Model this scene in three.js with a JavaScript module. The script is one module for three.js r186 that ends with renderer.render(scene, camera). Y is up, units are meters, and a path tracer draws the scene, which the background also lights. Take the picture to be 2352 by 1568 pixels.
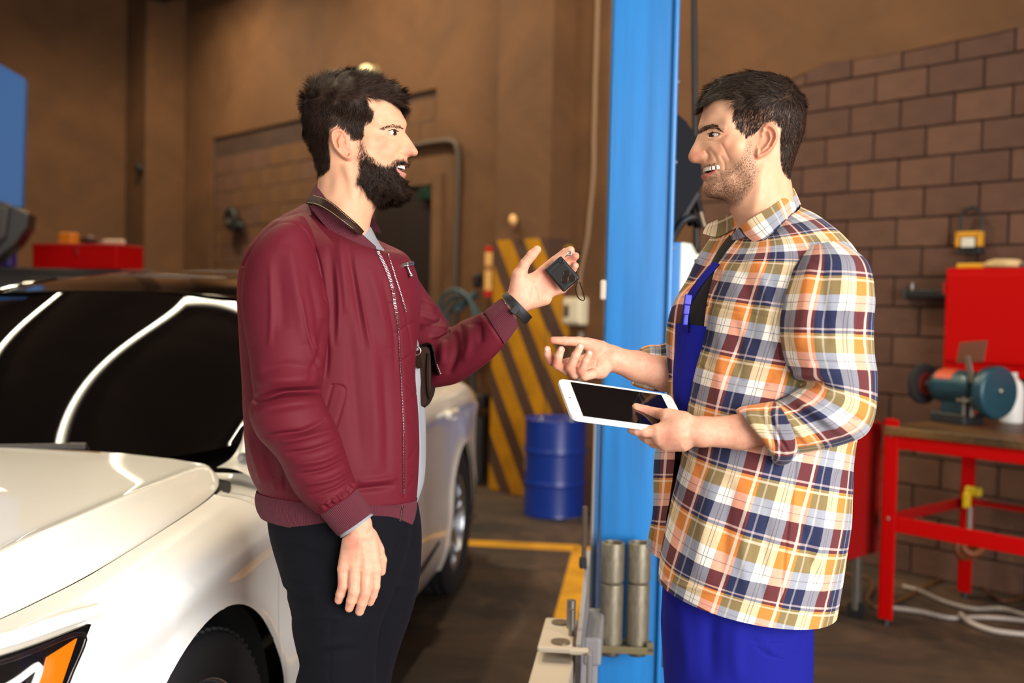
import * as THREE from 'three';
import { mergeGeometries } from 'three/addons/utils/BufferGeometryUtils.js';
import { RoundedBoxGeometry } from 'three/addons/geometries/RoundedBoxGeometry.js';
import { RectAreaLightUniformsLib } from 'three/addons/lights/RectAreaLightUniformsLib.js';

/* ---------- camera, light, exposure ---------- */
const V = (x, y, z) => new THREE.Vector3(x, y, z);
const R = d => d * Math.PI / 180;
const scene = new THREE.Scene();
scene.background = new THREE.Color(0xc9d2da);
const FOCAL = 2450, EYE = 1.42;
const camera = new THREE.PerspectiveCamera(2 * Math.atan(784 / FOCAL) * 180 / Math.PI, 1.5, 0.05, 60);
camera.filmGauge = 36;
camera.position.set(0, EYE, 0);
camera.quaternion.setFromEuler(new THREE.Euler(R(-2), 0, 0)).multiply(new THREE.Quaternion().setFromAxisAngle(V(0, 0, 1), R(1.3)));
camera.focus = 2.02;
camera.userData.fStop = 2.4;
camera.updateMatrixWorld(true);
const renderer = new THREE.WebGLRenderer({ antialias: true });
renderer.toneMapping = THREE.LinearToneMapping;
renderer.toneMappingExposure = 1.0;
renderer.shadowMap.enabled = true;
RectAreaLightUniformsLib.init();
/* a place on the garage floor plan: t runs along the block wall, s is the distance from it into the room */
const ROOM = R(-48.65), ORG = V(0.175, 0, -8.1);
const DT = V(Math.cos(ROOM), 0, -Math.sin(ROOM)), DS = V(Math.sin(ROOM), 0, Math.cos(ROOM));
const room = (t, y, s) => ORG.clone().addScaledVector(DT, t).addScaledVector(DS, s).setY(y);
function areaLight(pos, look, w, h, color, intensity) {
  const l = new THREE.RectAreaLight(color, intensity, w, h);
  l.position.copy(pos); l.lookAt(look); scene.add(l); return l;
}
function spot(pos, look, color, intensity, angle, blend, soft) {
  const l = new THREE.SpotLight(color, intensity, 0, angle, blend, 2);
  l.position.copy(pos); l.target.position.copy(look); scene.add(l); scene.add(l.target);
  l.castShadow = true; l.shadow.radius = soft; return l;
}
const CEIL = 5.6, T0 = -6.8, T1 = 9.6, S1 = 9.4;   // ceiling height, extent of the hall
const WARM = new THREE.Color().setRGB(1, 0.82, 0.55), DAY = new THREE.Color().setRGB(1, 0.97, 0.93), TUBE = new THREE.Color().setRGB(1, 0.9, 0.72);
// daylight through the open gate in the right wall and the tall window in the wall behind the photographer
areaLight(room(T1 - 0.06, 2.0, 4.5), room(4, 1.3, 3.9), 3.9, 3.5, DAY, 14.5);
areaLight(room(4.6, 2.4, S1 - 0.06), room(4.2, 1.2, 2), 4.2, 2.4, DAY, 2.6);

/* ---------- small tools ---------- */
let seed = 7;
const rnd = () => { seed = (seed * 1664525 + 1013904223) >>> 0; return seed / 4294967296; };
const rr = (a, b) => a + (b - a) * rnd();
const mix = (a, b, t) => a + (b - a) * t;
const clamp = (x, a = 0, b = 1) => Math.min(b, Math.max(a, x));
const sstep = (a, b, x) => { const t = clamp((x - a) / (b - a)); return t * t * (3 - 2 * t); };
const hash = (i, j, k) => { let h = (i * 374761393 + j * 668265263 + k * 2147483647) | 0; h = Math.imul(h ^ (h >>> 13), 1274126177); h ^= h >>> 16; return (h >>> 0) / 4294967296; };
function noise3(x, y, z) {
  const i = Math.floor(x), j = Math.floor(y), k = Math.floor(z), f = x - i, g = y - j, h = z - k;
  const u = f * f * (3 - 2 * f), v = g * g * (3 - 2 * g), w = h * h * (3 - 2 * h), L = mix;
  return L(L(L(hash(i, j, k), hash(i + 1, j, k), u), L(hash(i, j + 1, k), hash(i + 1, j + 1, k), u), v),
    L(L(hash(i, j, k + 1), hash(i + 1, j, k + 1), u), L(hash(i, j + 1, k + 1), hash(i + 1, j + 1, k + 1), u), v), w) * 2 - 1;
}
const fbm = (x, y, z, o = 4) => { let a = 0, s = 0.5; for (let n = 0; n < o; n++) { a += s * noise3(x, y, z); x = x * 2.03 + 7.1; y = y * 2.03 + 3.3; z = z * 2.03 + 1.7; s *= 0.5; } return a; };
/* a point in view of the lens at a given depth: used once, to survey where things stand */
const at = (px, py, d) => V((px - 1176) / FOCAL * d, -(py - 784) / FOCAL * d, -d).applyMatrix4(camera.matrixWorld);
const used = {};
const numbered = n => { if (used[n] === undefined) { used[n] = 0; return n; } used[n]++; return n + '_' + String(used[n]).padStart(3, '0'); };
function shadows(m) { m.castShadow = true; m.receiveShadow = true; return m; }
function tag(o, label, category, group, kind) { if (label) o.userData.label = label; if (category) o.userData.category = category; if (group) o.userData.group = group; if (kind) o.userData.kind = kind; return o; }
function thing(name, label, category, pos = V(0, 0, 0), turn = 0, group) {
  const g = new THREE.Group(); g.name = numbered(name); g.position.copy(pos); g.rotation.y = turn; scene.add(g);
  return tag(g, label, category, group);
}
function part(name, geo, mat, parent, label) {            // geometry in the parent's own axes
  const m = shadows(new THREE.Mesh(geo, mat)); m.name = parent ? name : numbered(name); (parent || scene).add(m); if (label) m.userData.label = label; return m;
}
function wpart(name, geo, mat, parent, label) {           // geometry given in world axes, parent unturned
  let p = parent, o = V(0, 0, 0); while (p && p !== scene) { o.add(p.position); p = p.parent; }
  geo.translate(-o.x, -o.y, -o.z); return part(name, geo, mat, parent, label);
}
function wpartR(name, geo, mat, parent, label) { parent.updateWorldMatrix(true, false); geo.applyMatrix4(parent.matrixWorld.clone().invert()); return part(name, geo, mat, parent, label); }
function struct(name, geo, mat, label, category) { const m = shadows(new THREE.Mesh(geo, mat)); m.name = name; scene.add(m); return tag(m, label, category, null, 'structure'); }
const merge = gs => mergeGeometries(gs.map(g => { const q = g.index ? g.toNonIndexed() : g; for (const k of Object.keys(q.attributes)) if (!['position', 'normal', 'uv'].includes(k)) q.deleteAttribute(k); if (!q.attributes.uv) q.setAttribute('uv', new THREE.Float32BufferAttribute(new Float32Array(q.attributes.position.count * 2), 2)); return q; }));
const box = (w, h, d, x = 0, y = 0, z = 0) => new THREE.BoxGeometry(w, h, d).translate(x, y, z);
const rbox = (w, h, d, r, x = 0, y = 0, z = 0, n = 2) => new RoundedBoxGeometry(w, h, d, n, r).translate(x, y, z);
const cyl = (r0, r1, h, x = 0, y = 0, z = 0, n = 28) => new THREE.CylinderGeometry(r0, r1, h, n).translate(x, y, z);
const lathe = (pts, n = 40) => new THREE.LatheGeometry(pts.map(p => new THREE.Vector2(p[0], p[1])), n);
const tube = (pts, r, n = 40, k = 8) => new THREE.TubeGeometry(new THREE.CatmullRomCurve3(pts), n, r, k);
function rod(a, b, r, n = 16) { const d = b.clone().sub(a), g = new THREE.CylinderGeometry(r, r, d.length(), n); g.applyQuaternion(new THREE.Quaternion().setFromUnitVectors(V(0, 1, 0), d.clone().normalize())); const m = a.clone().add(b).multiplyScalar(0.5); return g.translate(m.x, m.y, m.z); }
function extrude(pts, depth, bevel = 0) { const s = new THREE.Shape(pts.map(p => new THREE.Vector2(p[0], p[1]))); return new THREE.ExtrudeGeometry(s, { depth, bevelEnabled: bevel > 0, bevelSize: bevel, bevelThickness: bevel, bevelSegments: 2, steps: 1 }); }
const catmull = (p0, p1, p2, p3, t) => 0.5 * (2 * p1 + (p2 - p0) * t + (2 * p0 - 5 * p1 + 4 * p2 - p3) * t * t + (3 * p1 - p0 - 3 * p2 + p3) * t * t * t);
/* a curve through rows of numbers */
function curve(rows, u) {
  const n = rows.length - 1, x = clamp(u) * n, i = Math.min(n - 1, Math.floor(x)), t = x - i, g = k => rows[clamp(k, 0, n)];
  const a = g(i - 1), b = g(i), c = g(i + 1), d = g(i + 2);
  return b.map((_, k) => catmull(a[k], b[k], c[k], d[k], t));
}
/* grid surface: fn(u, v) -> Vector3; uv in metres along both directions */
function surface(fn, nu, nv, closeU = false) {
  const pos = [], uv = [], idx = [], P = [];
  for (let j = 0; j <= nv; j++) for (let i = 0; i <= nu; i++) { const p = fn(i / nu, j / nv); P.push(p); pos.push(p.x, p.y, p.z); }
  const W = nu + 1; let us = new Float32Array(W), vs = new Float32Array(nv + 1);
  const jm = nv >> 1, im = nu >> 2;
  for (let i = 1; i <= nu; i++) us[i] = us[i - 1] + P[jm * W + i].distanceTo(P[jm * W + i - 1]);
  for (let j = 1; j <= nv; j++) vs[j] = vs[j - 1] + P[j * W + im].distanceTo(P[(j - 1) * W + im]);
  for (let j = 0; j <= nv; j++) for (let i = 0; i <= nu; i++) uv.push(us[i], vs[j]);
  for (let j = 0; j < nv; j++) for (let i = 0; i < nu; i++) { const a = j * W + i; idx.push(a, a + 1, a + W, a + 1, a + W + 1, a + W); }
  const g = new THREE.BufferGeometry();
  g.setAttribute('position', new THREE.Float32BufferAttribute(pos, 3)); g.setAttribute('uv', new THREE.Float32BufferAttribute(uv, 2)); g.setIndex(idx);
  g.computeVertexNormals();
  if (closeU) { const N = g.attributes.normal; for (let j = 0; j <= nv; j++) { const a = j * W, b = a + nu, x = N.getX(a) + N.getX(b), y = N.getY(a) + N.getY(b), z = N.getZ(a) + N.getZ(b), l = Math.hypot(x, y, z) || 1; N.setXYZ(a, x / l, y / l, z / l); N.setXYZ(b, x / l, y / l, z / l); } }
  return g;
}
/* patch through a grid of points */
const patch = (grid, nu, nv) => surface((u, v) => { const cols = grid.map(row => curve(row, u)); const p = curve(cols, v); return V(p[0], p[1], p[2]); }, nu, nv);
/* give a sheet a thickness: a second skin behind it and a rim */
function thick(g, d) {
  const P = g.attributes.position, N = g.attributes.normal, U = g.attributes.uv, n = P.count, pos = [...P.array], uv = [...U.array], nor = [...N.array], idx = [...g.index.array], e = new Map();
  for (let i = 0; i < n; i++) { pos.push(P.getX(i) - N.getX(i) * d, P.getY(i) - N.getY(i) * d, P.getZ(i) - N.getZ(i) * d); nor.push(-N.getX(i), -N.getY(i), -N.getZ(i)); uv.push(U.getX(i), U.getY(i)); }
  const m = idx.length;
  for (let k = 0; k < m; k += 3) { idx.push(idx[k] + n, idx[k + 2] + n, idx[k + 1] + n); for (let q = 0; q < 3; q++) { const a = idx[k + q], b = idx[k + (q + 1) % 3]; if (e.has(b * n + a)) e.delete(b * n + a); else e.set(a * n + b, [a, b]); } }
  for (const [a, b] of e.values()) idx.push(a, a + n, b, b, a + n, b + n);
  const o = new THREE.BufferGeometry(); o.setAttribute('position', new THREE.Float32BufferAttribute(pos, 3)); o.setAttribute('normal', new THREE.Float32BufferAttribute(nor, 3)); o.setAttribute('uv', new THREE.Float32BufferAttribute(uv, 2)); o.setIndex(idx); return o;
}
/* textures */
function canvasTex(w, h, draw, repeat, srgb = true) {
  const c = document.createElement('canvas'); c.width = w; c.height = h; draw(c.getContext('2d'), w, h);
  const t = new THREE.CanvasTexture(c); if (srgb) t.colorSpace = THREE.SRGBColorSpace; t.wrapS = t.wrapT = THREE.RepeatWrapping; if (repeat) t.repeat.set(repeat[0], repeat[1]); return t;
}
function dataTex(n, fn, rep, srgb = true) {           // fn(x, y) in 0..1 -> [r, g, b] 0..255
  const a = new Uint8Array(n * n * 4);
  for (let j = 0; j < n; j++) for (let i = 0; i < n; i++) { const c = fn(i / n, j / n), k = (j * n + i) * 4; a[k] = clamp(c[0], 0, 255); a[k + 1] = clamp(c[1], 0, 255); a[k + 2] = clamp(c[2], 0, 255); a[k + 3] = 255; }
  const t = new THREE.DataTexture(a, n, n); if (srgb) t.colorSpace = THREE.SRGBColorSpace; t.magFilter = THREE.LinearFilter; t.minFilter = THREE.LinearFilter; t.wrapS = t.wrapT = THREE.RepeatWrapping; if (rep) t.repeat.set(rep, rep); t.needsUpdate = true; return t;
}
/* noise that tiles over 0..1 */
function tileNoise(x, y, f, o = 4, z = 0) { let a = 0, s = 0.5; for (let n = 0; n < o; n++) { const cx = Math.cos(x * 6.2832) * f / 6.2832, sx = Math.sin(x * 6.2832) * f / 6.2832, cy = Math.cos(y * 6.2832) * f / 6.2832, sy = Math.sin(y * 6.2832) * f / 6.2832; a += s * noise3(cx + 11 + n, sx + cy * 1.37 + z, sy + 5 * n); s *= 0.5; f *= 2; } return a; }
const std = (color, roughness = 0.6, metalness = 0, more = {}) => new THREE.MeshPhysicalMaterial({ color, roughness, metalness, side: THREE.DoubleSide, ...more });
const LAMP = 22;
/* ---------- the hall ---------- */
const floorAt = (px, py, h = 0) => { const a = at(px, py, 1), v = a.sub(camera.position); return camera.position.clone().addScaledVector(v, (h - EYE) / v.y); };
const inRoom = p => { const d = p.clone().sub(ORG); return [d.dot(DT), d.dot(DS)]; };
const plasterTex = dataTex(512, (x, y) => { const a = tileNoise(x, y, 6, 5), b = tileNoise(x, y, 30, 3, 9), c = 208 + a * 30 + b * 9, w = clamp(-a * 2 - 0.5) * 8; return [c, c * 0.955 - w, c * 0.90 - w]; });
const concTex = dataTex(512, (x, y) => { const a = tileNoise(x, y, 5, 6), b = tileNoise(x, y, 40, 3, 4), s = clamp(tileNoise(x, y, 9, 3, 21) * 3 - 0.6), c = 170 + a * 130 + b * 45 - s * 60; return [c, c * 0.93, c * 0.86]; });
const reliefTex = dataTex(256, (x, y) => { const c = 128 + tileNoise(x, y, 14, 5) * 150; return [c, c, c]; }, null, false);
const setRep = (t, a, b = a) => { const c = t.clone(); c.repeat.set(a, b); c.needsUpdate = true; return c; };
const plaster = std(0x765332, 0.85, 0, { map: setRep(plasterTex, 0.5), bumpMap: setRep(reliefTex, 1.2), bumpScale: 0.0025 });
const mortar = std(0x4e382e, 0.9, 0, { map: setRep(plasterTex, 0.9) });
const blockMats = [0x6e4e3f, 0x69493b, 0x735241, 0x654639].map(c => std(c, 0.82, 0, { map: setRep(plasterTex, 0.8), bumpMap: setRep(reliefTex, 3), bumpScale: 0.003 }));
const concrete = std(0x5c4939, 0.72, 0, { map: setRep(concTex, 0.42), bumpMap: setRep(reliefTex, 0.8), bumpScale: 0.0015 });
const metreUV = (g, sx = 1, sy = 1) => { const P = g.attributes.position, N = g.attributes.normal, U = g.attributes.uv; for (let i = 0; i < P.count; i++) { const x = P.getX(i), y = P.getY(i), z = P.getZ(i), ax = Math.abs(N.getX(i)), ay = Math.abs(N.getY(i)), az = Math.abs(N.getZ(i)); const [u, v] = ay > ax && ay > az ? [x, z] : ax > az ? [z, y] : [x, y]; U.setXY(i, u * sx, v * sy); } return g; };
function slab(name, t0, t1, y0, y1, s0, s1, mat, label, category, opts = {}) {
  const g = metreUV(box(t1 - t0, y1 - y0, s1 - s0, 0, 0, 0));
  if (opts.parent) { const m = part(name, g, mat, opts.parent); m.position.set((t0 + t1) / 2 - opts.o[0], (y0 + y1) / 2 - opts.o[1], (s0 + s1) / 2 - opts.o[2]); return m; }
  const m = struct(name, g, mat, label, category); m.position.copy(room((t0 + t1) / 2, (y0 + y1) / 2, (s0 + s1) / 2)); m.rotation.y = ROOM; return m;
}
slab('floor', T0 - 0.3, T1 + 0.3, -0.2, 0, -0.3, S1 + 0.3, concrete, 'dark brown worn concrete garage floor', 'floor');
const ceilMat = std(0x6e5a48, 0.9, 0, { map: setRep(plasterTex, 0.4) });
slab('ceiling', T0 - 0.3, T1 + 0.3, CEIL, CEIL + 0.2, -0.3, S1 + 0.3, ceilMat, 'dim beige ceiling high over the garage', 'ceiling');
const wallB = slab('wall_back', T0 - 0.3, T1 + 0.3, 0, CEIL, -0.3, 0, mortar, 'long brown wall, plastered at the left, bare blocks at the right', 'wall');
const bo = [(T0 + T1) / 2, CEIL / 2, -0.15];
const inB = (t, y, s) => V(t - bo[0], y - bo[1], s - bo[2]);
// plaster coat with a ragged edge above and beside the bare blocks
{
  const edge = []; const B = 2.86;
  for (let t = T1 + 0.3; t > 1.55; t -= 0.06) edge.push([t, B + 0.03 * fbm(t * 3, 1, 2) + (t < 2.5 ? -0.16 * (2.5 - t) + 0.1 * fbm(t * 5, 4, 0) : 0)]);
  for (let y = edge[edge.length - 1][1]; y > 0; y -= 0.06) edge.push([1.52 + 0.04 * fbm(3, y * 4, 8), Math.max(0, y)]);
  const pts = [[T0 - 0.3, 0], [T0 - 0.3, CEIL], [T1 + 0.3, CEIL], ...edge, [1.52, 0]];
  // openings: the door and the walled-up gate
  const sh = new THREE.Shape(pts.map(p => new THREE.Vector2(p[0], p[1])));
  const hole = (a, b, c, d) => sh.holes.push(new THREE.Path([[a, c], [b, c], [b, d], [a, d]].map(q => new THREE.Vector2(q[0], q[1]))));
  hole(-2.2, -1.28, 0.001, 2.42); hole(-5.46, -2.4, 0.3, 3.22); hole(-2.38, -1.27, 2.75, 3.22);
  const g = metreUV(new THREE.ExtrudeGeometry(sh, { depth: 0.026, bevelEnabled: false }));
  const m = part('plaster', g, plaster, wallB, 'smooth ochre brown plaster coat'); m.position.copy(inB(0, 0, 0));
}
slab('plaster', 5.1, T1 + 0.3, 0, 2.9, 0, 0.026, plaster, '', '', { parent: wallB, o: bo });
const blockGeo = {};
function blockRow(parent, o, t0, t1, y0, y1, bw, bh, s, mats, key, skip) {
  let r = 0;
  for (let y = y0; y + bh <= y1 + 0.001; y += bh, r++) for (let t = t0 - (r % 2 ? bw / 2 : 0); t < t1; t += bw) {
    const a = Math.max(t, t0), b = Math.min(t + bw, t1); if (b - a < 0.06 || (skip && skip((a + b) / 2, y))) continue;
    const k = key + (b - a).toFixed(2) + (r % 3);
    blockGeo[k] ||= metreUV(rbox(b - a - 0.009, bh - 0.009, 0.05, 0.006, 0, 0, 0, 1));
    const m = part('block', blockGeo[k], mats[Math.floor(rnd() * mats.length)], parent);
    m.position.set((a + b) / 2 - o[0], y + bh / 2 - o[1], s - o[2] + rr(-0.004, 0.004)); m.rotation.z = rr(-0.004, 0.004); m.rotation.y = rr(-0.008, 0.008);
  }
}
blockRow(wallB, bo, 1.56, 5.1, 0, 2.95, 0.305, 0.1615, -0.003, blockMats, 'a');
const infill = slab('wall_infill', -5.44, -2.42, 0.32, 3.2, -0.02, -0.004, mortar, 'walled-up opening in the plaster with rough block courses', 'wall');
blockRow(infill, [(-5.44 - 2.42) / 2, (0.32 + 3.2) / 2, -0.012], -5.42, -2.44, 1.2, 3.12, 0.42, 0.2, -0.02, [plaster, plaster, blockMats[2]], 'b');
blockRow(infill, [(-5.44 - 2.42) / 2, (0.32 + 3.2) / 2, -0.012], -2.36, -1.29, 2.76, 3.2, 0.42, 0.2, -0.02, [plaster], 'b');
slab('wall_left', T0 - 0.3, T0, 0, CEIL, 0, S1, plaster, 'plain brown plaster wall on the left side', 'wall');
// right wall with the open gate, and the wall behind the photographer with its window
slab('wall_right', T1, T1 + 0.3, 3.9, CEIL, 0, S1, plaster, 'wall above the open gate', 'wall');
slab('wall_right_near', T1, T1 + 0.3, 0, 3.9, 0, 2.5, plaster, 'wall between the block wall and the gate', 'wall');
slab('wall_right_far', T1, T1 + 0.3, 0, 3.9, 6.5, S1, plaster, 'wall beyond the gate', 'wall');
slab('wall_front', T0 - 0.3, 2.4, 0, CEIL, S1, S1 + 0.3, plaster, 'wall behind the photographer', 'wall');
slab('wall_front_right', 6.8, T1 + 0.3, 0, CEIL, S1, S1 + 0.3, plaster, 'wall beside the window', 'wall');
slab('wall_front_top', 2.4, 6.8, 3.7, CEIL, S1, S1 + 0.3, plaster, 'wall above the window', 'wall');
slab('wall_front_bottom', 2.4, 6.8, 0, 1.1, S1, S1 + 0.3, plaster, 'wall below the window', 'wall');
// corner pillar and hazard-striped pilaster
slab('wall_pillar', -6.79, -6.2, 0, CEIL, 0.0, 0.5, plaster, 'plastered pillar in the far left corner', 'pillar');
slab('trim_1', -6.15, -1.0, 4.83, 5.2, 0.3, 0.6, std(0x1d1512, 0.7), 'dark steel beam along the top of the far wall', 'beam');
const darkPaint = std(0x5d443a, 0.6, 0, { map: setRep(plasterTex, 0.6) });
const P0t = -0.213, P1t = 0.382, PS = 0.241;
const pil = slab('wall_pilaster', P0t, P1t, 0, CEIL, 0, PS, plaster, 'plastered pilaster with yellow and dark hazard stripes', 'pillar');
{
  const o = [(P0t + P1t) / 2, CEIL / 2, PS / 2];
  const yel = std(0xd79a08, 0.55, 0, { map: setRep(plasterTex, 1.1) });
  slab('dark_base', P0t - 0.004, P1t + 0.004, 0, 1.9, 0.01, PS + 0.004, darkPaint, '', '', { parent: pil, o });
  // diagonal yellow stripes wrap from the front onto the right side: drop 1.62 for each metre to the right
  const H1 = 1.9, slope = 1.62, step = 0.50, tall = 0.27;
  const stripes = (w, off, put) => {
    for (let k = -1; k < 6; k++) {
      const yT = H1 + 0.02 - k * step - off * slope + 0.29; let poly = [[0, yT], [w, yT - slope * w], [w, yT - slope * w - tall], [0, yT - tall]];
      const cut = (P, keep, y) => { const out = []; P.forEach((a, i) => { const b = P[(i + 1) % P.length], ka = keep(a[1]), kb = keep(b[1]); if (ka) out.push(a); if (ka !== kb) { const q = (y - a[1]) / (b[1] - a[1]); out.push([a[0] + q * (b[0] - a[0]), y]); } }); return out; };
      poly = cut(poly, y => y <= H1, H1); if (poly.length > 2) poly = cut(poly, y => y >= 0.01, 0.01); if (poly.length > 2) put(extrude(poly, 0.003));
    }
  };
  stripes(P1t - P0t, 0, g => { const m = part('yellow_stripe', metreUV(g), yel, pil); m.position.set(P0t - o[0], -o[1], PS + 0.005 - o[2]); });
  stripes(PS, P1t - P0t, g => { const m = part('yellow_stripe', metreUV(g), yel, pil); m.rotation.y = Math.PI / 2; m.position.set(P1t + 0.005 - o[0], -o[1], PS - o[2]); });
}
// door, frame, exit sign
const door = slab('door_1', -2.2, -1.28, 0, 2.42, -0.02, 0.0, std(0x1a0f0c, 0.6), 'dark brown double door in the far wall', 'door');
{ const o = [-1.74, 1.21, -0.01];
  for (const t of [-2.18, -1.75]) slab('door_leaf', t, t + 0.44, 0.02, 2.38, 0.0, 0.015, std(0x1c100d, 0.55), '', '', { parent: door, o });
  slab('handle', -1.79, -1.765, 1.0, 1.2, 0.015, 0.05, std(0x555046, 0.4, 0.8), '', '', { parent: door, o }); }
const frameMat = plaster;
slab('trim_2', -1.26, -1.13, 0, 2.5, 0.026, 0.06, frameMat, 'ochre door frame post right of the dark door', 'door frame');
{ const p = room(-1.36, 2.34, 0.05), g = thing('exit_sign', 'small dark green exit sign at the top corner of the dark door', 'sign', p, ROOM);
  part('case', rbox(0.16, 0.1, 0.03, 0.006), std(0x0f2a20, 0.5), g);
  part('panel', box(0.14, 0.08, 0.004, 0, 0, 0.017), new THREE.MeshStandardMaterial({ color: 0x0c2a1e, emissive: 0x06180f, emissiveIntensity: 0.15, roughness: 0.4 }), g); }
// conduit that frames the door and runs along the wall
tag(part('conduit', tube([V(-3.1, 2.72, 0.06), V(-2.6, 2.72, 0.06), V(-0.98, 2.74, 0.06), V(-0.93, 2.70, 0.06), V(-0.92, 1.9, 0.06), V(-0.92, 0.2, 0.06)], 0.026, 80), std(0x4b3a2c, 0.6)), 'dark conduit bent round the top of the door and down the wall', 'pipe');
{ const c = scene.getObjectByName('conduit'); c.position.copy(room(0, 0, 0)); c.rotation.y = ROOM; }
// floor paint
{
  const m = std(0xf0b40a, 0.6, 0, { map: setRep(plasterTex, 1.3) });
  const strip = pts => { const q = pts.map(([x, y]) => floorAt(x, y)); const s = new THREE.Shape(q.map(p => new THREE.Vector2(p.x, -p.z))); return new THREE.ExtrudeGeometry(s, { depth: 0.002, bevelEnabled: false }).rotateX(-Math.PI / 2); };
  const f = scene.getObjectByName('floor'), add = pts => { const g = strip(pts); const mm = part('line_marking', g, m, f, 'yellow painted floor line'); f.updateMatrixWorld(true); mm.applyMatrix4(f.matrixWorld.clone().invert()); };
  add([[880, 1230], [1331, 1252], [1331, 1266], [880, 1243]]);
  { const A = floorAt(1314, 1265), B = floorAt(1271, 1422), d = B.clone().sub(A).normalize(), n = V(-d.z, 0, d.x).multiplyScalar(-0.11), E = A.clone().addScaledVector(d, 3.4), q = [A.clone().addScaledVector(d, -0.12), E, E.clone().add(n), A.clone().addScaledVector(d, -0.12).add(n)];
    const sh = new THREE.Shape(q.map(p => new THREE.Vector2(p.x, -p.z))), g = new THREE.ExtrudeGeometry(sh, { depth: 0.002, bevelEnabled: false }).rotateX(-Math.PI / 2), mm = part('line_marking', g, m, f, 'yellow painted floor line'); mm.applyMatrix4(f.matrixWorld.clone().invert()); }
}
/* ceiling light lines: tubes joined end to end */
const glow = new THREE.MeshStandardMaterial({ color: 0xfff4dd, emissive: new THREE.Color().setRGB(1, 0.9, 0.68), emissiveIntensity: 16, roughness: 0.5 });
function ceilingLamp(a, b, label) {
  const d = b.clone().sub(a), L = d.length(), mid = a.clone().add(b).multiplyScalar(0.5), g = thing('tube_lamp', label, 'lamp', mid, Math.atan2(-d.z, d.x), 'tube lamps under the ceiling');
  part('housing', rbox(L, 0.05, 0.09, 0.01, 0, 0.05, 0), std(0xcfcac0, 0.5), g);
  part('tube', cyl(0.02, 0.02, L, 0, 0, 0, 12).rotateZ(Math.PI / 2), glow, g);
  const al = areaLight(mid.clone().add(V(0, -0.04, 0)), mid.clone().add(V(0.1, -1, 0)), L, 0.035, TUBE, LAMP * 1.7), ax = d.clone().normalize(); al.quaternion.setFromRotationMatrix(new THREE.Matrix4().makeBasis(ax, V(0, 1, 0).cross(ax), V(0, 1, 0)));
}
/* tube lamps in rows and warm pendant lamps near the long wall */
const xz = (x, z) => V(x, CEIL - 0.2, z);
[[xz(-3.98, -2.2), xz(-2.42, -6.77), 'long tube lamp running over the parked car'], [xz(-2.42, -6.78), xz(-0.5, -7.3), 'short tube lamp joined across the end of the long one'], [xz(-4.78, -4.3), xz(-5.2, -9.0), 'tube lamp along the left side of the hall'],
  [xz(0.9, -0.6), xz(1.5, -4.6), 'tube lamp over the two men'], [xz(2.3, -1.4), xz(2.5, -3.6), 'tube lamp over the work bench']].forEach(l => ceilingLamp(...l));
function pendant(t, s, y, power, label, aim = 0.7) {
  const p = room(t, y, s), g = thing('pendant_lamp', label, 'lamp', p, 0, 'pendant lamps near the long wall');
  part('shade', lathe([[0.05, 0.2], [0.09, 0.18], [0.2, 0.02], [0.21, 0.0], [0.2, 0.005], [0.085, 0.17], [0.05, 0.19]], 32), std(0x2a2622, 0.5), g); part('cord', rod(V(0, 0.2, 0), V(0, CEIL - y, 0), 0.008), black0, g);
  part('bulb', new THREE.SphereGeometry(0.06, 20, 14).translate(0, 0.06, 0), new THREE.MeshStandardMaterial({ color: 0xffe2b0, emissive: new THREE.Color().setRGB(1, 0.75, 0.4), emissiveIntensity: 6 }), g);
  spot(p.clone().add(V(0, 0.02, 0)), room(t, 0, s - aim), WARM, power, R(80), 1, 5);
}
const black0 = std(0x111111, 0.6);
pendant(-4.4, 1.5, 5.05, 36, 'dark pendant lamp near the far left corner'); pendant(-1.6, 1.5, 5.05, 36, 'dark pendant lamp over the dark door'); pendant(1.6, 1.7, 5.05, 26, 'dark pendant lamp near the blue column');

pendant(2.2, 4.3, 4.7, 32, 'dark pendant lamp over the parked car', 0);
/* ---------- things along the walls ---------- */
const red = std(0xb00202, 0.5, 0, { specularIntensity: 0.25 }), darkRed = std(0x9a0808, 0.45), black = std(0x121214, 0.55), steel = std(0x9a9690, 0.35, 0.9), white = std(0xd8d2c6, 0.5);
const woodTex = dataTex(256, (x, y) => { const a = tileNoise(x, y, 3, 3), g = Math.sin((y * 26 + a * 5) * 6.2832) * 0.5 + tileNoise(x * 1, y, 60, 2, 3), c = 150 + a * 90 + g * 22; return [c, c * 0.84, c * 0.62]; });
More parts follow.
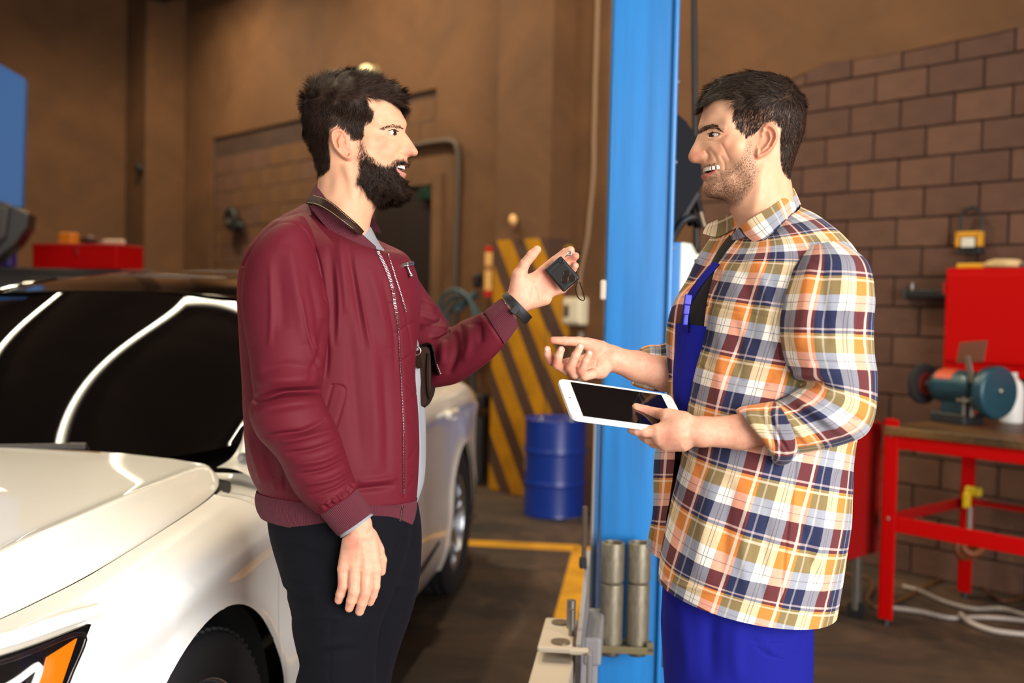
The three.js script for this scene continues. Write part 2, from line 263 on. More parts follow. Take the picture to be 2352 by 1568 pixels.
// blue drum
{
  const c = floorAt(1275, 1193).addScaledVector(V(0, 0, -1), 0.2), g = thing('oil_drum', 'blue steel drum standing beside the striped pilaster', 'drum', c.setY(0)), bl = std(0x0c2f86, 0.32, 0, { clearcoat: 0.4, clearcoatRoughness: 0.25 });
  const r = 0.208, h = 0.655, pts = [[0, 0.012], [r - 0.01, 0.012], [r + 0.004, 0], [r + 0.006, 0.012], [r, 0.022]];
  for (const y of [h * 0.34, h * 0.67]) pts.push([r, y - 0.022], [r + 0.004, y - 0.012], [r + 0.010, y], [r + 0.004, y + 0.012], [r, y + 0.022]);
  pts.push([r, h - 0.02], [r + 0.006, h - 0.008], [r + 0.004, h], [r - 0.006, h - 0.002], [r - 0.012, h - 0.016], [0, h - 0.016]);
  part('body', lathe(pts, 64), bl, g);
  part('bung', cyl(0.028, 0.03, 0.018, 0.1, h - 0.008, 0.06), steel, g); part('bung', cyl(0.014, 0.016, 0.014, -0.1, h - 0.008, -0.05), steel, g);
  const lab = new THREE.CylinderGeometry(r + 0.0015, r + 0.0015, 0.12, 12, 1, true, R(-108), R(34)).translate(0, 0.36, 0); part('paper_label', lab, std(0x9a7a4c, 0.7), g, 'faded tan label');
}
{ const c = floorAt(1345, 1192).addScaledVector(V(0, 0, -1), 0.1), g = thing('floor_plate', 'flat grey metal sheet lying behind the blue drum', 'plate', c.setY(0), 0.3); part('sheet', rbox(0.34, 0.012, 0.22, 0.004, 0, 0.006, 0), std(0x4a443e, 0.5, 0.5), g); }
// electrical box with conduit and wavy cable
{
  const b = room(0.485, 1.38, 0.0), g = thing('switch_box', 'white electrical switch box on the wall right of the stripes', 'switch box', b, ROOM);
  part('case', rbox(0.19, 0.2, 0.1, 0.02, 0, 0, 0.05), std(0xd9cdb0, 0.5), g); part('door', rbox(0.15, 0.16, 0.012, 0.006, 0, 0, 0.105), std(0xe0d6bd, 0.45), g); part('window', box(0.045, 0.085, 0.006, -0.035, 0.0, 0.113), std(0x3a2d28, 0.3), g);
  tag(wpart('conduit', rod(room(0.52, 0.02, 0.03), room(0.52, 1.23, 0.03), 0.022), std(0x8c8075, 0.5)), 'grey conduit running from the floor up to the white switch box', 'pipe');
  const pts = []; for (let y = 4.6; y >= 1.75; y -= 0.18) pts.push(room(0.60 + 0.03 * fbm(y * 1.6, 3, 1) - (y < 2.3 ? (2.3 - y) * 0.12 : 0), y, 0.035)); pts.push(room(0.50, 1.62, 0.035), room(0.52, 1.42, 0.05));
  tag(wpart('wall_cable', tube(pts, 0.016, 100), std(0x8d6f55, 0.6)), 'beige cable hanging loosely down the wall to the switch box', 'cable');
}
{ const g = thing('wall_tap', 'small dark valve with yellow lever on the wall by the beige cable', 'valve', room(0.44, 1.80, 0.03), ROOM); part('body', rbox(0.05, 0.09, 0.05, 0.01, 0.03, -0.03, 0.02), std(0x2a221e, 0.5), g); part('lever', rbox(0.07, 0.05, 0.02, 0.008, -0.03, 0.03, 0.04), std(0xa5820f, 0.5), g); }
// red and white warning post at the left edge of the pilaster
{
  const g = thing('warning_post', 'narrow red and white banded warning strip beside the striped pilaster', 'warning strip', room(-0.265, 1.52, 0.255), ROOM), w = std(0xd9a45c, 0.5), r_ = std(0xb01408, 0.5);
  [[0, 0.05, r_], [0.05, 0.2, w], [0.2, 0.24, std(0x9c6a3a, 0.5)], [0.24, 0.34, w], [0.34, 0.385, r_]].forEach(([a, b, m]) => part('band', rbox(0.05, b - a, 0.04, 0.006, 0, (a + b) / 2 - 0.05, 0), m, g));
  part('bracket', box(0.03, 0.1, 0.18, 0, 0.1, -0.115), std(0x3b2c24, 0.6), g);
}
{ const g = thing('wall_lamp', 'small cream bulkhead lamp on the pilaster above the stripes', 'lamp', room(0.03, 2.04, PS), ROOM); part('base', cyl(0.026, 0.028, 0.03, 0, -0.045, 0.03), std(0x6a3c20, 0.6), g); part('cover', new THREE.SphereGeometry(0.032, 20, 14).scale(1, 1.35, 1).translate(0, 0, 0.035), std(0xe3b06a, 0.4), g); }
{ const g = thing('round_lamp', 'round cream lamp high on the far wall behind the bearded man', 'lamp', room(-2.2, 3.47, 0.05), ROOM); part('base', cyl(0.07, 0.08, 0.05).rotateX(Math.PI / 2), std(0x8d7a55, 0.6), g); part('globe', new THREE.SphereGeometry(0.075, 24, 16).translate(0, 0, 0.06), std(0xfff0c2, 0.4), g); }
// black fan-like lamp on the far wall
{
  const g = thing('spot_lamp', 'black round spot lamp on a bracket on the far wall', 'lamp', room(-4.82, 2.28, 0.1), ROOM);
  part('bracket', rbox(0.06, 0.1, 0.14, 0.01, 0.08, -0.06, -0.03), black, g); part('housing', new THREE.TorusGeometry(0.085, 0.045, 12, 28), black, g); part('lens', cyl(0.06, 0.06, 0.03).rotateX(Math.PI / 2), std(0x6b4c30, 0.4), g); part('arm', rod(V(0.06, -0.04, 0), V(0.2, -0.1, -0.05), 0.03), black, g);
}
for (const [t, y, s, r, l] of [[1.12, 2.26, 0.06, 0.03, 'small black bolt head on the wall left of the blue column'], [-6.3, 2.9, 0.52, 0.06, 'dark knob on the corner pillar in the far left']]) { const g = thing('wall_hook', l, 'hook', room(t, y, s), ROOM); part('knob', new THREE.SphereGeometry(r, 16, 12), black, g); part('stem', rod(V(0, 0, -0.06), V(0, 0, 0), r * 0.45), black, g); }
// tool tangle by the door
{
  const g = thing('hose_reel', 'blue grey hose and tool hanging by the door conduit', 'hose', room(-0.62, 0, 0.06), ROOM), m = std(0x33484e, 0.5), k = std(0x15100e, 0.6);
  part('holder', rbox(0.07, 0.12, 0.07, 0.03, 0.05, 1.6, 0.05), k, g); part('hook', rod(V(0.04, 1.5, 0.05), V(-0.12, 1.36, 0.12), 0.03), m, g);
  const p = []; for (let a = 0; a < 30; a++) p.push(V(-0.08 + 0.22 * Math.cos(a * 0.55), 1.22 + 0.2 * Math.sin(a * 0.55) + 0.004 * a, 0.06 + 0.004 * a)); part('hose', tube(p, 0.017, 200), m, g);
  part('pipe', rod(V(0.0, 0.0, 0.04), V(0.0, 1.1, 0.04), 0.03), std(0x2b2320, 0.6), g); part('clamp', rbox(0.3, 0.1, 0.12, 0.02, 0.08, 0.66, 0.08), k, g); part('tank', cyl(0.07, 0.07, 0.5, 0.16, 0.28, 0.1), k, g);
}
/* ---------- work bench with grinder ---------- */
const BT = 3.465, BS = 1.02, BH = 0.93;
const onBench = (t, y, s) => room(BT + t, y, s);
{
  const g = thing('work_bench', 'red steel work bench with a worn wooden top', 'workbench', room(BT, 0, BS), ROOM), L = 1.75, D = 0.76, lw = 0.07;
  const leg = (x, z) => { const l = part('leg', merge([rbox(lw, BH - 0.02, 0.012, 0.003, x + lw / 2, BH / 2 + 0.02, z), rbox(0.012, BH - 0.02, lw, 0.003, x + 0.006, BH / 2 + 0.02, z - lw / 2 + 0.006)]), red, g); part('foot', cyl(0.014, 0.018, 0.03, x + 0.03, 0.015, z - 0.02), black, l); if (z > -0.1) for (const y of [BH - 0.06, BH - 0.44]) part('bolt', new THREE.SphereGeometry(0.009, 10, 8).scale(1, 1, 0.5).translate(x + 0.036, y, z + 0.007), steel, l); };
  for (const x of [0, L - lw]) for (const z of [0, -D]) leg(x, z);
  part('rail', rbox(L - lw * 2, 0.06, 0.012, 0.003, L / 2, BH - 0.09, -0.004), red, g); part('rail', rbox(L - lw * 2, 0.06, 0.012, 0.003, L / 2, BH - 0.09, -D), red, g); part('rail', rbox(0.012, 0.06, D, 0.003, 0.012, BH - 0.09, -D / 2), red, g);
  part('shelf_rail', rbox(L - lw * 2, 0.07, 0.012, 0.003, L / 2, BH - 0.46, -0.004), red, g); part('shelf_rail', rbox(L - lw * 2, 0.012, 0.09, 0.003, L / 2, BH - 0.43, -D + 0.05), red, g); part('shelf_rail', rbox(0.012, 0.05, D, 0.003, 0.012, BH - 0.45, -D / 2), darkRed, g);
  const wm = std(0x8f7850, 0.5, 0, { map: setRep(woodTex, 1.5) }); part('wooden_top', metreUV(rbox(L + 0.02, 0.04, D + 0.04, 0.006, L / 2 + 0.02, BH - 0.005 - 0.035, -D / 2), 1, 1), wm, g);
}
// bench grinder
{
  const TOP = BH - 0.02, g = thing('bench_grinder', 'blue green bench grinder with two wheels standing on the work bench', 'grinder', onBench(0.13, TOP, 0.60), ROOM - 0.25), teal = std(0x1c4452, 0.4, 0.2, { clearcoat: 0.3 }), y = 0.17;
  part('foot', rbox(0.2, 0.05, 0.14, 0.01, 0.0, 0.025, 0), std(0x232629, 0.5), g); part('neck', rbox(0.13, 0.08, 0.09, 0.02, 0.0, 0.08, 0), teal, g);
  part('motor', lathe([[0, -0.12], [0.06, -0.12], [0.078, -0.1], [0.082, -0.06], [0.082, 0.06], [0.078, 0.1], [0.06, 0.12], [0, 0.12]], 36).rotateZ(Math.PI / 2).translate(0, y, 0), teal, g);
  const lab = new THREE.CylinderGeometry(0.0835, 0.0835, 0.1, 12, 1, true, R(20), R(58)).rotateZ(Math.PI / 2).rotateX(R(-8)).translate(-0.03, y, 0); part('plate', lab, std(0xc0492a, 0.5), g, 'orange red plate');
  part('shaft', cyl(0.02, 0.02, 0.44, 0, 0, 0).rotateZ(Math.PI / 2).translate(0, y, 0), steel, g);
  const wl = part('wheel', lathe([[0, -0.016], [0.09, -0.016], [0.1, -0.01], [0.1, 0.01], [0.09, 0.016], [0, 0.016]], 36).rotateZ(Math.PI / 2).translate(-0.2, y, 0), std(0x1a1718, 0.9), g, 'dark wire wheel'); part('hub', cyl(0.055, 0.055, 0.04).rotateZ(Math.PI / 2).translate(-0.2, y, 0), std(0x7c2018, 0.6), wl);
  part('guard', lathe([[0, -0.035], [0.108, -0.035], [0.12, -0.025], [0.122, 0.02], [0.112, 0.035], [0, 0.036]], 40).rotateZ(-Math.PI / 2).translate(0.2, y - 0.01, 0), teal, g); part('screw', new THREE.SphereGeometry(0.014, 12, 8).translate(0.24, y, 0.01), steel, g);
  part('stone', cyl(0.085, 0.085, 0.02).rotateZ(Math.PI / 2).translate(0.158, y, 0), std(0x8c8a8e, 0.9), g); part('tool_rest', merge([rbox(0.05, 0.012, 0.07, 0.003, 0.13, y - 0.05, 0.1), rbox(0.012, 0.09, 0.02, 0.003, 0.108, y - 0.08, 0.08), rbox(0.012, 0.09, 0.02, 0.003, 0.15, y - 0.08, 0.08)]), std(0x7c746a, 0.5, 0.6), g);
  part('eye_shield', rbox(0.15, 0.1, 0.006, 0.002).rotateX(-0.3).rotateZ(0.1).translate(0.12, y + 0.17, 0.06), std(0x7a4a38, 0.2, 0, { transmission: 0.35, thickness: 0 }), g, 'brownish clear shield'); part('shield_arm', rbox(0.03, 0.12, 0.008, 0.002).rotateZ(0.3).translate(0.13, y + 0.09, 0.08), std(0x8a7f74, 0.4, 0.7), g);
}
{ const g = thing('plastic_bottle', 'white plastic bottle on the bench behind the grinder', 'bottle', onBench(0.28, BH - 0.02, 0.36), ROOM); part('body', lathe([[0, 0], [0.05, 0], [0.054, 0.01], [0.054, 0.15], [0.045, 0.19], [0.02, 0.215], [0, 0.215]], 24), std(0xd8d6d2, 0.45), g); part('cap', cyl(0.02, 0.02, 0.03, 0, 0.225, 0), std(0xc0c0be, 0.5), g); }
// red wall cabinet and what lies on it
const CB0 = 3.31, CB1 = 4.8, CY0 = 1.14, CY1 = 1.655, CS = 0.16;
{
  const g = thing('wall_cabinet', 'red steel cabinet hanging on the block wall above the bench', 'cabinet', room(CB0, CY0, 0.025), ROOM), w = CB1 - CB0, h = CY1 - CY0;
  part('body', rbox(w, h, CS, 0.006, w / 2, h / 2, CS / 2), red, g);
  for (const k of [0, 1]) { const d = part('cabinet_door', rbox(w / 2 - 0.02, h - 0.07, 0.014, 0.005, w / 4 + k * w / 2, h / 2 + 0.005, CS + 0.007), red, g); part('lock', merge([cyl(0.014, 0.016, 0.02).rotateX(Math.PI / 2).translate(k ? w / 2 + 0.1 : w / 2 - 0.1, h / 2 - 0.04, CS + 0.022), rbox(0.03, 0.01, 0.02, 0.003, k ? w / 2 + 0.11 : w / 2 - 0.11, h / 2 - 0.04, CS + 0.03)]), steel, d); }
  part('hinge', box(0.012, 0.06, 0.02, -0.002, h * 0.8, CS), darkRed, g); part('lower_lip', rbox(w, 0.03, 0.02, 0.004, w / 2, -0.012, CS - 0.01), red, g);
}
{
  const y = CY1, g1 = thing('tape_roll', 'flat yellow tape measure lying on the red cabinet', 'tape', room(3.42, y, 0.12), ROOM); part('case', rbox(0.15, 0.026, 0.07, 0.008, 0, 0.013, 0), std(0xc9950d, 0.5), g1);
  const g2 = thing('cord_coil', 'small tangled cream cord on the red cabinet', 'cord', room(3.58, y, 0.13), ROOM); const p = []; for (let k = 0; k < 40; k++) p.push(V(0.1 * Math.cos(k * 0.7) * (1 - k * 0.008), 0.012 + 0.0006 * k, 0.05 * Math.sin(k * 0.7))); part('cord', tube(p, 0.009, 160, 6), std(0xc7a877, 0.6), g2); part('plug', rbox(0.05, 0.02, 0.03, 0.006, 0.11, 0.014, 0.02), std(0x5a4a48, 0.6), g2);
  const g3 = thing('white_mug', 'white cup tipped over on the red cabinet', 'cup', room(3.86, y + 0.032, 0.12), ROOM); part('body', lathe([[0, -0.045], [0.028, -0.045], [0.03, -0.04], [0.03, 0.045], [0.027, 0.045], [0.026, -0.035], [0, -0.035]], 24).rotateZ(1.25), std(0xe4d9cc, 0.4), g3); part('handle', new THREE.TorusGeometry(0.02, 0.005, 8, 16, Math.PI).rotateX(1.2).translate(0, 0.025, 0.02), std(0xe4d9cc, 0.4), g3);
  const g4 = thing('cable_drum', 'dark spool with an orange rim on the red cabinet', 'spool', room(4.0, y, 0.12), ROOM); part('core', cyl(0.05, 0.05, 0.07, 0, 0.06, 0).rotateX(0), std(0x1d1612, 0.6), g4); part('rim', cyl(0.056, 0.056, 0.012, 0, 0.1, 0), std(0xc2640f, 0.5), g4); part('rim', cyl(0.056, 0.056, 0.024, 0, 0.012, 0), std(0x2a1c12, 0.6), g4);
}
{ // black wall bracket left of cabinet
  const g = thing('tool_holder', 'black tool holder rail fixed to the wall left of the red cabinet', 'bracket', room(3.04, 1.525, 0.06), ROOM); part('rail', rbox(0.26, 0.045, 0.06, 0.008, 0.12, 0, 0), black, g); part('end_cap', rbox(0.02, 0.06, 0.07, 0.006, -0.012, 0, 0), std(0x2b2320, 0.6), g); part('clip', cyl(0.008, 0.008, 0.04, 0.02, 0.035, 0.0), steel, g); part('clip', cyl(0.008, 0.008, 0.04, 0.2, 0.035, 0.0), steel, g);
}
{ // yellow work light hanging on the wall
  const g = thing('work_light', 'yellow and black floodlight with a loop handle hanging on the block wall', 'work light', room(3.37, 1.85, 0.06), ROOM), y = std(0xc78a10, 0.5), arch = []; g.scale.setScalar(0.82);
  for (let a = 0; a <= 12; a++) arch.push(V(0.066 * Math.cos(Math.PI * a / 12) , 0.075 + 0.075 * Math.sin(Math.PI * a / 12), 0)); part('handle', tube([V(0.066, 0.0, 0), ...arch, V(-0.066, 0, 0)], 0.011, 40), black, g);
  part('frame', merge([rbox(0.165, 0.035, 0.05, 0.008, 0, -0.02, 0.01), rbox(0.028, 0.095, 0.05, 0.006, -0.069, -0.05, 0.01), rbox(0.028, 0.095, 0.05, 0.006, 0.069, -0.05, 0.01)]), y, g); part('back', rbox(0.14, 0.11, 0.05, 0.01, 0, -0.075, -0.01), black, g); part('lens', rbox(0.082, 0.06, 0.02, 0.004, 0, -0.072, 0.03), std(0xcfcabb, 0.25), g); part('base', rbox(0.17, 0.02, 0.05, 0.006, 0, -0.135, 0), black, g);
}
{ // red cabinet half hidden behind the mechanic
  const p = floorAt(1955, 1300), g = thing('tool_trolley', 'dark red steel panel of a tool trolley behind the plaid shirt', 'trolley', at(1935, 1140, 5.0).setY(0), ROOM); part('panel', rbox(0.22, 0.62, 0.3, 0.008, -0.0, 0.6, 0), std(0x8e0707, 0.45), g); for (const x of [-0.09, 0.09]) { const c = part('caster', cyl(0.04, 0.04, 0.03).rotateX(Math.PI / 2).translate(x, 0.04, 0), black, g); part('fork', rbox(0.03, 0.26, 0.04, 0.004, x, 0.17, 0.0), steel, c); } }
{ const g = thing('spray_gun', 'yellow clamp hanging on the lower bench rail with brown hose', 'clamp', onBench(0.1, 0.5, 0.335), ROOM); part('head', rbox(0.08, 0.045, 0.04, 0.012, 0, 0.055, 0), std(0xc9a90a, 0.5), g); part('grip', rbox(0.035, 0.08, 0.03, 0.008, -0.02, 0.01, 0.02), std(0xd8b50c, 0.5), g); part('stem', rod(V(0, -0.02, 0.03), V(0, -0.16, 0.03), 0.014), std(0x9a8f86, 0.4, 0.6), g); part('coil', new THREE.TorusGeometry(0.05, 0.02, 10, 24).rotateY(1.1).translate(-0.02, -0.22, 0.02), std(0x6a3310, 0.5), g); part('coil', new THREE.TorusGeometry(0.045, 0.02, 10, 24).rotateY(0.6).translate(0.02, -0.2, 0.03), std(0x7a3d14, 0.5), g); }
// hoses on the floor under the bench
{
  const fl = l => l.map(([x, y, h = 0.014]) => floorAt(x, y, 0).setY(h));
  tag(wpart('air_hose', tube(fl([[2052, 1402], [2110, 1410], [2180, 1425], [2260, 1424], [2352, 1432], [2440, 1450]]), 0.011, 80), std(0x9b8f86, 0.35)), 'grey hose nearest the left bench leg on the floor', 'hose', 'hoses under the bench');
  tag(wpart('air_hose', tube(fl([[2075, 1352], [2110, 1362], [2170, 1388], [2235, 1404], [2300, 1404], [2352, 1418], [2430, 1440]]), 0.011, 80), std(0x93867c, 0.35)), 'grey hose bending across the floor in the middle under the bench', 'hose', 'hoses under the bench');
  tag(wpart('air_hose', tube(fl([[2205, 1424, 0.03], [2230, 1440, 0.02], [2280, 1454], [2352, 1463], [2450, 1470]]), 0.012, 60), std(0xb2a69c, 0.3)), 'shiny pale hose branching forward on the floor under the bench', 'hose', 'hoses under the bench');
  tag(wpart('power_cord', tube(fl([[1935, 1322], [1985, 1330], [2005, 1350], [1992, 1380], [2010, 1400], [2060, 1385], [2120, 1355], [2170, 1330]]), 0.008, 80), std(0x5a3413, 0.6)), 'brown cord curling on the floor round the front bench leg', 'cord');
  tag(wpart('power_cord', tube(fl([[2225, 1312], [2260, 1355], [2300, 1385], [2340, 1380], [2380, 1330]]), 0.008, 60), std(0x4d2a12, 0.6)), 'brown cord looping low behind the back bench leg', 'cord');
}
/* ---------- left background: blue machine, tool tray ---------- */
{
  const g = thing('lift_cabinet', 'blue steel machine column at the left edge with a dark head', 'machine', at(-60, 600, 6.6).setY(0), R(16)), bl = std(0x1f5596, 0.4);
  part('panel', extrude([[-0.35, 1.95], [0.285, 1.95], [0.30, 2.735], [-0.35, 3.08]], 0.1), bl, g); part('post', rbox(0.3, 2.0, 0.3, 0.01, -0.4, 1.0, -0.1), bl, g);
  const hd = part('head', extrude([[-0.3, 1.68], [0.15, 1.62], [0.26, 1.72], [0.32, 1.82], [0.33, 1.9], [0.2, 1.96], [-0.3, 1.99]], 0.3, 0.01).translate(0, 0, -0.1), std(0x17110f, 0.45), g); part('cover', extrude([[-0.28, 1.7], [0.12, 1.66], [0.2, 1.76], [0.22, 1.92], [-0.28, 1.98]], 0.02, 0.02).translate(0, 0, 0.21), std(0x231c1a, 0.5), hd);
}
{ const g = thing('steel_cabinet', 'grey steel cabinet behind the white car carrying the red tool box', 'cabinet', at(120, 620, 7.1).setY(0), R(-4)); part('body', rbox(1.5, 1.56, 0.5, 0.01, 0, 0.78, -0.05), std(0x3a332e, 0.5), g); for (const x of [-0.37, 0.37]) part('cabinet_door', rbox(0.7, 1.4, 0.02, 0.006, x, 0.8, 0.205), std(0x443c36, 0.5), g); part('top', rbox(1.54, 0.03, 0.54, 0.006, 0, 1.57, -0.05), std(0x3a332e, 0.5), g); }
{
  const tb = 1.585, p = at(203, 604, 7.0).setY(tb), g = thing('tool_tray', 'red steel tool box behind the car roof', 'tool box', p, R(-14)); part('body', rbox(0.62, 0.15, 0.3, 0.006, 0.0, 0.075, 0), std(0x9c0303, 0.5, 0, { specularIntensity: 0.25 }), g); part('lid', rbox(0.625, 0.02, 0.305, 0.006, 0.0, 0.15, 0), std(0x8f0404, 0.4), g); part('latch', rbox(0.03, 0.05, 0.01, 0.003, 0.02, 0.11, 0.155), std(0x7a0404, 0.4), g);
  const item = (n, l, c, dx, geo, m) => { const q = p.clone().add(V(dx * 1.3, 0.161, 0)), o = thing(n, l, c, q, R(-14)); part('body', geo, m, o); return o; };
  const a = item('wax_block', 'orange pack standing on the red tool box', 'pack', -0.1, rbox(0.1, 0.075, 0.08, 0.008, 0, 0.0375, 0), std(0xb8660c, 0.5)); part('flap', rbox(0.05, 0.02, 0.05, 0.004, -0.01, 0.066, 0).rotateZ(0.1), std(0xb8660c, 0.5), a);
  const b = item('brown_pouch', 'dark brown pouch lying on the red tool box', 'pouch', 0.0, new THREE.SphereGeometry(0.06, 20, 12).scale(1, 0.5, 0.8).translate(0, 0.03, 0), std(0x3c1a08, 0.6)); part('flap', new THREE.SphereGeometry(0.05, 16, 10).scale(0.8, 0.5, 0.7).translate(0.02, 0.035, 0.02), std(0x341607, 0.6), b);
  const c = item('cloth_roll', 'pale rolled cloth lying on the right of the red tool box', 'cloth', 0.13, new THREE.CapsuleGeometry(0.02, 0.12, 6, 16).rotateZ(Math.PI / 2).translate(0, 0.02, 0), std(0xa58c74, 0.7)); part('end', cyl(0.016, 0.016, 0.01, 0, 0, 0).rotateZ(Math.PI / 2).translate(-0.082, 0.02, 0), std(0x8b7a70, 0.7), c);
}
{ const p = at(14, 607, 7.0).setY(1.585); const g = thing('cleaner_bottle', 'violet cleaner bottle with a white cap behind the car at the left edge', 'bottle', p); part('body', rbox(0.15, 0.17, 0.1, 0.02, -0.02, 0.085, 0), std(0x2a1566, 0.35), g); part('label', rbox(0.11, 0.12, 0.004, 0.001, -0.035, 0.075, 0.052), std(0x3a0a44, 0.4), g); part('cap', rbox(0.055, 0.07, 0.055, 0.014, 0.02, 0.205, 0), std(0xc9b9a0, 0.5), g); }
/* ---------- white car: s runs back from the front axle, t to the driver's side, h up ---------- */
const CAR = V(-1.552, 0, -2.393), CA = R(7.89), AX = V(Math.sin(CA), 0, -Math.cos(CA)), AN = V(Math.cos(CA), 0, Math.sin(CA));
const carP = (s, t, h) => V(AX.x * s + AN.x * t, h, AX.z * s + AN.z * t);       // in the car's own axes
const car = thing('white_car', 'white sedan with black roof parked behind the bearded man', 'car', CAR);
const paint = std(0xf3f1ec, 0.32, 0, { clearcoat: 1, clearcoatRoughness: 0.03 }), gloss = std(0x0a0808, 0.06, 0, { clearcoat: 1, clearcoatRoughness: 0.02 }), rubber = std(0x17171a, 0.7), hollow = std(0x0a090a, 0.9), chrome = std(0xd6d6d8, 0.14, 1), alloy = std(0xb9babf, 0.22, 0.95);
const lerpT = (tab, x) => { let i = 0; while (i < tab.length - 2 && x > tab[i + 1][0]) i++; const n = tab.length - 1, p = tab[Math.max(0, i - 1)], a = tab[i], b = tab[i + 1], q = tab[Math.min(n, i + 2)], u = clamp((x - a[0]) / (b[0] - a[0])), w = b[0] - a[0];
  const ma = i === 0 ? (b[1] - a[1]) / w : (b[1] - p[1]) / (b[0] - p[0]), mb = i + 1 === n ? (b[1] - a[1]) / w : (q[1] - a[1]) / (q[0] - a[0]), u2 = u * u, u3 = u2 * u; return (2 * u3 - 3 * u2 + 1) * a[1] + (u3 - 2 * u2 + u) * w * ma + (3 * u2 - 2 * u3) * b[1] + (u3 - u2) * w * mb; };
const tFlank = s => lerpT([[-0.86, 0.35], [-0.82, 0.60], [-0.74, 0.755], [-0.62, 0.838], [-0.45, 0.885], [-0.25, 0.915], [0.0, 0.925], [1, 0.935], [2.6, 0.935], [3.3, 0.91], [3.7, 0.84], [3.92, 0.6]], s);
const hBase = s => lerpT([[-0.86, 0.80], [-0.75, 0.873], [-0.6, 0.915], [-0.35, 0.95], [0, 0.968], [0.35, 0.98], [0.64, 0.985]], s);
const tEdge = s => lerpT([[-0.86, 0.30], [-0.8, 0.52], [-0.7, 0.68], [-0.58, 0.745], [-0.35, 0.783], [-0.1, 0.793], [0.2, 0.788], [0.36, 0.774], [0.47, 0.745], [0.55, 0.69], [0.61, 0.56], [0.63, 0.40]], s);
const hHood = (s, t) => { const k = mix(0.42, 0.18, sstep(-0.6, 0.4, s)), e = 0.668; return hBase(s) - 0.016 * (t / e) * (t / e) - (t > e ? k * (t - e) + 0.6 * (t - e) * (t - e) : 0) + 0.006 * Math.exp(-Math.pow((t - e) / 0.02, 2)); };
const hShut = s => hHood(Math.min(s, 0.5), s < 0.36 ? Math.min(0.79, tEdge(s)) : 0.79) - 0.004;
// hood
{
  const side = sg => surface((u, v) => { const s = mix(-0.85, 0.63, v), t = u * (tEdge(s) - 0.004); const drop = u > 0.985 ? 0.006 : 0; return carP(s, sg * t, hHood(s, t) - drop); }, 60, 70);
  part('hood', merge([side(1), side(-1)]), paint, car); part('hood_gap', merge([surface((u, v) => { const s = mix(-0.8, 0.62, v); return carP(s, tEdge(s) + mix(-0.03, 0.03, u), Math.min(hHood(s, tEdge(s)), hShut(s) + 0.02) - 0.012); }, 6, 60)]), hollow, car);
}
/* flank: outer skin at height h */
const hTop = s => s < 0.5 ? hShut(s) : mix(hShut(0.5), 1.03, sstep(0.5, 1.2, s)) - 0.12 * sstep(3.1, 3.9, s);
function flank(s, v) {                        // v 0 at the shut line or the belt, 1 at the sill
  const T = tFlank(s), H = hTop(s), front = s < 0.62, t0 = front ? Math.min(tEdge(s) + 0.004, T - 0.03) : mix(0.74, 0.80, sstep(0.62, 1.0, s));
  const prof = [[t0, H], [mix(t0, T, 0.45), H - 0.008], [mix(t0, T, 0.78), H - 0.028], [T - 0.006, H - 0.062], [T + 0.005, H - 0.098], [T - 0.004, H - 0.165], [T - 0.004, 0.60], [T + 0.004, 0.45], [T - 0.012, 0.30], [T - 0.05, 0.20]];
  const p = curve(prof, v); return carP(s, p[0], p[1]);
}
const ARCH = [[0.03, 0.345, 0.395], [2.968, 0.345, 0.392]];
function panel(s0, s1, nu, nv, sg = 1) {
  const g = surface((u, v) => flank(mix(s0, s1, u), v), nu, nv), P = g.attributes.position, inside = new Uint8Array(P.count), keep = [];
  for (let i = 0; i < P.count; i++) { const q = V(P.getX(i), P.getY(i), P.getZ(i)), s = q.dot(AX), h = q.y; for (const [a, b, r] of ARCH) { const d = Math.hypot(s - a, h - b); if (d < r) { inside[i] = 1; const k = (r - d) / (d || 1e-6); const w = q.clone().addScaledVector(AX, (s - a) * k).addScaledVector(AN, 0.012); P.setXYZ(i, w.x, h + (h - b) * k, w.z); } else { const lip = d - r; if (lip < 0.06) { const e = 0.012 * Math.pow(1 - lip / 0.06, 2); P.setXYZ(i, q.x + AN.x * e, q.y, q.z + AN.z * e); } } } }
  const I = g.index.array; for (let k = 0; k < I.length; k += 3) if (!(inside[I[k]] && inside[I[k + 1]] && inside[I[k + 2]])) keep.push(I[k], I[k + 1], I[k + 2]);
  g.setIndex(keep); g.computeVertexNormals();
  if (sg < 0) for (let i = 0; i < P.count; i++) { const q = V(P.getX(i), P.getY(i), P.getZ(i)), t = q.dot(AN); q.addScaledVector(AN, -2 * t); P.setXYZ(i, q.x, q.y, q.z); }
  return thick(g, sg > 0 ? 0.003 : 0.003);
}
part('front_fender', panel(-0.84, 0.412, 130, 90), paint, car); part('front_fender', panel(-0.84, 0.412, 40, 30, -1), paint, car);
{ const d = part('front_door', panel(0.418, 1.50, 60, 60), paint, car); part('door_handle', rbox(0.2, 0.035, 0.035, 0.015, 0, 0, 0).rotateY(Math.PI / 2 - CA).translate(...carP(1.32, 0.955, 0.93).toArray()), paint, d); }
{ const d = part('rear_door', panel(1.506, 2.66, 60, 60), paint, car); const h = part('door_handle', rbox(0.2, 0.038, 0.035, 0.016, 0, 0, 0).rotateY(Math.PI / 2 - CA).translate(...carP(2.47, 0.965, 0.93).toArray()), paint, d); part('handle_mount', rbox(0.03, 0.03, 0.05, 0.01, 0, 0, 0).rotateY(Math.PI / 2 - CA).translate(...carP(2.56, 0.945, 0.905).toArray()), paint, h); }
part('rear_fender', panel(2.666, 3.9, 90, 60), paint, car); part('door_panels', panel(0.418, 3.9, 60, 40, -1), paint, car, 'far side of the body');
part('sill_strip', tube([carP(0.6, 0.93, 0.33), carP(1.4, 0.94, 0.335), carP(2.0, 0.94, 0.345), carP(2.35, 0.935, 0.38)], 0.012, 40), rubber, car);
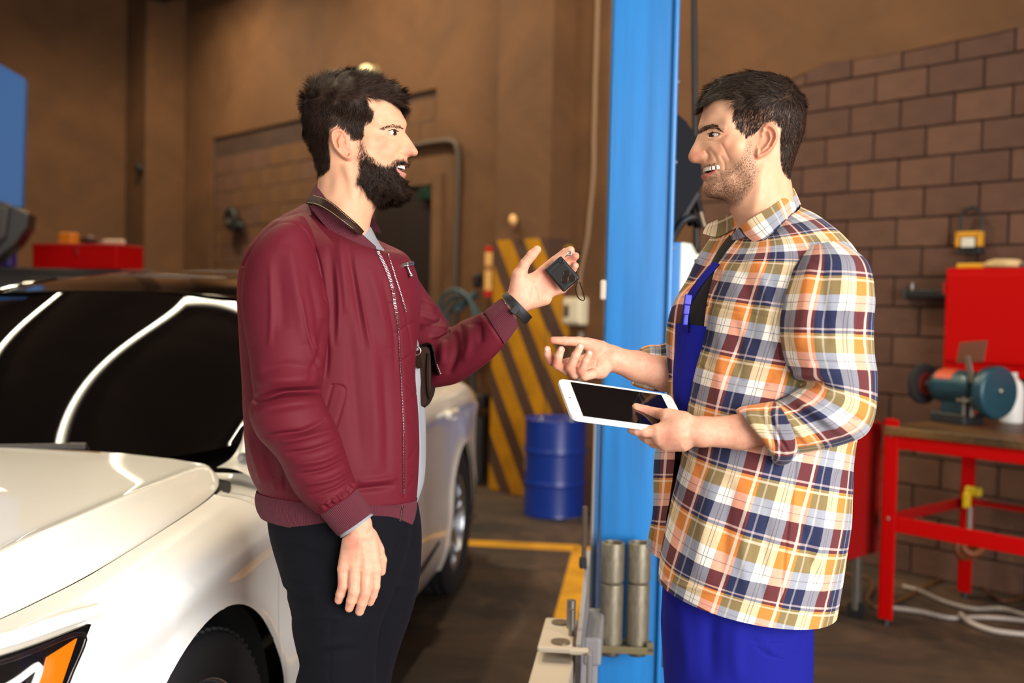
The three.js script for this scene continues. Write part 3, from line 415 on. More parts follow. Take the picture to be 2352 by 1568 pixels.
part('underbody', merge([surface((u, v) => carP(mix(-0.8, 3.85, v), mix(-0.86, 0.86, u), 0.21), 4, 10), surface((u, v) => carP(mix(-0.3, 3.8, v), 0.66, mix(0.2, 0.93, u)), 3, 30), surface((u, v) => carP(mix(-0.6, 0.5, v), mix(-0.7, 0.72, u), 0.84), 6, 12)]), hollow, car);
const liner = s => { const g = []; for (const sg of [1, -1]) g.push(surface((u, v) => { const a = mix(-0.25, Math.PI + 0.25, u); return carP(s + Math.cos(a) * 0.40, sg * mix(0.64, 0.905, v), 0.345 + Math.sin(a) * 0.40); }, 40, 4), surface((u, v) => { const a = mix(-0.25, Math.PI + 0.25, u), r = 0.4 * v; return carP(s + Math.cos(a) * r, sg * 0.645, 0.345 + Math.sin(a) * r); }, 40, 4)); return merge(g); };
part('wheel_liner', liner(0.03), hollow, car); part('wheel_liner', liner(2.968), hollow, car);
// windscreen, roof, rear window, side windows
const wsP = (a, v) => { const q = a * a, s0 = 0.60 + 0.09 * q + 0.01 * q * q * q, h0 = 0.95 + 0.04 * q + 0.03 * q * q * q * q, s1 = 1.335 + 0.13 * q, h1 = 1.436 - 0.03 * q; return carP(mix(s0, s1, v) - 0.02 * Math.sin(Math.PI * v), a * mix(0.712, 0.575, v), mix(h0, h1, v) + 0.035 * Math.sin(Math.PI * v) * (1 - 0.3 * q)); };
const toCar = g => g.map(r => r.map(([s, t, h]) => carP(s, t, h).toArray()));
const glassDark = std(0x0b090a, 0.02, 0, { transmission: 0.28, thickness: 0, ior: 1.52 });
part('windscreen', surface((u, v) => wsP(u * 2 - 1, v), 80, 60), glassDark, car);
const roofGrid = [
  [[1.465, -0.57, 1.416], [1.365, -0.35, 1.429], [1.335, 0, 1.436], [1.365, 0.35, 1.429], [1.465, 0.575, 1.406]],
  [[1.72, -0.575, 1.455], [1.70, -0.35, 1.484], [1.69, 0, 1.492], [1.70, 0.35, 1.484], [1.72, 0.58, 1.446]],
  [[2.2, -0.575, 1.49], [2.2, -0.35, 1.522], [2.2, 0, 1.53], [2.2, 0.35, 1.522], [2.2, 0.58, 1.483]],
  [[2.7, -0.56, 1.465], [2.7, -0.35, 1.493], [2.7, 0, 1.5], [2.7, 0.35, 1.493], [2.7, 0.565, 1.457]],
  [[3.0, -0.54, 1.40], [3.0, -0.35, 1.428], [3.0, 0, 1.435], [3.0, 0.35, 1.428], [3.0, 0.545, 1.392]]];
part('roof', patch(toCar(roofGrid), 50, 60), gloss, car, 'glossy black roof');
part('rear_window', patch(toCar([[[3.0, -0.54, 1.40], [3.0, 0, 1.435], [3.0, 0.545, 1.392]], [[3.3, -0.6, 1.2], [3.33, 0, 1.25], [3.3, 0.6, 1.2]], [[3.6, -0.66, 1.0], [3.66, 0, 1.03], [3.6, 0.66, 1.0]]]), 20, 16), glassDark, car);
part('boot_lid', patch(toCar([[[3.55, -0.72, 0.99], [3.62, 0, 1.03], [3.55, 0.75, 0.99]], [[3.85, -0.66, 0.97], [3.92, 0, 1.0], [3.85, 0.68, 0.97]], [[3.92, -0.6, 0.6], [3.99, 0, 0.6], [3.92, 0.6, 0.6]], [[3.88, -0.6, 0.22], [3.94, 0, 0.22], [3.88, 0.6, 0.22]]]), 24, 24), paint, car);
for (const sg of [1, -1]) {
  part('windscreen_pillar', merge([tube([carP(0.60, sg * 0.76, 0.985), carP(0.72, sg * 0.735, 1.06), carP(0.91, sg * 0.705, 1.17), carP(1.19, sg * 0.648, 1.31), carP(1.47, sg * 0.59, 1.41)], 0.022, 30, 10), surface((u, v) => { const a = curve([[0.50, 0.775, 0.972], [0.64, 0.755, 0.99], [0.78, 0.745, 1.03], [0.95, 0.72, 1.08]], v), b = curve([[0.55, 0.70, 0.965], [0.64, 0.705, 0.98], [0.70, 0.714, 1.03], [0.86, 0.70, 1.13]], v); return carP(mix(b[0], a[0], u), sg * mix(b[1], a[1] + 0.06, u), mix(b[2], a[2] - 0.03, u) + 0.012 * Math.sin(Math.PI * u)); }, 10, 24)]), paint, car);
  part('side_window', patch(toCar([[[0.95, sg * 0.74, 1.03], [1.9, sg * 0.78, 1.04], [3.1, sg * 0.74, 1.05]], [[1.2, sg * 0.69, 1.2], [1.9, sg * 0.70, 1.24], [3.05, sg * 0.66, 1.2]], [[1.5, sg * 0.60, 1.40], [2.1, sg * 0.60, 1.43], [2.95, sg * 0.58, 1.36]]]), 24, 16), glassDark, car);
  part('roof_rail', tube([carP(1.47, sg * 0.59, 1.41), carP(1.75, sg * 0.595, 1.448), carP(2.2, sg * 0.595, 1.482), carP(2.7, sg * 0.58, 1.455), carP(3.0, sg * 0.56, 1.39), carP(3.35, sg * 0.64, 1.16), carP(3.6, sg * 0.72, 1.0)], 0.02, 50), sg > 0 ? gloss : gloss, car);
}
part('roof_trim', merge([tube([carP(1.78, -0.5, 1.478), carP(1.75, 0, 1.5), carP(1.78, 0.5, 1.472)], 0.006, 30), tube([carP(2.3, -0.48, 1.513), carP(2.3, 0, 1.533), carP(2.3, 0.45, 1.513)], 0.006, 30)]), std(0x3a2a20, 0.3), car);
part('mirror', rbox(0.16, 0.12, 0.09, 0.04, 0, 0, 0).rotateY(CA).translate(...carP(0.93, 1.0, 1.1).toArray()), paint, car); part('mirror_arm', rbox(0.1, 0.04, 0.05, 0.015, 0, 0, 0).rotateY(CA).translate(...carP(0.93, 0.91, 1.06).toArray()), gloss, car);
// cabin seen dimly through the glass
{
  const cab = std(0x1c1512, 0.8); part('dashboard', surface((u, v) => { const t = mix(-0.68, 0.68, u), p = curve([[0.68, 0.93], [0.95, 0.985], [1.1, 0.97], [1.16, 0.80]], v); return carP(p[0], t, p[1]); }, 20, 16), cab, car);
  for (const t of [-0.37, 0.37]) { const st = part('seat', merge([rbox(0.46, 0.16, 0.5, 0.06, 0, 0.5, 0), rbox(0.46, 0.62, 0.14, 0.06, 0, 0.82, -0.26)]).rotateY(CA * -1).translate(...carP(1.75, t, 0).toArray()), std(0x2a211c, 0.7), car); part('headrest', rbox(0.25, 0.16, 0.1, 0.045, 0, 1.24, -0.29).rotateY(-CA).translate(...carP(1.75, t, 0).toArray()), std(0x2a211c, 0.7), st); }
  const w = new THREE.TorusGeometry(0.18, 0.016, 12, 40).rotateX(-0.5).rotateY(-CA).translate(...carP(1.18, 0.37, 0.98).toArray()); part('steering_wheel', w, std(0x2b2420, 0.5), car); part('floor_pan', surface((u, v) => carP(mix(0.7, 3.3, v), mix(-0.75, 0.75, u), 0.4), 2, 2), hollow, car);
}
// wipers
part('wiper', merge([rod(carP(0.60, -0.15, 0.975), carP(0.635, 0.24, 0.992), 0.010), rbox(0.05, 0.02, 0.02, 0.006).rotateY(CA).translate(...carP(0.637, 0.25, 0.993).toArray())]), std(0x4a4644, 0.4), car, 'grey wiper arm'); part('wiper', rod(carP(0.60, -0.05, 0.978), carP(0.615, 0.33, 0.978), 0.006), std(0x6b4820, 0.5), car, 'brown wiper blade');
// wheels
function wheel(s, t, turn, name) {
  const g = new THREE.Group(); g.name = name; g.position.copy(carP(s, t, 0.345)); g.rotation.y = Math.PI / 2 - CA + turn; car.add(g);    // local z points out of the car side ... x along the car
  g.rotation.y = -CA + turn;
  const y = a => a.rotateZ(-Math.PI / 2);
  const pr = [[0.235, -0.1], [0.25, -0.113], [0.3, -0.118], [0.328, -0.108], [0.341, -0.09], [0.345, -0.05], [0.345, 0.05], [0.341, 0.09], [0.328, 0.108], [0.3, 0.118], [0.25, 0.113], [0.235, 0.1]];
  const ty = part('tyre', y(lathe(pr, 96)), rubber, g); const tr = [];
  for (let k = 0; k < 72; k++) for (const w of [-0.083, -0.04, 0.0, 0.04, 0.083]) { const b = rbox(0.021, 0.009, 0.032, 0.002, 0, 0, 0, 1); b.rotateY(0.35 * (w > 0 ? 1 : -1)); b.translate(0, 0.3455 - (Math.abs(w) > 0.07 ? 0.004 : 0), w); b.rotateZ(k / 72 * 6.2832 + (w === 0 ? 0.03 : 0)); b.rotateY(Math.PI / 2); tr.push(b); }
  const trm = part('tread', merge(tr), rubber, ty); trm.userData.kind = 'stuff';
  const rim = part('rim', merge([y(lathe([[0.2, -0.1], [0.235, -0.1], [0.243, 0.092], [0.236, 0.1], [0.226, 0.092], [0.205, 0.0], [0.2, -0.1]], 64)), y(lathe([[0, 0.05], [0.05, 0.055], [0.062, 0.045], [0.062, 0.0], [0, 0]], 40))]), alloy, g); part('disc', y(cyl(0.15, 0.15, 0.02, 0, -0.01, 0)), std(0x4a4648, 0.4, 0.7), g);
  for (let k = 0; k < 5; k++) for (const q of [-0.15, 0.15]) { const sp = extrude([[-0.016, 0.045], [0.016, 0.045], [0.012, 0.23], [-0.014, 0.23]], 0.03, 0.004); sp.translate(0, 0, -0.015); sp.rotateX(0.03).rotateZ(k / 5 * 6.2832 + q).translate(0, 0, 0.055); sp.rotateY(Math.PI / 2); part('spoke', sp, alloy, rim); }
  part('hub_cap', y(cyl(0.028, 0.03, 0.012, 0, 0.06, 0)), chrome, rim);
}
wheel(0.03, 0.79, R(-4), 'front_wheel'); wheel(2.968, 0.80, 0, 'rear_wheel');
{ const c = car.children.filter(o => /_wheel$/.test(o.name) && o.isGroup); for (const o of c) { const q = o.clone(); q.position.copy(carP(o.name === 'front_wheel' ? 0.03 : 2.968, -0.80, 0.345)); q.rotation.y += Math.PI; car.add(q); } }
// head lamp
{
  const q = (s, h, o) => carP(s, tFlank(s) + o, h), hl = new THREE.Group(); hl.name = 'headlight'; car.add(hl);
  const quad = (c, o, nu = 24, nv = 16) => surface((u, v) => { const a = [mix(c[0][0], c[1][0], u), mix(c[0][1], c[1][1], u)], b = [mix(c[3][0], c[2][0], u), mix(c[3][1], c[2][1], u)]; return q(mix(a[0], b[0], v), mix(a[1], b[1], v), typeof o === 'function' ? o(u, v) : o); }, nu, nv);
  const TL = [-0.80, 0.845], TR = [-0.437, 0.848], BR = [-0.505, 0.74], BL = [-0.80, 0.745];
  part('housing', thick(quad([TL, TR, BR, BL], 0.004), 0.01), std(0x0c090a, 0.25), hl, 'black lamp housing');
  part('chrome_line', tube([q(-0.78, 0.838, 0.012), q(-0.62, 0.838, 0.012), q(-0.47, 0.84, 0.012), q(-0.452, 0.83, 0.012), q(-0.485, 0.775, 0.012), q(-0.505, 0.742, 0.012)], 0.005, 50), std(0x1d1416, 0.2), hl);
  part('reflector', quad([[-0.66, 0.80], [-0.555, 0.822], [-0.575, 0.745], [-0.66, 0.745]], (u, v) => 0.008 + 0.006 * Math.sin(u * 9)), chrome, hl); part('running_light', tube([q(-0.70, 0.775, 0.014), q(-0.60, 0.80, 0.014), q(-0.555, 0.812, 0.014), q(-0.585, 0.745, 0.014)], 0.007, 40), std(0xf4f4f2, 0.2), hl);
  part('indicator', thick(quad([[-0.54, 0.822], [-0.475, 0.834], [-0.522, 0.742], [-0.57, 0.742]], 0.011), 0.006), std(0xe8780a, 0.25, 0, { clearcoat: 1 }), hl, 'amber side reflector');
  part('lens', quad([TL, TR, BR, BL], 0.022), std(0xffffff, 0.02, 0, { transmission: 1, thickness: 0, ior: 1.45 }), hl);
  part('brow', tube([q(-0.80, 0.868, -0.002), q(-0.62, 0.868, 0.0), q(-0.47, 0.866, 0.0), q(-0.40, 0.86, -0.006)], 0.014, 30), paint, car);
}
/* ---------- two-post lift: blue column, carriage, arm ---------- */
const blueP = std(0x1f7fc8, 0.34, 0, { clearcoat: 0.5, clearcoatRoughness: 0.2, map: setRep(dataTex(256, (x, y) => { const c = 232 + tileNoise(x, y, 5, 4) * 34 + tileNoise(x * 1, y, 50, 2, 8) * 10; return [c - 6, c, c + 2]; }), 1.2) });
{
  var liftG; const base = at(1462, 784, 3.25).setY(0), turn = R(-4), g = thing('car_lift', 'tall blue steel lift column between the two men', 'car lift', base, turn), w = 0.196; liftG = g;
  part('base_plate', rbox(0.5, 0.02, 0.5, 0.004, 0, 0.01, -0.14), blueP, g);
  part('column', rbox(w, 4.3, 0.26, 0.012, 0, 2.17, -0.13, 3), blueP, g);
  part('edge_rib', rbox(0.018, 4.3, 0.02, 0.008, w / 2 - 0.004, 2.17, 0.006), blueP, g);
  const c = part('carriage', merge([rbox(0.028, 1.75, 0.2, 0.004, w / 2 + 0.016, 0.745, -0.11), rbox(0.014, 1.25, 0.05, 0.003, -w / 2 - 0.013, 0.55, -0.04)]), blueP, g);
  part('slot', box(0.02, 0.2, 0.004, w / 2 + 0.018, 0.415, -0.006), black, c); part('guide_strip', rbox(0.02, 1.3, 0.03, 0.004, -w / 2 - 0.016, 0.5, -0.03), std(0x8a8684, 0.5), c, 'grey guide strip'); part('cable_sheave', rbox(0.02, 0.06, 0.03, 0.006, -w / 2 - 0.006, 1.47, -0.02), std(0xcfc2b0, 0.5), g);
  for (const y of [1.28, 1.6, 1.86, 2.1]) part('rivet', new THREE.SphereGeometry(0.005, 10, 8).translate(w / 2 + 0.006, y, 0.0), steel, g);
}
const galv = std(0xa9a698, 0.42, 0.6, { map: setRep(plasterTex, 6) });
for (const [x, l] of [[1404, 'left steel adapter tube in the rack on the blue column'], [1465, 'right steel adapter tube in the rack on the blue column']]) {
  const p = at(x - 2, 1480, 3.20), g = thing('lift_adapter', l, 'adapter', p.clone()), r = 0.0345;
  part('lower_sleeve', lathe([[r - 0.006, -0.02], [r - 0.003, 0.0], [r, 0.008], [r, 0.182], [r - 0.003, 0.186], [r - 0.008, 0.186]], 32), galv, g); part('upper_sleeve', lathe([[r - 0.008, 0.186], [r - 0.002, 0.192], [r + 0.0005, 0.197], [r + 0.0005, 0.306], [r - 0.002, 0.31], [r - 0.006, 0.308], [r - 0.006, 0.2], [0, 0.2]], 32), galv, g); part('stub', lathe([[0, -0.03], [r - 0.008, -0.03], [r - 0.005, -0.025], [r - 0.005, 0.02]], 32), std(0x6a665c, 0.45, 0.8), g);
}
{ const p = at(1434, 1478, 3.20), g = thing('adapter_rack', 'flat steel rack bracket carrying two adapter tubes on the blue column', 'rack', p, R(-4)), s = new THREE.Shape(); s.moveTo(-0.084, -0.03); s.lineTo(0.084, -0.03); s.lineTo(0.084, 0.05); s.lineTo(-0.084, 0.05);
  for (const x of [-0.041, 0.039]) { const h = new THREE.Path(); h.absarc(x, 0, 0.0355, 0, 6.3, true); s.holes.push(h); } part('plate', new THREE.ExtrudeGeometry(s, { depth: 0.007, bevelEnabled: false }).rotateX(-Math.PI / 2).translate(0, -0.008, 0.0), std(0x7d7458, 0.45, 0.7), g); part('front_lip', rbox(0.168, 0.022, 0.006, 0.002, 0, -0.006, 0.042), std(0x84795a, 0.45, 0.7), g); part('tab', rbox(0.02, 0.03, 0.006, 0.002, -0.074, 0.005, 0.042), std(0x7d7458, 0.45, 0.7), g); part('tab', rbox(0.02, 0.03, 0.006, 0.002, 0.074, 0.005, 0.042), std(0x7d7458, 0.45, 0.7), g); }
{ // cream lift arm pointing at the camera
  const a0 = at(1290, 1424, 2.93), a1 = at(1274, 1492, 2.68), y = a0.y, d = a1.clone().sub(a0).setY(0).normalize(), turn = Math.atan2(d.x, d.z), g = new THREE.Group(), cr = std(0xcdc0ae, 0.45), gr = std(0x8d8a8c, 0.45);
  g.name = 'arm'; g.userData.label = 'cream steel lift arm with bracket'; g.position.set(a1.x, 0, a1.z); g.rotation.y = turn; scene.add(g); liftG.updateMatrixWorld(true); liftG.attach(g);   // local z runs towards the camera
  part('tube', rbox(0.098, 0.09, 0.9, 0.008, -0.002, y - 0.075, 0.35), cr, g);
  part('bracket', merge([rbox(0.088, 0.014, 0.26, 0.006, 0, y, -0.12), rbox(0.05, 0.014, 0.03, 0.006, 0.06, y - 0.004, -0.01)]), cr, g);
  part('side_plate', merge([rbox(0.014, 0.2, 0.06, 0.006, 0.088, y - 0.1, -0.01), extrude([[0, -0.02], [0.52, 0.10], [0.52, -0.12], [0, -0.12]], 0.012).rotateY(Math.PI / 2).translate(0.052, y + 0.03, -0.02)]), gr, g);
  part('pin', cyl(0.012, 0.012, 0.1, 0.03, y + 0.03, -0.17), steel, g); part('pin', cyl(0.008, 0.008, 0.07, 0.036, y + 0.04, -0.1), steel, g); part('bolt', cyl(0.024, 0.024, 0.006, 0.012, y + 0.009, -0.035), std(0x8c8070, 0.4, 0.8), g); part('bolt', cyl(0.024, 0.024, 0.006, 0.0, y + 0.009, -0.2), std(0x8c8070, 0.4, 0.8), g);
  part('hub', rbox(0.05, 0.08, 0.3, 0.01, 0.085, y - 0.09, -0.42), gr, g); part('foot', rbox(0.05, y - 0.12, 0.05, 0.004, 0.07, (y - 0.12) / 2, -0.5), gr, g);
  { const q = at(1339, 1292, 3.1), f = 3.1 / FOCAL; wpartR('stop_block', rbox(0.022, 0.03, 0.03, 0.004).translate(q.x, q.y, q.z), black, liftG); wpartR('stop_bar', rbox(0.014, 0.15, 0.02, 0.003).translate(q.x + 0.002, q.y + 0.09, q.z), std(0x4a3828, 0.6), liftG); }
}
{ // black control box with hoses, oil jug
  const p = at(1560, 430, 3.45), g = thing('control_box', 'dark grey wedge-shaped control box on the right side of the column', 'control box', p, R(-4)), f = 1 / 710, m = std(0x15161c, 0.6, 0, { specularIntensity: 0.25 }), q = (x, y) => [(x - 1560) * f, -(y - 430) * f];
  part('box', extrude([q(1520, 262), q(1551, 266), q(1570, 282), q(1600, 325), q(1612, 420), q(1601, 440), q(1549, 533), q(1520, 536)], 0.16, 0.004).translate(0, 0, -0.16), m, g); part('bracket', extrude([q(1549, 533), q(1601, 440), q(1606, 446), q(1554, 540)], 0.17, 0.002).translate(0, 0, -0.165), black, g); part('mount', rbox(0.06, 0.1, 0.08, 0.01, -0.06, 0, -0.1), black, g);
  const hs = (pts, r) => part('hose', tube(pts.map(([x, y, z]) => V((x - 1560) * f, -(y - 430) * f, z)), r, 60), black, g);
  hs([[1602, 430, -0.1], [1612, 470, -0.08], [1614, 500, -0.05], [1600, 515, -0.02]], 0.012); hs([[1540, 582, 0.0], [1550, 545, 0.0], [1575, 505, 0.01], [1598, 498, 0.0], [1612, 515, -0.05]], 0.0115); hs([[1595, 445, -0.12], [1598, 480, -0.1], [1590, 512, -0.06]], 0.009);
  part('fitting', cyl(0.012, 0.012, 0.05, 0.045, -0.12, -0.02).rotateZ(0.3), std(0x6a5b48, 0.4, 0.7), g);
}
{ const pts = []; for (let y = 4.6; y > 1.5; y -= 0.2) pts.push(V(0, y, 0).add(V(0.012 * fbm(y, 2, 2), 0, 0))); const a = at(1597, 40, 3.8), b = at(1600, 330, 3.8); tag(wpart('black_cable', tube(pts.map(p => { const k = (p.y - a.y) / (b.y - a.y); return V(mix(a.x, b.x, k) + p.x, p.y, mix(a.z, b.z, k)); }), 0.011, 60), black), 'thick black cable hanging straight down behind the column', 'cable'); }
{ const p = at(1572, 690, 3.78), g = thing('oil_jug', 'white plastic jug on a bracket behind the column', 'jug', p, R(-4)); part('body', rbox(0.13, 0.205, 0.12, 0.02, 0, 0.06, 0), std(0xdcdcd8, 0.5), g); part('shoulder', lathe([[0, 0.05], [0.03, 0.045], [0.055, 0.0], [0.06, -0.01]], 24).translate(-0.01, 0.155, 0), std(0xdcdcd8, 0.5), g); part('cap', cyl(0.022, 0.022, 0.05, 0, 0, 0).rotateZ(-0.8).translate(0.065, 0.16, 0.0), std(0x2a2020, 0.5), g); part('shelf', rbox(0.2, 0.012, 0.16, 0.003, -0.03, -0.04, 0), black, g); }
/* ---------- tools for the figures (drawn up in millimetre-like units of the survey plane) ---------- */
const ZC = V(0, 0, 1).transformDirection(camera.matrixWorld);
const plane = D => { const o = at(0, 0, D), ex = at(1, 0, D).sub(o), ey = at(0, 1, D).sub(o), k = D / FOCAL; const f = (x, y, z = 0) => V(o.x + ex.x * x + ey.x * y + ZC.x * z * k, o.y + ex.y * x + ey.y * y + ZC.y * z * k, o.z + ex.z * x + ey.z * y + ZC.z * z * k); f.k = k; return f; };
const near = (x, y, z) => [1176 + (x - 1176) * (1 - z / FOCAL), 784 + (y - 784) * (1 - z / FOCAL)];
const seg2 = (x, y, ax, ay, bx, by) => { const dx = bx - ax, dy = by - ay, t = clamp(((x - ax) * dx + (y - ay) * dy) / (dx * dx + dy * dy || 1e-9)); return Math.hypot(x - ax - dx * t, y - ay - dy * t); };
const inPoly = (P, x, y) => { let c = false; for (let i = 0, j = P.length - 1; i < P.length; j = i++) if ((P[i][1] > y) !== (P[j][1] > y) && x < (P[j][0] - P[i][0]) * (y - P[i][1]) / (P[j][1] - P[i][1]) + P[i][0]) c = !c; return c; };
const sdPoly = (P, x, y) => { let d = 1e9; for (let i = 0, j = P.length - 1; i < P.length; j = i++) d = Math.min(d, seg2(x, y, P[j][0], P[j][1], P[i][0], P[i][1])); return inPoly(P, x, y) ? -d : d; };
const polyDist = (L, x, y) => { let d = 1e9; for (let i = 1; i < L.length; i++) d = Math.min(d, seg2(x, y, L[i - 1][0], L[i - 1][1], L[i][0], L[i][1])); return d; };
function smoothLoop(P, n = 4) { const o = [], m = P.length; for (let i = 0; i < m; i++) for (let k = 0; k < n; k++) { const t = k / n, g = q => P[(i + q + m) % m]; o.push([0, 1].map(c => catmull(g(-1)[c], g(0)[c], g(1)[c], g(2)[c], t))); } return o; }
function smoothLine(P, n = 6) { if (P.length < 2) return [P[0], P[0]]; const o = [], m = (P.length - 1) * n; for (let i = 0; i <= m; i++) o.push(curve(P, i / m)); return o; }
class Map2 {
  constructor(x0, y0, x1, y1, step, fn) { this.x0 = x0; this.y0 = y0; this.s = step; this.w = Math.ceil((x1 - x0) / step) + 1; this.h = Math.ceil((y1 - y0) / step) + 1; this.a = new Float32Array(this.w * this.h); for (let j = 0; j < this.h; j++) for (let i = 0; i < this.w; i++) this.a[j * this.w + i] = fn(x0 + i * step, y0 + j * step); }
  get(x, y) { let u = clamp((x - this.x0) / this.s, 0, this.w - 1.001), v = clamp((y - this.y0) / this.s, 0, this.h - 1.001); const i = u | 0, j = v | 0, a = this.a, k = j * this.w + i; u -= i; v -= j; return (a[k] * (1 - u) + a[k + 1] * u) * (1 - v) + (a[k + this.w] * (1 - u) + a[k + this.w + 1] * u) * v; }
  blur(r) { for (let p = 0; p < 2; p++) { const b = new Float32Array(this.a.length); for (let j = 0; j < this.h; j++) for (let i = 0; i < this.w; i++) { let s = 0, n = 0; for (let k = -r; k <= r; k++) { const ii = p ? i : i + k, jj = p ? j + k : j; if (ii >= 0 && jj >= 0 && ii < this.w && jj < this.h) { s += this.a[jj * this.w + ii]; n++; } } b[j * this.w + i] = s / n; } this.a = b; } return this; }
}
/* scattered values blended smoothly */
const idw = (pts, pow = 3, soft = 60) => (x, y) => { let s = 0, w = 0; for (const p of pts) { const d = (x - p[0]) ** 2 + (y - p[1]) ** 2 + soft, q = Math.pow(d, -pow / 2); s += q * p[2]; w += q; } return s / w; };
/* surface nets over a field f(x, y, z) < 0 inside */
function isoMesh(f, lo, hi, h) {
  const n = [0, 1, 2].map(k => Math.ceil((hi[k] - lo[k]) / h) + 1), [nx, ny, nz] = n, G = new Float32Array(nx * ny * nz), B = 6, diag = B * h * 1.0;
  for (let bk = 0; bk < nz; bk += B) for (let bj = 0; bj < ny; bj += B) for (let bi = 0; bi < nx; bi += B) {
    const c = f(lo[0] + (bi + B / 2) * h, lo[1] + (bj + B / 2) * h, lo[2] + (bk + B / 2) * h), far = Math.abs(c) > diag * 1.5;
    for (let k = bk; k < Math.min(bk + B, nz); k++) for (let j = bj; j < Math.min(bj + B, ny); j++) for (let i = bi; i < Math.min(bi + B, nx); i++) G[(k * ny + j) * nx + i] = far ? c : f(lo[0] + i * h, lo[1] + j * h, lo[2] + k * h);
  }
  const id = new Int32Array(nx * ny * nz).fill(-1), pos = [], idx = [], off = [0, 1, nx, nx + 1, nx * ny, nx * ny + 1, nx * ny + nx, nx * ny + nx + 1];
  const E = [[0, 1], [2, 3], [4, 5], [6, 7], [0, 2], [1, 3], [4, 6], [5, 7], [0, 4], [1, 5], [2, 6], [3, 7]];
  for (let k = 0; k < nz - 1; k++) for (let j = 0; j < ny - 1; j++) for (let i = 0; i < nx - 1; i++) {
    const c = (k * ny + j) * nx + i; let m = 0; for (let q = 0; q < 8; q++) if (G[c + off[q]] < 0) m++; if (m === 0 || m === 8) continue;
    let x = 0, y = 0, z = 0, e = 0; for (const [a, b] of E) { const A = G[c + off[a]], Bv = G[c + off[b]]; if ((A < 0) === (Bv < 0)) continue; const t = A / (A - Bv); x += (a & 1) + ((b & 1) - (a & 1)) * t; y += ((a >> 1) & 1) + (((b >> 1) & 1) - ((a >> 1) & 1)) * t; z += (a >> 2) + ((b >> 2) - (a >> 2)) * t; e++; }
    id[c] = pos.length / 3; pos.push(lo[0] + (i + x / e) * h, lo[1] + (j + y / e) * h, lo[2] + (k + z / e) * h);
  }
  const q4 = (a, b, c, d, flip) => { if (a < 0 || b < 0 || c < 0 || d < 0) return; if (flip) idx.push(a, c, b, b, c, d); else idx.push(a, b, c, b, d, c); };
  for (let k = 1; k < nz - 1; k++) for (let j = 1; j < ny - 1; j++) for (let i = 1; i < nx - 1; i++) {
    const c = (k * ny + j) * nx + i, s = G[c] < 0, X = nx, Y = nx * ny;
    if (s !== (G[c + 1] < 0)) q4(id[c - X - Y], id[c - Y], id[c - X], id[c], !s);
    if (s !== (G[c + X] < 0)) q4(id[c - 1 - Y], id[c - Y], id[c - 1], id[c], s);
    if (s !== (G[c + Y] < 0)) q4(id[c - 1 - X], id[c - X], id[c - 1], id[c], !s);
  }
  return { pos, idx };
}
function meshFrom(m, W, color) {          // to world, with vertex colours
  const n = m.pos.length / 3, P = new Float32Array(n * 3), C = new Float32Array(n * 3);
  for (let i = 0; i < n; i++) { const x = m.pos[i * 3], y = m.pos[i * 3 + 1], z = m.pos[i * 3 + 2], w = W(x, y, z); P[i * 3] = w.x; P[i * 3 + 1] = w.y; P[i * 3 + 2] = w.z; const c = color(x, y, z); C[i * 3] = c[0]; C[i * 3 + 1] = c[1]; C[i * 3 + 2] = c[2]; }
  const g = new THREE.BufferGeometry(); g.setAttribute('position', new THREE.BufferAttribute(P, 3)); g.setAttribute('color', new THREE.BufferAttribute(C, 3));
  const I = m.idx.slice(); for (let k = 0; k < I.length; k += 3) { const t = I[k + 1]; I[k + 1] = I[k + 2]; I[k + 2] = t; }   // the survey plane's y runs down
  g.setIndex(I); g.computeVertexNormals(); return g;
}
const mergeSkin = gs => mergeGeometries(gs);
const lin = (r, g, b) => { const c = new THREE.Color().setRGB(r / 255, g / 255, b / 255, THREE.SRGBColorSpace); return [c.r, c.g, c.b]; };
const mixC = (a, b, t) => [a[0] + (b[0] - a[0]) * t, a[1] + (b[1] - a[1]) * t, a[2] + (b[2] - a[2]) * t];
const smin = (a, b, k) => { const h = Math.max(k - Math.abs(a - b), 0) / k; return Math.min(a, b) - h * h * k * 0.25; };
const smax = (a, b, k) => -smin(-a, -b, k);
function cone(x, y, z, a, b) {           // tapered capsule between joints [x, y, z, r]
  const dx = b[0] - a[0], dy = b[1] - a[1], dz = b[2] - a[2], l = dx * dx + dy * dy + dz * dz, t = clamp(((x - a[0]) * dx + (y - a[1]) * dy + (z - a[2]) * dz) / (l || 1e-9));
  return Math.hypot(x - a[0] - dx * t, y - a[1] - dy * t, z - a[2] - dz * t) - (a[3] + (b[3] - a[3]) * t);
}
function ellipsoid(x, y, z, c, r) { const k0 = Math.hypot((x - c[0]) / r[0], (y - c[1]) / r[1], (z - c[2]) / r[2]), k1 = Math.hypot((x - c[0]) / (r[0] * r[0]), (y - c[1]) / (r[1] * r[1]), (z - c[2]) / (r[2] * r[2])); return k0 * (k0 - 1) / (k1 || 1e-6); }
const roundMeet = (a, b, r) => { const p = a + r, q = b + r; return Math.min(Math.max(p, q), 0) + Math.hypot(Math.max(p, 0), Math.max(q, 0)) - r; };
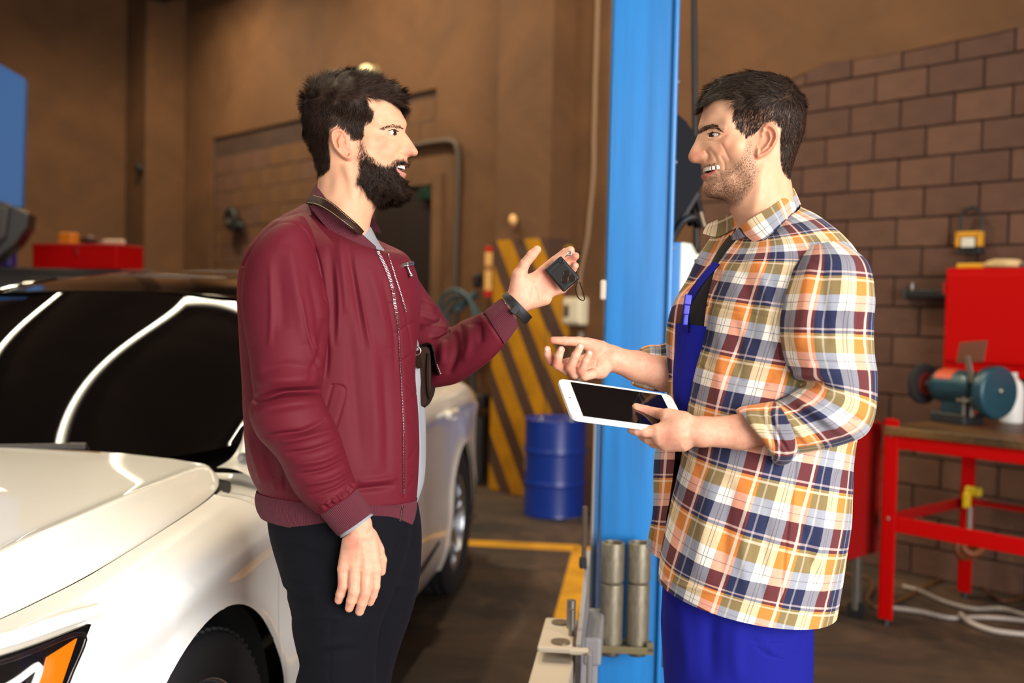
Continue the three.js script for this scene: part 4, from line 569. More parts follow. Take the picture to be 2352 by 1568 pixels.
/* head: side outline + half width map + ear relief */
function makeHead(c) {
  const prof = smoothLoop(c.profile, 4), bx = [Math.min(...c.profile.map(p => p[0])) - 8, Math.min(...c.profile.map(p => p[1])) - 8, Math.max(...c.profile.map(p => p[0])) + 8, Math.max(...c.profile.map(p => p[1])) + 8];
  const d1 = new Map2(...bx, 1, (x, y) => sdPoly(prof, x, y));
  const wf = idw(c.width.map(p => [...near(p[0], p[1], c.flat ? 0 : p[2] * 0.8), p[2]]), 3.2, 90), Wm = new Map2(...bx, 1, wf).blur(5);
  const st = c.strokes.map(s => ({ ...s, p: smoothLine(s.p.map(q => near(q[0], q[1], s.z ?? 60)), 4) }));
  const disp = new Map2(...bx, 1, (x, y) => { let a = 0; for (const s of st) { const d = polyDist(s.p, x, y); if (d < s.w * 3) a += s.a * Math.exp(-((d / s.w) ** 2)); } return a; });
  const ear = smoothLoop(c.ear.map(p => near(p[0], p[1], 82)), 4), ed = new Map2(...bx, 1, (x, y) => sdPoly(ear, x, y));
  const es = c.earStrokes.map(s => ({ ...s, p: smoothLine(s.p.map(q => near(q[0], q[1], 88)), 4) }));
  const ec = near(...c.earCentre, 82);
  const eh = new Map2(...bx, 1, (x, y) => { const e = ed.get(x, y); let a = c.earZ + 9 * (ec[0] - x) * c.dir / 25; if (e < 14) { const rim = Math.exp(-(((e + 5.5) / 3.4) ** 2)); a += 6.5 * rim; for (const s of es) { const d = polyDist(s.p, x, y); if (d < s.w * 3) a += 1.45 * s.a * Math.exp(-((d / s.w) ** 2)); } } return a; });
  const cuts = (c.cuts || []).map(k => { const P = smoothLoop(k.p.map(q => near(q[0], q[1], k.z)), 4); return { ...k, m: new Map2(...bx, 1, (x, y) => sdPoly(P, x, y)) }; });
  const Wt = (x, y) => Math.max(4, Wm.get(x, y) + disp.get(x, y));
  const f = (x, y, z) => {
    const az = Math.abs(z), a = d1.get(x, y), W = Wt(x, y), r = Math.min(W * 0.94, 88);
    let v = roundMeet(a, az - W, r);
    for (const k of cuts) { const m = k.m.get(x, y); if (m < 12) v = smax(v, -Math.max(m, (k.from - az)), k.k || 2.5); }
    const e = ed.get(x, y); if (e < 20) { const q = smax(roundMeet(e, az - eh.get(x, y), 3.2), 52 - az, 2); v = smin(v, q, 5); }
    return v;
  };
  const zAt = (x, y) => { const a = d1.get(x, y); if (a > 0) return 0; const W = Wt(x, y), r = Math.min(W * 0.94, 88), p = Math.max(0, a + r); return W - r + Math.sqrt(Math.max(0, r * r - p * p)); };
  return { f, d1, zAt, ed, bx, half: 112 };
}
/* strands of hair: list of { p: [Vector3...], w } -> one ribbon geometry */
function strandGeo(list, tints) {
  const pos = [], col = [], idx = [], nor = [];
  for (const s of list) {
    const n = s.p.length, base = pos.length / 3, c = tints[Math.floor(s.c * tints.length)];
    for (let i = 0; i < n; i++) {
      const a = s.p[Math.max(0, i - 1)], b = s.p[Math.min(n - 1, i + 1)], tx = b.x - a.x, ty = b.y - a.y, tz = b.z - a.z, N = s.n; let ux = ty * N.z - tz * N.y, uy = tz * N.x - tx * N.z, uz = tx * N.y - ty * N.x; const l = Math.hypot(ux, uy, uz) || 1, w = s.w * (i === n - 1 ? 0.15 : i === 0 ? 0.8 : 1) * 0.5 / l;
      pos.push(s.p[i].x + ux * w, s.p[i].y + uy * w, s.p[i].z + uz * w, s.p[i].x - ux * w, s.p[i].y - uy * w, s.p[i].z - uz * w); for (let q = 0; q < 2; q++) { col.push(...c); nor.push(N.x + (q ? -1 : 1) * ux / l * 0.5, N.y + (q ? -1 : 1) * uy / l * 0.6, N.z + (q ? -1 : 1) * uz / l * 0.6); }
      if (i) { const k = base + i * 2; idx.push(k - 2, k, k - 1, k - 1, k, k + 1); }
    }
  }
  const g = new THREE.BufferGeometry(); g.setAttribute('position', new THREE.Float32BufferAttribute(pos, 3)); g.setAttribute('normal', new THREE.Float32BufferAttribute(nor, 3)); g.setAttribute('color', new THREE.Float32BufferAttribute(col, 3)); g.setIndex(idx); return g;
}
/* roots spread evenly over the part of a mesh where ok(x, y, z) holds; field gradient gives the direction out */
function roots(m, f, ok, count) {
  const P = m.pos, I = m.idx, acc = [], tri = []; let A = 0;
  for (let k = 0; k < I.length; k += 3) { const a = I[k] * 3, b = I[k + 1] * 3, c = I[k + 2] * 3, cx = (P[a] + P[b] + P[c]) / 3, cy = (P[a + 1] + P[b + 1] + P[c + 1]) / 3, cz = (P[a + 2] + P[b + 2] + P[c + 2]) / 3, w = ok(cx, cy, cz); if (!w) continue; const ux = P[b] - P[a], uy = P[b + 1] - P[a + 1], uz = P[b + 2] - P[a + 2], vx = P[c] - P[a], vy = P[c + 1] - P[a + 1], vz = P[c + 2] - P[a + 2]; A += w * 0.5 * Math.hypot(uy * vz - uz * vy, uz * vx - ux * vz, ux * vy - uy * vx); acc.push(A); tri.push(k); }
  const out = []; if (!tri.length) return out;
  for (let i = 0; i < count; i++) {
    const r = rnd() * A; let lo = 0, hi = acc.length - 1; while (lo < hi) { const q = (lo + hi) >> 1; if (acc[q] < r) lo = q + 1; else hi = q; }
    const k = tri[lo]; let u = rnd(), v = rnd(); if (u + v > 1) { u = 1 - u; v = 1 - v; } const a = I[k] * 3, b = I[k + 1] * 3, c = I[k + 2] * 3, p = [0, 1, 2].map(q => P[a + q] + (P[b + q] - P[a + q]) * u + (P[c + q] - P[a + q]) * v);
    const e = 1.5, n = [f(p[0] + e, p[1], p[2]) - f(p[0] - e, p[1], p[2]), f(p[0], p[1] + e, p[2]) - f(p[0], p[1] - e, p[2]), f(p[0], p[1], p[2] + e) - f(p[0], p[1], p[2] - e)], l = Math.hypot(...n) || 1; out.push({ p, n: n.map(q => q / l) });
  }
  return out;
}
/* grow strands: dir(p, n) gives [dx, dy, dz] to comb towards, len the length */
function grow(rs, W, { dir, len, lift = 0.5, wide = 0.6, seg = 4, curl = 0.25, clump = 0.05, droop = 0 }) {
  const out = [];
  for (const { p, n } of rs) {
    const L = len(p) * rr(0.7, 1.15); if (L < 1) continue; const t = dir(p, n); const dot = t[0] * n[0] + t[1] * n[1] + t[2] * n[2]; let d = [0, 1, 2].map(k => (t[k] - n[k] * dot) + n[k] * lift * rr(0.6, 1.5));
    const q = p.slice(), pts = [W(...q)], cn = [noise3(p[0] * clump, p[1] * clump, p[2] * clump), noise3(p[1] * clump + 9, p[2] * clump, p[0] * clump), noise3(p[2] * clump, p[0] * clump + 5, p[1] * clump)];
    for (let s = 1; s <= seg; s++) { d = d.map((v, k) => v + cn[k] * curl + rr(-1, 1) * curl * 0.35); d[1] += droop; const l = Math.hypot(...d); for (let k = 0; k < 3; k++) q[k] += d[k] / l * L / seg; const g = q.slice(); pts.push(W(...g)); d = d.map((v, k) => v * 0.8 + t[k] * 0.2); }
    const a = W(...p), b = W(p[0] + n[0], p[1] + n[1], p[2] + n[2]).sub(a).normalize(); out.push({ p: pts, n: b, w: wide * W.k, c: rnd() * 0.999 });
  }
  return out;
}
/* garment tube: stations { l: [x, y], r: [x, y], z, h } read off both edges; z offset to the lens, h half depth */
function loft(st, W, o = {}) {
  const rows = st.map(s => { const a = near(s.l[0], s.l[1], s.z), b = near(s.r[0], s.r[1], s.z); return [a[0], a[1], b[0], b[1], s.z, s.h, s.e ?? 2, s.y ?? 0]; });
  const nu = o.nu || 96, nv = o.nv || 120, a0 = o.a0 ?? 0, a1 = o.a1 ?? Math.PI * 2;
  let cum = [0]; for (let i = 1; i < rows.length; i++) cum.push(cum[i - 1] + Math.hypot((rows[i][0] + rows[i][2] - rows[i - 1][0] - rows[i - 1][2]) / 2, (rows[i][1] + rows[i][3] - rows[i - 1][1] - rows[i - 1][3]) / 2, rows[i][4] - rows[i - 1][4])); const T = cum[cum.length - 1];
  const rowAt = v => { const x = v * T; let i = 0; while (i < cum.length - 2 && x > cum[i + 1]) i++; return curve(rows, (i + (x - cum[i]) / (cum[i + 1] - cum[i])) / (rows.length - 1)); };
  const g = surface((u, v) => {
    const q = rowAt(v), a = mix(a1, a0, u), e = 2 / q[6], ca = Math.cos(a), sa = Math.sin(a), c = Math.sign(ca) * Math.pow(Math.abs(ca), e), s = Math.sign(sa) * Math.pow(Math.abs(sa), e);
    return W((q[0] + q[2]) / 2 - c * (q[2] - q[0]) / 2, (q[1] + q[3]) / 2 - c * (q[3] - q[1]) / 2 + s * q[7], q[4] + s * q[5]);
  }, nu, nv, a1 - a0 > 6.28);
  if (o.strokes || o.bump) crease(g, W, o.strokes || [], o.bump, a1 - a0 > 6.28 ? nu : 0, nv);
  return g;
}
const proj = p => { const q = p.clone().applyMatrix4(camera.matrixWorldInverse); return [1176 + FOCAL * q.x / -q.z, 784 - FOCAL * q.y / -q.z]; };
/* folds: strokes { p: [[x, y]...], w, a } push the cloth in or out along its own normal */
function crease(g, W, strokes, bump, closeU, nv) {
  const P = g.attributes.position, N = g.attributes.normal, p = V(0, 0, 0), st = strokes.map(s => ({ ...s, p: smoothLine(s.p, 4) })), add = new Float32Array(P.count);
  for (const s of st) { s.b = [Math.min(...s.p.map(q => q[0])) - s.w * 2.6, Math.max(...s.p.map(q => q[0])) + s.w * 2.6, Math.min(...s.p.map(q => q[1])) - s.w * 2.6, Math.max(...s.p.map(q => q[1])) + s.w * 2.6]; }
  for (let i = 0; i < P.count; i++) {
    p.set(P.getX(i), P.getY(i), P.getZ(i)); let a = bump ? bump(p, i) : 0; const face = N.getX(i) * ZC.x + N.getY(i) * ZC.y + N.getZ(i) * ZC.z;
    if (face > -0.25 && st.length) { const [x, y] = proj(p), m = sstep(-0.25, 0.15, face); for (const s of st) { if (x < s.b[0] || x > s.b[1] || y < s.b[2] || y > s.b[3]) continue; let d = 1e9, tt = 0; for (let k = 1; k < s.p.length; k++) { const A = s.p[k - 1], B = s.p[k], dx = B[0] - A[0], dy = B[1] - A[1], t = clamp(((x - A[0]) * dx + (y - A[1]) * dy) / (dx * dx + dy * dy || 1e-9)), q = Math.hypot(x - A[0] - dx * t, y - A[1] - dy * t); if (q < d) { d = q; tt = (k - 1 + t) / (s.p.length - 1); } } const end = s.hard ? 1 : Math.pow(Math.sin(Math.PI * clamp(tt, 0.001, 0.999)), 0.7); a += m * s.a * end * Math.exp(-((d / s.w) ** 2)); } }
    add[i] = a;
  }
  for (let i = 0; i < P.count; i++) P.setXYZ(i, P.getX(i) + N.getX(i) * add[i] * W.k, P.getY(i) + N.getY(i) * add[i] * W.k, P.getZ(i) + N.getZ(i) * add[i] * W.k);
  g.computeVertexNormals();
  if (closeU) { const w = closeU + 1; for (let j = 0; j <= nv; j++) { const a = j * w, b = a + closeU, x = N.getX(a) + N.getX(b), y = N.getY(a) + N.getY(b), z = N.getZ(a) + N.getZ(b), l = Math.hypot(x, y, z) || 1; N.setXYZ(a, x / l, y / l, z / l); N.setXYZ(b, x / l, y / l, z / l); } }
  return g;
}
/* sheet through survey points [x, y, z] */
const sheet = (grid, W, nu, nv) => surface((u, v) => { const p = curve(grid.map(r => curve(r.map(q => { const a = near(q[0], q[1], q[2]); return [a[0], a[1], q[2]]; }), 1 - u)), v); return W(p[0], p[1], p[2]); }, nu, nv);
/* hand: palm solids and finger chains */
function handField(h) {
  return (x, y, z) => {
    let v = 1e9; for (const [a, b] of h.palm) v = smin(v, cone(x, y, z, a, b), h.kp || 12);
    for (const fg of h.fingers) { let q = 1e9; for (let i = 1; i < fg.length; i++) q = smin(q, cone(x, y, z, fg[i - 1], fg[i]), 2.5); v = smin(v, q, h.k || 4); }
    for (const s of h.dents || []) { const d = Math.hypot(x - s[0], y - s[1], z - s[2]); if (d < s[3] * 2.6) v -= s[4] * Math.exp(-((d / s[3]) ** 2)); }
    for (const s of h.lines || []) { let d = 1e9; for (let i = 1; i < s.p.length; i++) d = Math.min(d, cone(x, y, z, [...s.p[i - 1], 0], [...s.p[i], 0])); if (d < s.w * 2.6) v -= s.a * Math.exp(-((d / s.w) ** 2)); }
    return v;
  };
}
const skinMat = new THREE.MeshPhysicalMaterial({ vertexColors: true, roughness: 0.52, specularIntensity: 0.5, sheen: 0.25, sheenColor: new THREE.Color(0.9, 0.5, 0.4), sheenRoughness: 0.5, side: THREE.DoubleSide });
const hairMat = new THREE.MeshPhysicalMaterial({ vertexColors: true, roughness: 0.5, specularIntensity: 0.28, side: THREE.DoubleSide });
const eyeball = (W, c, r, gaze, irisR, name, parent) => {           // c [x, y, z], gaze unit vector in survey axes
  const pos = [], col = [], idx = [], nu = 40, nv = 28, gz = V(...gaze).normalize(), iris = lin(52, 30, 18), sc = lin(196, 180, 170), pu = lin(10, 8, 8);
  for (let j = 0; j <= nv; j++) for (let i = 0; i <= nu; i++) { const a = i / nu * 6.28319, b = j / nv * Math.PI, n = [Math.sin(b) * Math.cos(a), Math.cos(b), Math.sin(b) * Math.sin(a)], g = n[0] * gz.x + n[1] * gz.y + n[2] * gz.z, ang = Math.acos(clamp(g, -1, 1)), rr_ = r * (1 + 0.06 * Math.exp(-((ang / 0.4) ** 2))), w = W(c[0] + n[0] * rr_, c[1] + n[1] * rr_, c[2] + n[2] * rr_); pos.push(w.x, w.y, w.z); col.push(...(ang < 0.2 ? pu : ang < irisR ? iris : mixC(lin(60, 40, 34), sc, sstep(irisR, irisR + 0.08, ang)))); }
  for (let j = 0; j < nv; j++) for (let i = 0; i < nu; i++) { const a = j * (nu + 1) + i; idx.push(a, a + 1, a + nu + 1, a + 1, a + nu + 2, a + nu + 1); }
  const g = new THREE.BufferGeometry(); g.setAttribute('position', new THREE.Float32BufferAttribute(pos, 3)); g.setAttribute('color', new THREE.Float32BufferAttribute(col, 3)); g.setIndex(idx); g.computeVertexNormals();
  return wpart(name, g, new THREE.MeshPhysicalMaterial({ vertexColors: true, roughness: 0.08, clearcoat: 1, clearcoatRoughness: 0.02, side: THREE.DoubleSide }), parent);
};
/* ---------- bearded man in the maroon jacket ---------- */
const LD = 2.05, LW = plane(LD);
const lman = thing('person', 'bearded man in a maroon bomber jacket and black trousers holding out a car key', 'person', at(800, 784, LD).setY(0));
const lSkin = [];
{
  const head = {
    dir: 1, earZ: 84, earCentre: [783, 331],
    profile: [[913, 232], [921, 254], [928, 269], [934, 283], [931.5, 295], [930.5, 303], [937, 313], [945, 324], [952, 335], [957.5, 343], [960, 349], [958, 355], [952, 358.5], [944, 358.5], [937, 361], [935, 366], [937, 372], [938.5, 376.5], [935, 380.5], [927, 383], [924, 387], [926, 391.5], [932, 396], [933.5, 401], [928, 409], [925, 414], [928, 421], [930, 432], [926, 444], [915, 452], [898, 456], [880, 459], [868, 467], [861, 480], [853, 498], [848, 525], [850, 560], [856, 605], [722, 605], [722, 540], [726, 470], [731, 425], [732, 400], [727, 378], [719, 350], [709, 325], [700, 295], [697, 265], [703, 235], [718, 205], [742, 184], [775, 173], [815, 171], [855, 180], [888, 200], [903, 215]],
    width: [[800, 230, 95], [760, 300, 91], [730, 270, 82], [850, 235, 88], [895, 245, 72], [910, 262, 62], [800, 190, 84], [870, 280, 78], [850, 330, 83], [875, 325, 76], [885, 305, 66], [900, 305, 54], [912, 303, 38], [924, 286, 40], [927, 303, 17], [938, 318, 12], [938, 335, 15], [953, 348, 14], [928, 350, 23], [905, 338, 54], [893, 355, 62], [905, 370, 50], [911, 381, 43], [930, 372, 30], [930, 402, 27], [925, 432, 30], [905, 430, 46], [870, 420, 64], [825, 395, 74], [840, 360, 82], [790, 330, 82], [790, 430, 66], [800, 480, 70], [770, 540, 66], [830, 560, 62], [745, 420, 54], [900, 452, 40], [740, 340, 76]],
    strokes: [
      { p: [[884, 304], [908, 303]], w: 10, a: -4.5 }, { p: [[889, 299], [899, 294.5], [910, 298]], w: 2.6, a: 2.6, z: 52 }, { p: [[886, 294], [899, 289.5], [912, 293]], w: 2.2, a: -1.6, z: 52 }, { p: [[889, 309], [899, 313], [909, 311]], w: 2.4, a: 2.2, z: 52 }, { p: [[888, 314], [899, 318.5], [909, 316]], w: 2, a: -1.2, z: 54 },
      { p: [[876, 289], [900, 284], [922, 283]], w: 6, a: 3.4 }, { p: [[878, 347]], w: 20, a: 5 }, { p: [[911, 348], [904, 358], [899, 368], [897, 378]], w: 4.5, a: -3 }, { p: [[927, 350]], w: 6.5, a: 7, z: 26 }, { p: [[921, 338], [916, 347], [920, 357]], w: 3.4, a: -6, z: 40 }, { p: [[931, 358], [941, 357.5]], w: 2.6, a: -10, z: 22 },
      { p: [[866, 282]], w: 16, a: -3 }, { p: [[797, 385], [832, 515]], w: 11, a: 5 }, { p: [[845, 480], [842, 540]], w: 9, a: -3 }, { p: [[938, 375.5], [925, 374.5], [913, 378]], w: 2.6, a: 2.5, z: 34 }, { p: [[932, 402], [921, 398], [913, 387]], w: 3.4, a: 3.4, z: 34 }, { p: [[872, 305], [882, 308]], w: 2, a: -0.9, z: 66 }, { p: [[870, 313], [881, 312]], w: 2, a: -0.9, z: 66 }],
    ear: [[779, 294], [765, 299], [760, 312], [763, 331], [772, 348], [786, 362], [797, 368], [807, 366], [810, 357], [806, 346], [802, 336], [800, 322], [797, 308], [790, 298]],
    earStrokes: [{ p: [[784, 312], [779, 326], [783, 341], [792, 350]], w: 3.2, a: 3.4 }, { p: [[793, 337], [797, 345]], w: 6, a: -13 }, { p: [[777, 306], [771, 320], [775, 336]], w: 2.6, a: -4.5 }, { p: [[790, 318], [786, 330]], w: 4.2, a: -6 }, { p: [[801, 341]], w: 3, a: 6 }, { p: [[800, 360]], w: 6, a: 2 }],
    cuts: [{ p: [[890.5, 304.8], [896, 301.7], [902, 300.7], [909.5, 302.8], [909, 306.9], [902, 308.8], [895.5, 307.9]], z: 46, from: 20, k: 1.2 }, { p: [[945, 379.5], [926, 378], [912, 379.2], [909.5, 381], [913, 385.5], [919, 390], [926, 393], [940, 394.5]], z: 30, from: -9, k: 1.6 }]
  };
  const H = makeHead(head), m = isoMesh(H.f, [H.bx[0], H.bx[1], -H.half], [H.bx[2], H.bx[3], H.half], 1.7);
  const nb = (L, z) => L.map(q => near(q[0], q[1], z));
  const hairP = nb([[924, 252], [905, 238], [880, 229], [842, 229], [848, 244], [862, 257], [858, 275], [838, 283], [837, 303], [839, 316], [822, 322], [808, 312], [798, 297], [780, 290], [762, 300], [757, 330], [761, 360], [757, 385], [748, 393], [728, 398], [690, 402], [640, 300], [660, 130], [800, 100], [960, 130], [960, 250]], 66);
  const beardP = nb([[818, 316], [838, 310], [840, 328], [848, 348], [864, 368], [884, 376], [898, 368], [910, 358], [925, 355], [938, 361], [960, 372], [965, 475], [880, 478], [862, 466], [843, 452], [829, 436], [820, 412], [823, 385], [825, 350]], 58), lipP = nb([[909, 378], [925, 374], [948, 374], [948, 407], [927, 408.5], [918, 401], [911, 391]], 30);
  const hairM = new Map2(...H.bx, 2, (x, y) => sdPoly(hairP, x, y)), beardM = new Map2(...H.bx, 2, (x, y) => sdPoly(beardP, x, y)), lipM = new Map2(...H.bx, 1, (x, y) => sdPoly(lipP, x, y));
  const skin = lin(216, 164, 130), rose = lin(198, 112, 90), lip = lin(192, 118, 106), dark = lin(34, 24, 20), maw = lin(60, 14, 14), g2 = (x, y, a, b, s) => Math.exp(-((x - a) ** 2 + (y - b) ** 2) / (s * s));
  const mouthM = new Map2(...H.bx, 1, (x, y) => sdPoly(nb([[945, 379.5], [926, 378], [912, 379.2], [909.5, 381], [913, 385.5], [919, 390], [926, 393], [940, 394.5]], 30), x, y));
  lSkin.push(meshFrom(m, LW, (x, y, z) => {
    const n = fbm(x * 0.08, y * 0.08, z * 0.08, 3); let c = mixC(skin, rose, clamp(0.12 + 0.14 * n + 0.45 * g2(x, y, 946, 349, 15) + 0.3 * g2(x, y, 888, 345, 24) + (H.ed.get(x, y) < 2 && Math.abs(z) > 70 ? 0.35 : 0)));
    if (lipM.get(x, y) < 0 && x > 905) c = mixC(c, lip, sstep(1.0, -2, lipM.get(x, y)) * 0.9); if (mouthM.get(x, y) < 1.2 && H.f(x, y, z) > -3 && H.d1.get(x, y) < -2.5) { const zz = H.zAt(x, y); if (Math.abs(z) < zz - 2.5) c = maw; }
    const hd = hairM.get(x, y), bd = beardM.get(x, y); if (hd < 3) c = mixC(c, dark, sstep(3, -5, hd + 2 * n) * 0.92); if (bd < 3 && lipM.get(x, y) > -1) c = mixC(c, dark, sstep(3, -12, bd + 3 * n) * 0.8 * mix(0.35, 1, sstep(350, 405, y)));
    return c;
  }));
  // hair and beard
  const tints = [lin(31, 21, 16), lin(37, 25, 19), lin(45, 30, 22), lin(26, 18, 14), lin(62, 41, 28)], inHead = (x, y, z) => y < 420 && hairM.get(x, y) < -1 && !(H.ed.get(x, y) < 3 && Math.abs(z) > 74) ? 1 : 0;
  const top = (y, x) => sstep(285, 200, y - (x - 800) * 0.12);
  const hs = grow(roots(m, H.f, inHead, 32000), LW, {
    dir: (p, n) => { const k = top(p[1], p[0]), fr = sstep(840, 905, p[0]), bk = sstep(770, 700, p[0]); const t = [mix(mix(0.85, 0.95, fr), -0.2, bk), mix(-0.42, -0.15, fr) - 0.5 * bk, 0.12 * Math.sign(p[2])], s = [-0.32, 0.95, 0.05 * Math.sign(p[2])]; return t.map((v, i) => mix(s[i], v, k)); },
    len: p => { const k = top(p[1], p[0]), fr = sstep(840, 905, p[0]); return mix(mix(15, 9, sstep(330, 390, p[1])), mix(30, 40, fr), k); }, lift: 0.36, wide: 0.5, seg: 5, curl: 0.20, clump: 0.06
  });
  const out = grow(roots(m, H.f, (x, y, z) => inHead(x, y, z) && y < 300 && (x < 800 || y < 215) ? 1 : 0, 420), LW, { dir: (p) => [p[0] < 760 ? -0.5 : 0.3, -0.8, 0], len: p => 24, lift: 0.8, wide: 0.5, seg: 5, curl: 0.45, clump: 0.05 });
  const hg = wpart('hair', strandGeo([...hs, ...out], tints), hairMat, lman, 'dark brown swept-up hair'); hg.userData.kind = 'stuff';
  const bs = grow(roots(m, H.f, (x, y, z) => { const b = beardM.get(x, y); if (b > -0.5 || lipM.get(x, y) < 0.5) return 0; if (H.f(x, y, z) > 3) return 0; return mix(0.12, 1, sstep(-1, -16, b)) * mix(0.3, 1, sstep(352, 408, y)) * ((x > 905 && y < 380) ? 1.8 : 1); }, 21000), LW, {
    dir: (p, n) => { const c = sstep(395, 425, p[1]), mu = p[0] > 905 && p[1] < 384 ? 1 : 0; return mu ? [-0.2, 0.8, 0.3 * Math.sign(p[2])] : [mix(0.15, 0.5, c), mix(0.95, 0.7, c), 0]; },
    len: p => (p[0] > 900 && p[1] < 384) ? 9 : mix(6, 10, sstep(330, 385, p[1])) + 15 * sstep(392, 432, p[1]), lift: 0.66, wide: 0.44, seg: 5, curl: 0.5, clump: 0.16
  });
  const bg = wpart('beard', strandGeo(bs, tints), hairMat, lman, 'full dark beard and moustache'); bg.userData.kind = 'stuff';
  const browP = nb([[874, 297], [888, 288], [906, 282.5], [921, 284], [924, 289], [912, 289.5], [896, 292], [884, 298]], 56), bm = new Map2(...H.bx, 1, (x, y) => sdPoly(browP, x, y));
  const br = grow(roots(m, H.f, (x, y, z) => bm.get(x, y) < 0 ? 1 : 0, 700), LW, { dir: p => [-0.9, p[0] > 905 ? -0.3 : 0.25, 0], len: () => 7, lift: 0.12, wide: 0.34, seg: 3, curl: 0.12 });
  wpart('eyebrows', strandGeo(br, tints), hairMat, lman).userData.kind = 'stuff';
  for (const sg of [1, -1]) { const e = near(896.2, 304.8, 36); eyeball(LW, [e[0], e[1], sg * 33], 14.2, [1, 0.06, 0.45 * sg], 0.6, 'eye', lman);
    const ls = []; for (let k = 0; k < 26; k++) { const u = k / 25, q = near(mix(892, 911, u), mix(301, 299.5, u) - 3.2 * Math.sin(u * 3.1), 48), z = (H.zAt(q[0], q[1]) + 1), a = LW(q[0], q[1], sg * z); ls.push({ p: [a, LW(q[0] + 3, q[1] + 0.4, sg * (z + 2.5)), LW(q[0] + 5.5, q[1] - 1.2, sg * (z + 4))], n: ZC, w: 0.8 * LW.k, c: 0.1 }); } wpart('eyelashes', strandGeo(ls, tints), hairMat, lman).userData.kind = 'stuff'; }
  // teeth
  const tg = []; for (const [row, y, h, xf] of [[0, 384, 10, 927]]) for (let k = -5; k <= 5; k++) { const z = k * 7.4, w = 7.5, x = xf - (z / 30) ** 2 * 19, a = Math.atan2(2 * z / 900 * 19, 1), q = near(x, y, 0); const b = rbox(w * LW.k, h * LW.k, 6 * LW.k, 1.1 * LW.k); b.rotateY(Math.PI / 2 - a); b.applyQuaternion(camera.quaternion); const p = LW(q[0], q[1], z); b.translate(p.x, p.y, p.z); tg.push(b); }
  wpart('teeth', merge(tg), std(0xefe6da, 0.25, 0, { clearcoat: 0.6 }), lman);
}
/* hands, clothes and bag of the bearded man */
const ribTex = dataTex(64, (x, y) => { const c = 128 + 110 * Math.sin(x * 6.2832 * 4); return [c, c, c]; }, null, false);
const weaveTex = dataTex(128, (x, y) => { const c = 128 + 60 * Math.sin(x * 6.2832 * 16) * Math.sin(y * 6.2832 * 16) + 40 * tileNoise(x, y, 20, 2); return [c, c, c]; }, null, false);
const nylon = new THREE.MeshPhysicalMaterial({ color: 0x601724, roughness: 0.62, sheen: 0.35, sheenColor: new THREE.Color(0.5, 0.1, 0.09), sheenRoughness: 0.4, specularIntensity: 0.32, side: THREE.DoubleSide, bumpMap: setRep(weaveTex, 60), bumpScale: 0.0002 });
const ribKnit = new THREE.MeshPhysicalMaterial({ color: 0x581828, roughness: 0.85, sheen: 0.3, sheenColor: new THREE.Color(0.4, 0.1, 0.14), side: THREE.DoubleSide, bumpMap: setRep(ribTex, 80, 10), bumpScale: 0.0012 });
const blackCloth = new THREE.MeshPhysicalMaterial({ color: 0x0d0d13, roughness: 0.85, sheen: 0.2, sheenColor: new THREE.Color(0.06, 0.06, 0.09), specularIntensity: 0.25, side: THREE.DoubleSide, bumpMap: setRep(weaveTex, 50), bumpScale: 0.0004 });
const tee = std(0x94969c, 0.85, 0, { bumpMap: setRep(weaveTex, 70), bumpScale: 0.0003 }), leather = std(0x2c170f, 0.6, 0, { specularIntensity: 0.35, bumpMap: setRep(reliefTex, 12), bumpScale: 0.0006 }), metal = std(0xc9c6c2, 0.22, 1);
const handC = (seed_, nails, joints) => (x, y, z) => { const n = fbm(x * 0.12 + seed_, y * 0.12, z * 0.12, 3); let c = mixC(lin(217, 165, 137), lin(196, 106, 88), clamp(0.18 + 0.35 * n)); for (const j of joints || []) c = mixC(c, lin(192, 92, 78), 0.6 * Math.exp(-((x - j[0]) ** 2 + (y - j[1]) ** 2 + (z - j[2]) ** 2) / (j[3] * j[3]))); for (const q of nails || []) { const d = Math.hypot((x - q[0]) / q[3], (y - q[1]) / q[4], (z - q[2]) / 5); if (d < 1) c = mixC(c, lin(232, 186, 168), sstep(1, 0.8, d)); } return c; };
const comp = p => [...near(p[0], p[1], p[2]), p[2], p[3]];
const fitHand = h => ({ ...h, palm: h.palm.map(s => s.map(comp)), fingers: h.fingers.map(f => f.map(comp)), dents: (h.dents || []).map(s => [...near(s[0], s[1], s[2]), ...s.slice(2)]), lines: (h.lines || []).map(l => ({ ...l, p: l.p.map(q => [...near(q[0], q[1], q[2]), q[2]]) })) });
function handMesh(h, W, step, color) { const g = fitHand(h), f = handField(g), all = [...g.palm.flat(), ...g.fingers.flat()], lo = [0, 1, 2].map(k => Math.min(...all.map(p => p[k] - p[3])) - 6), hi = [0, 1, 2].map(k => Math.max(...all.map(p => p[k] + p[3])) + 6); return meshFrom(isoMesh(f, lo, hi, step), W, color); }
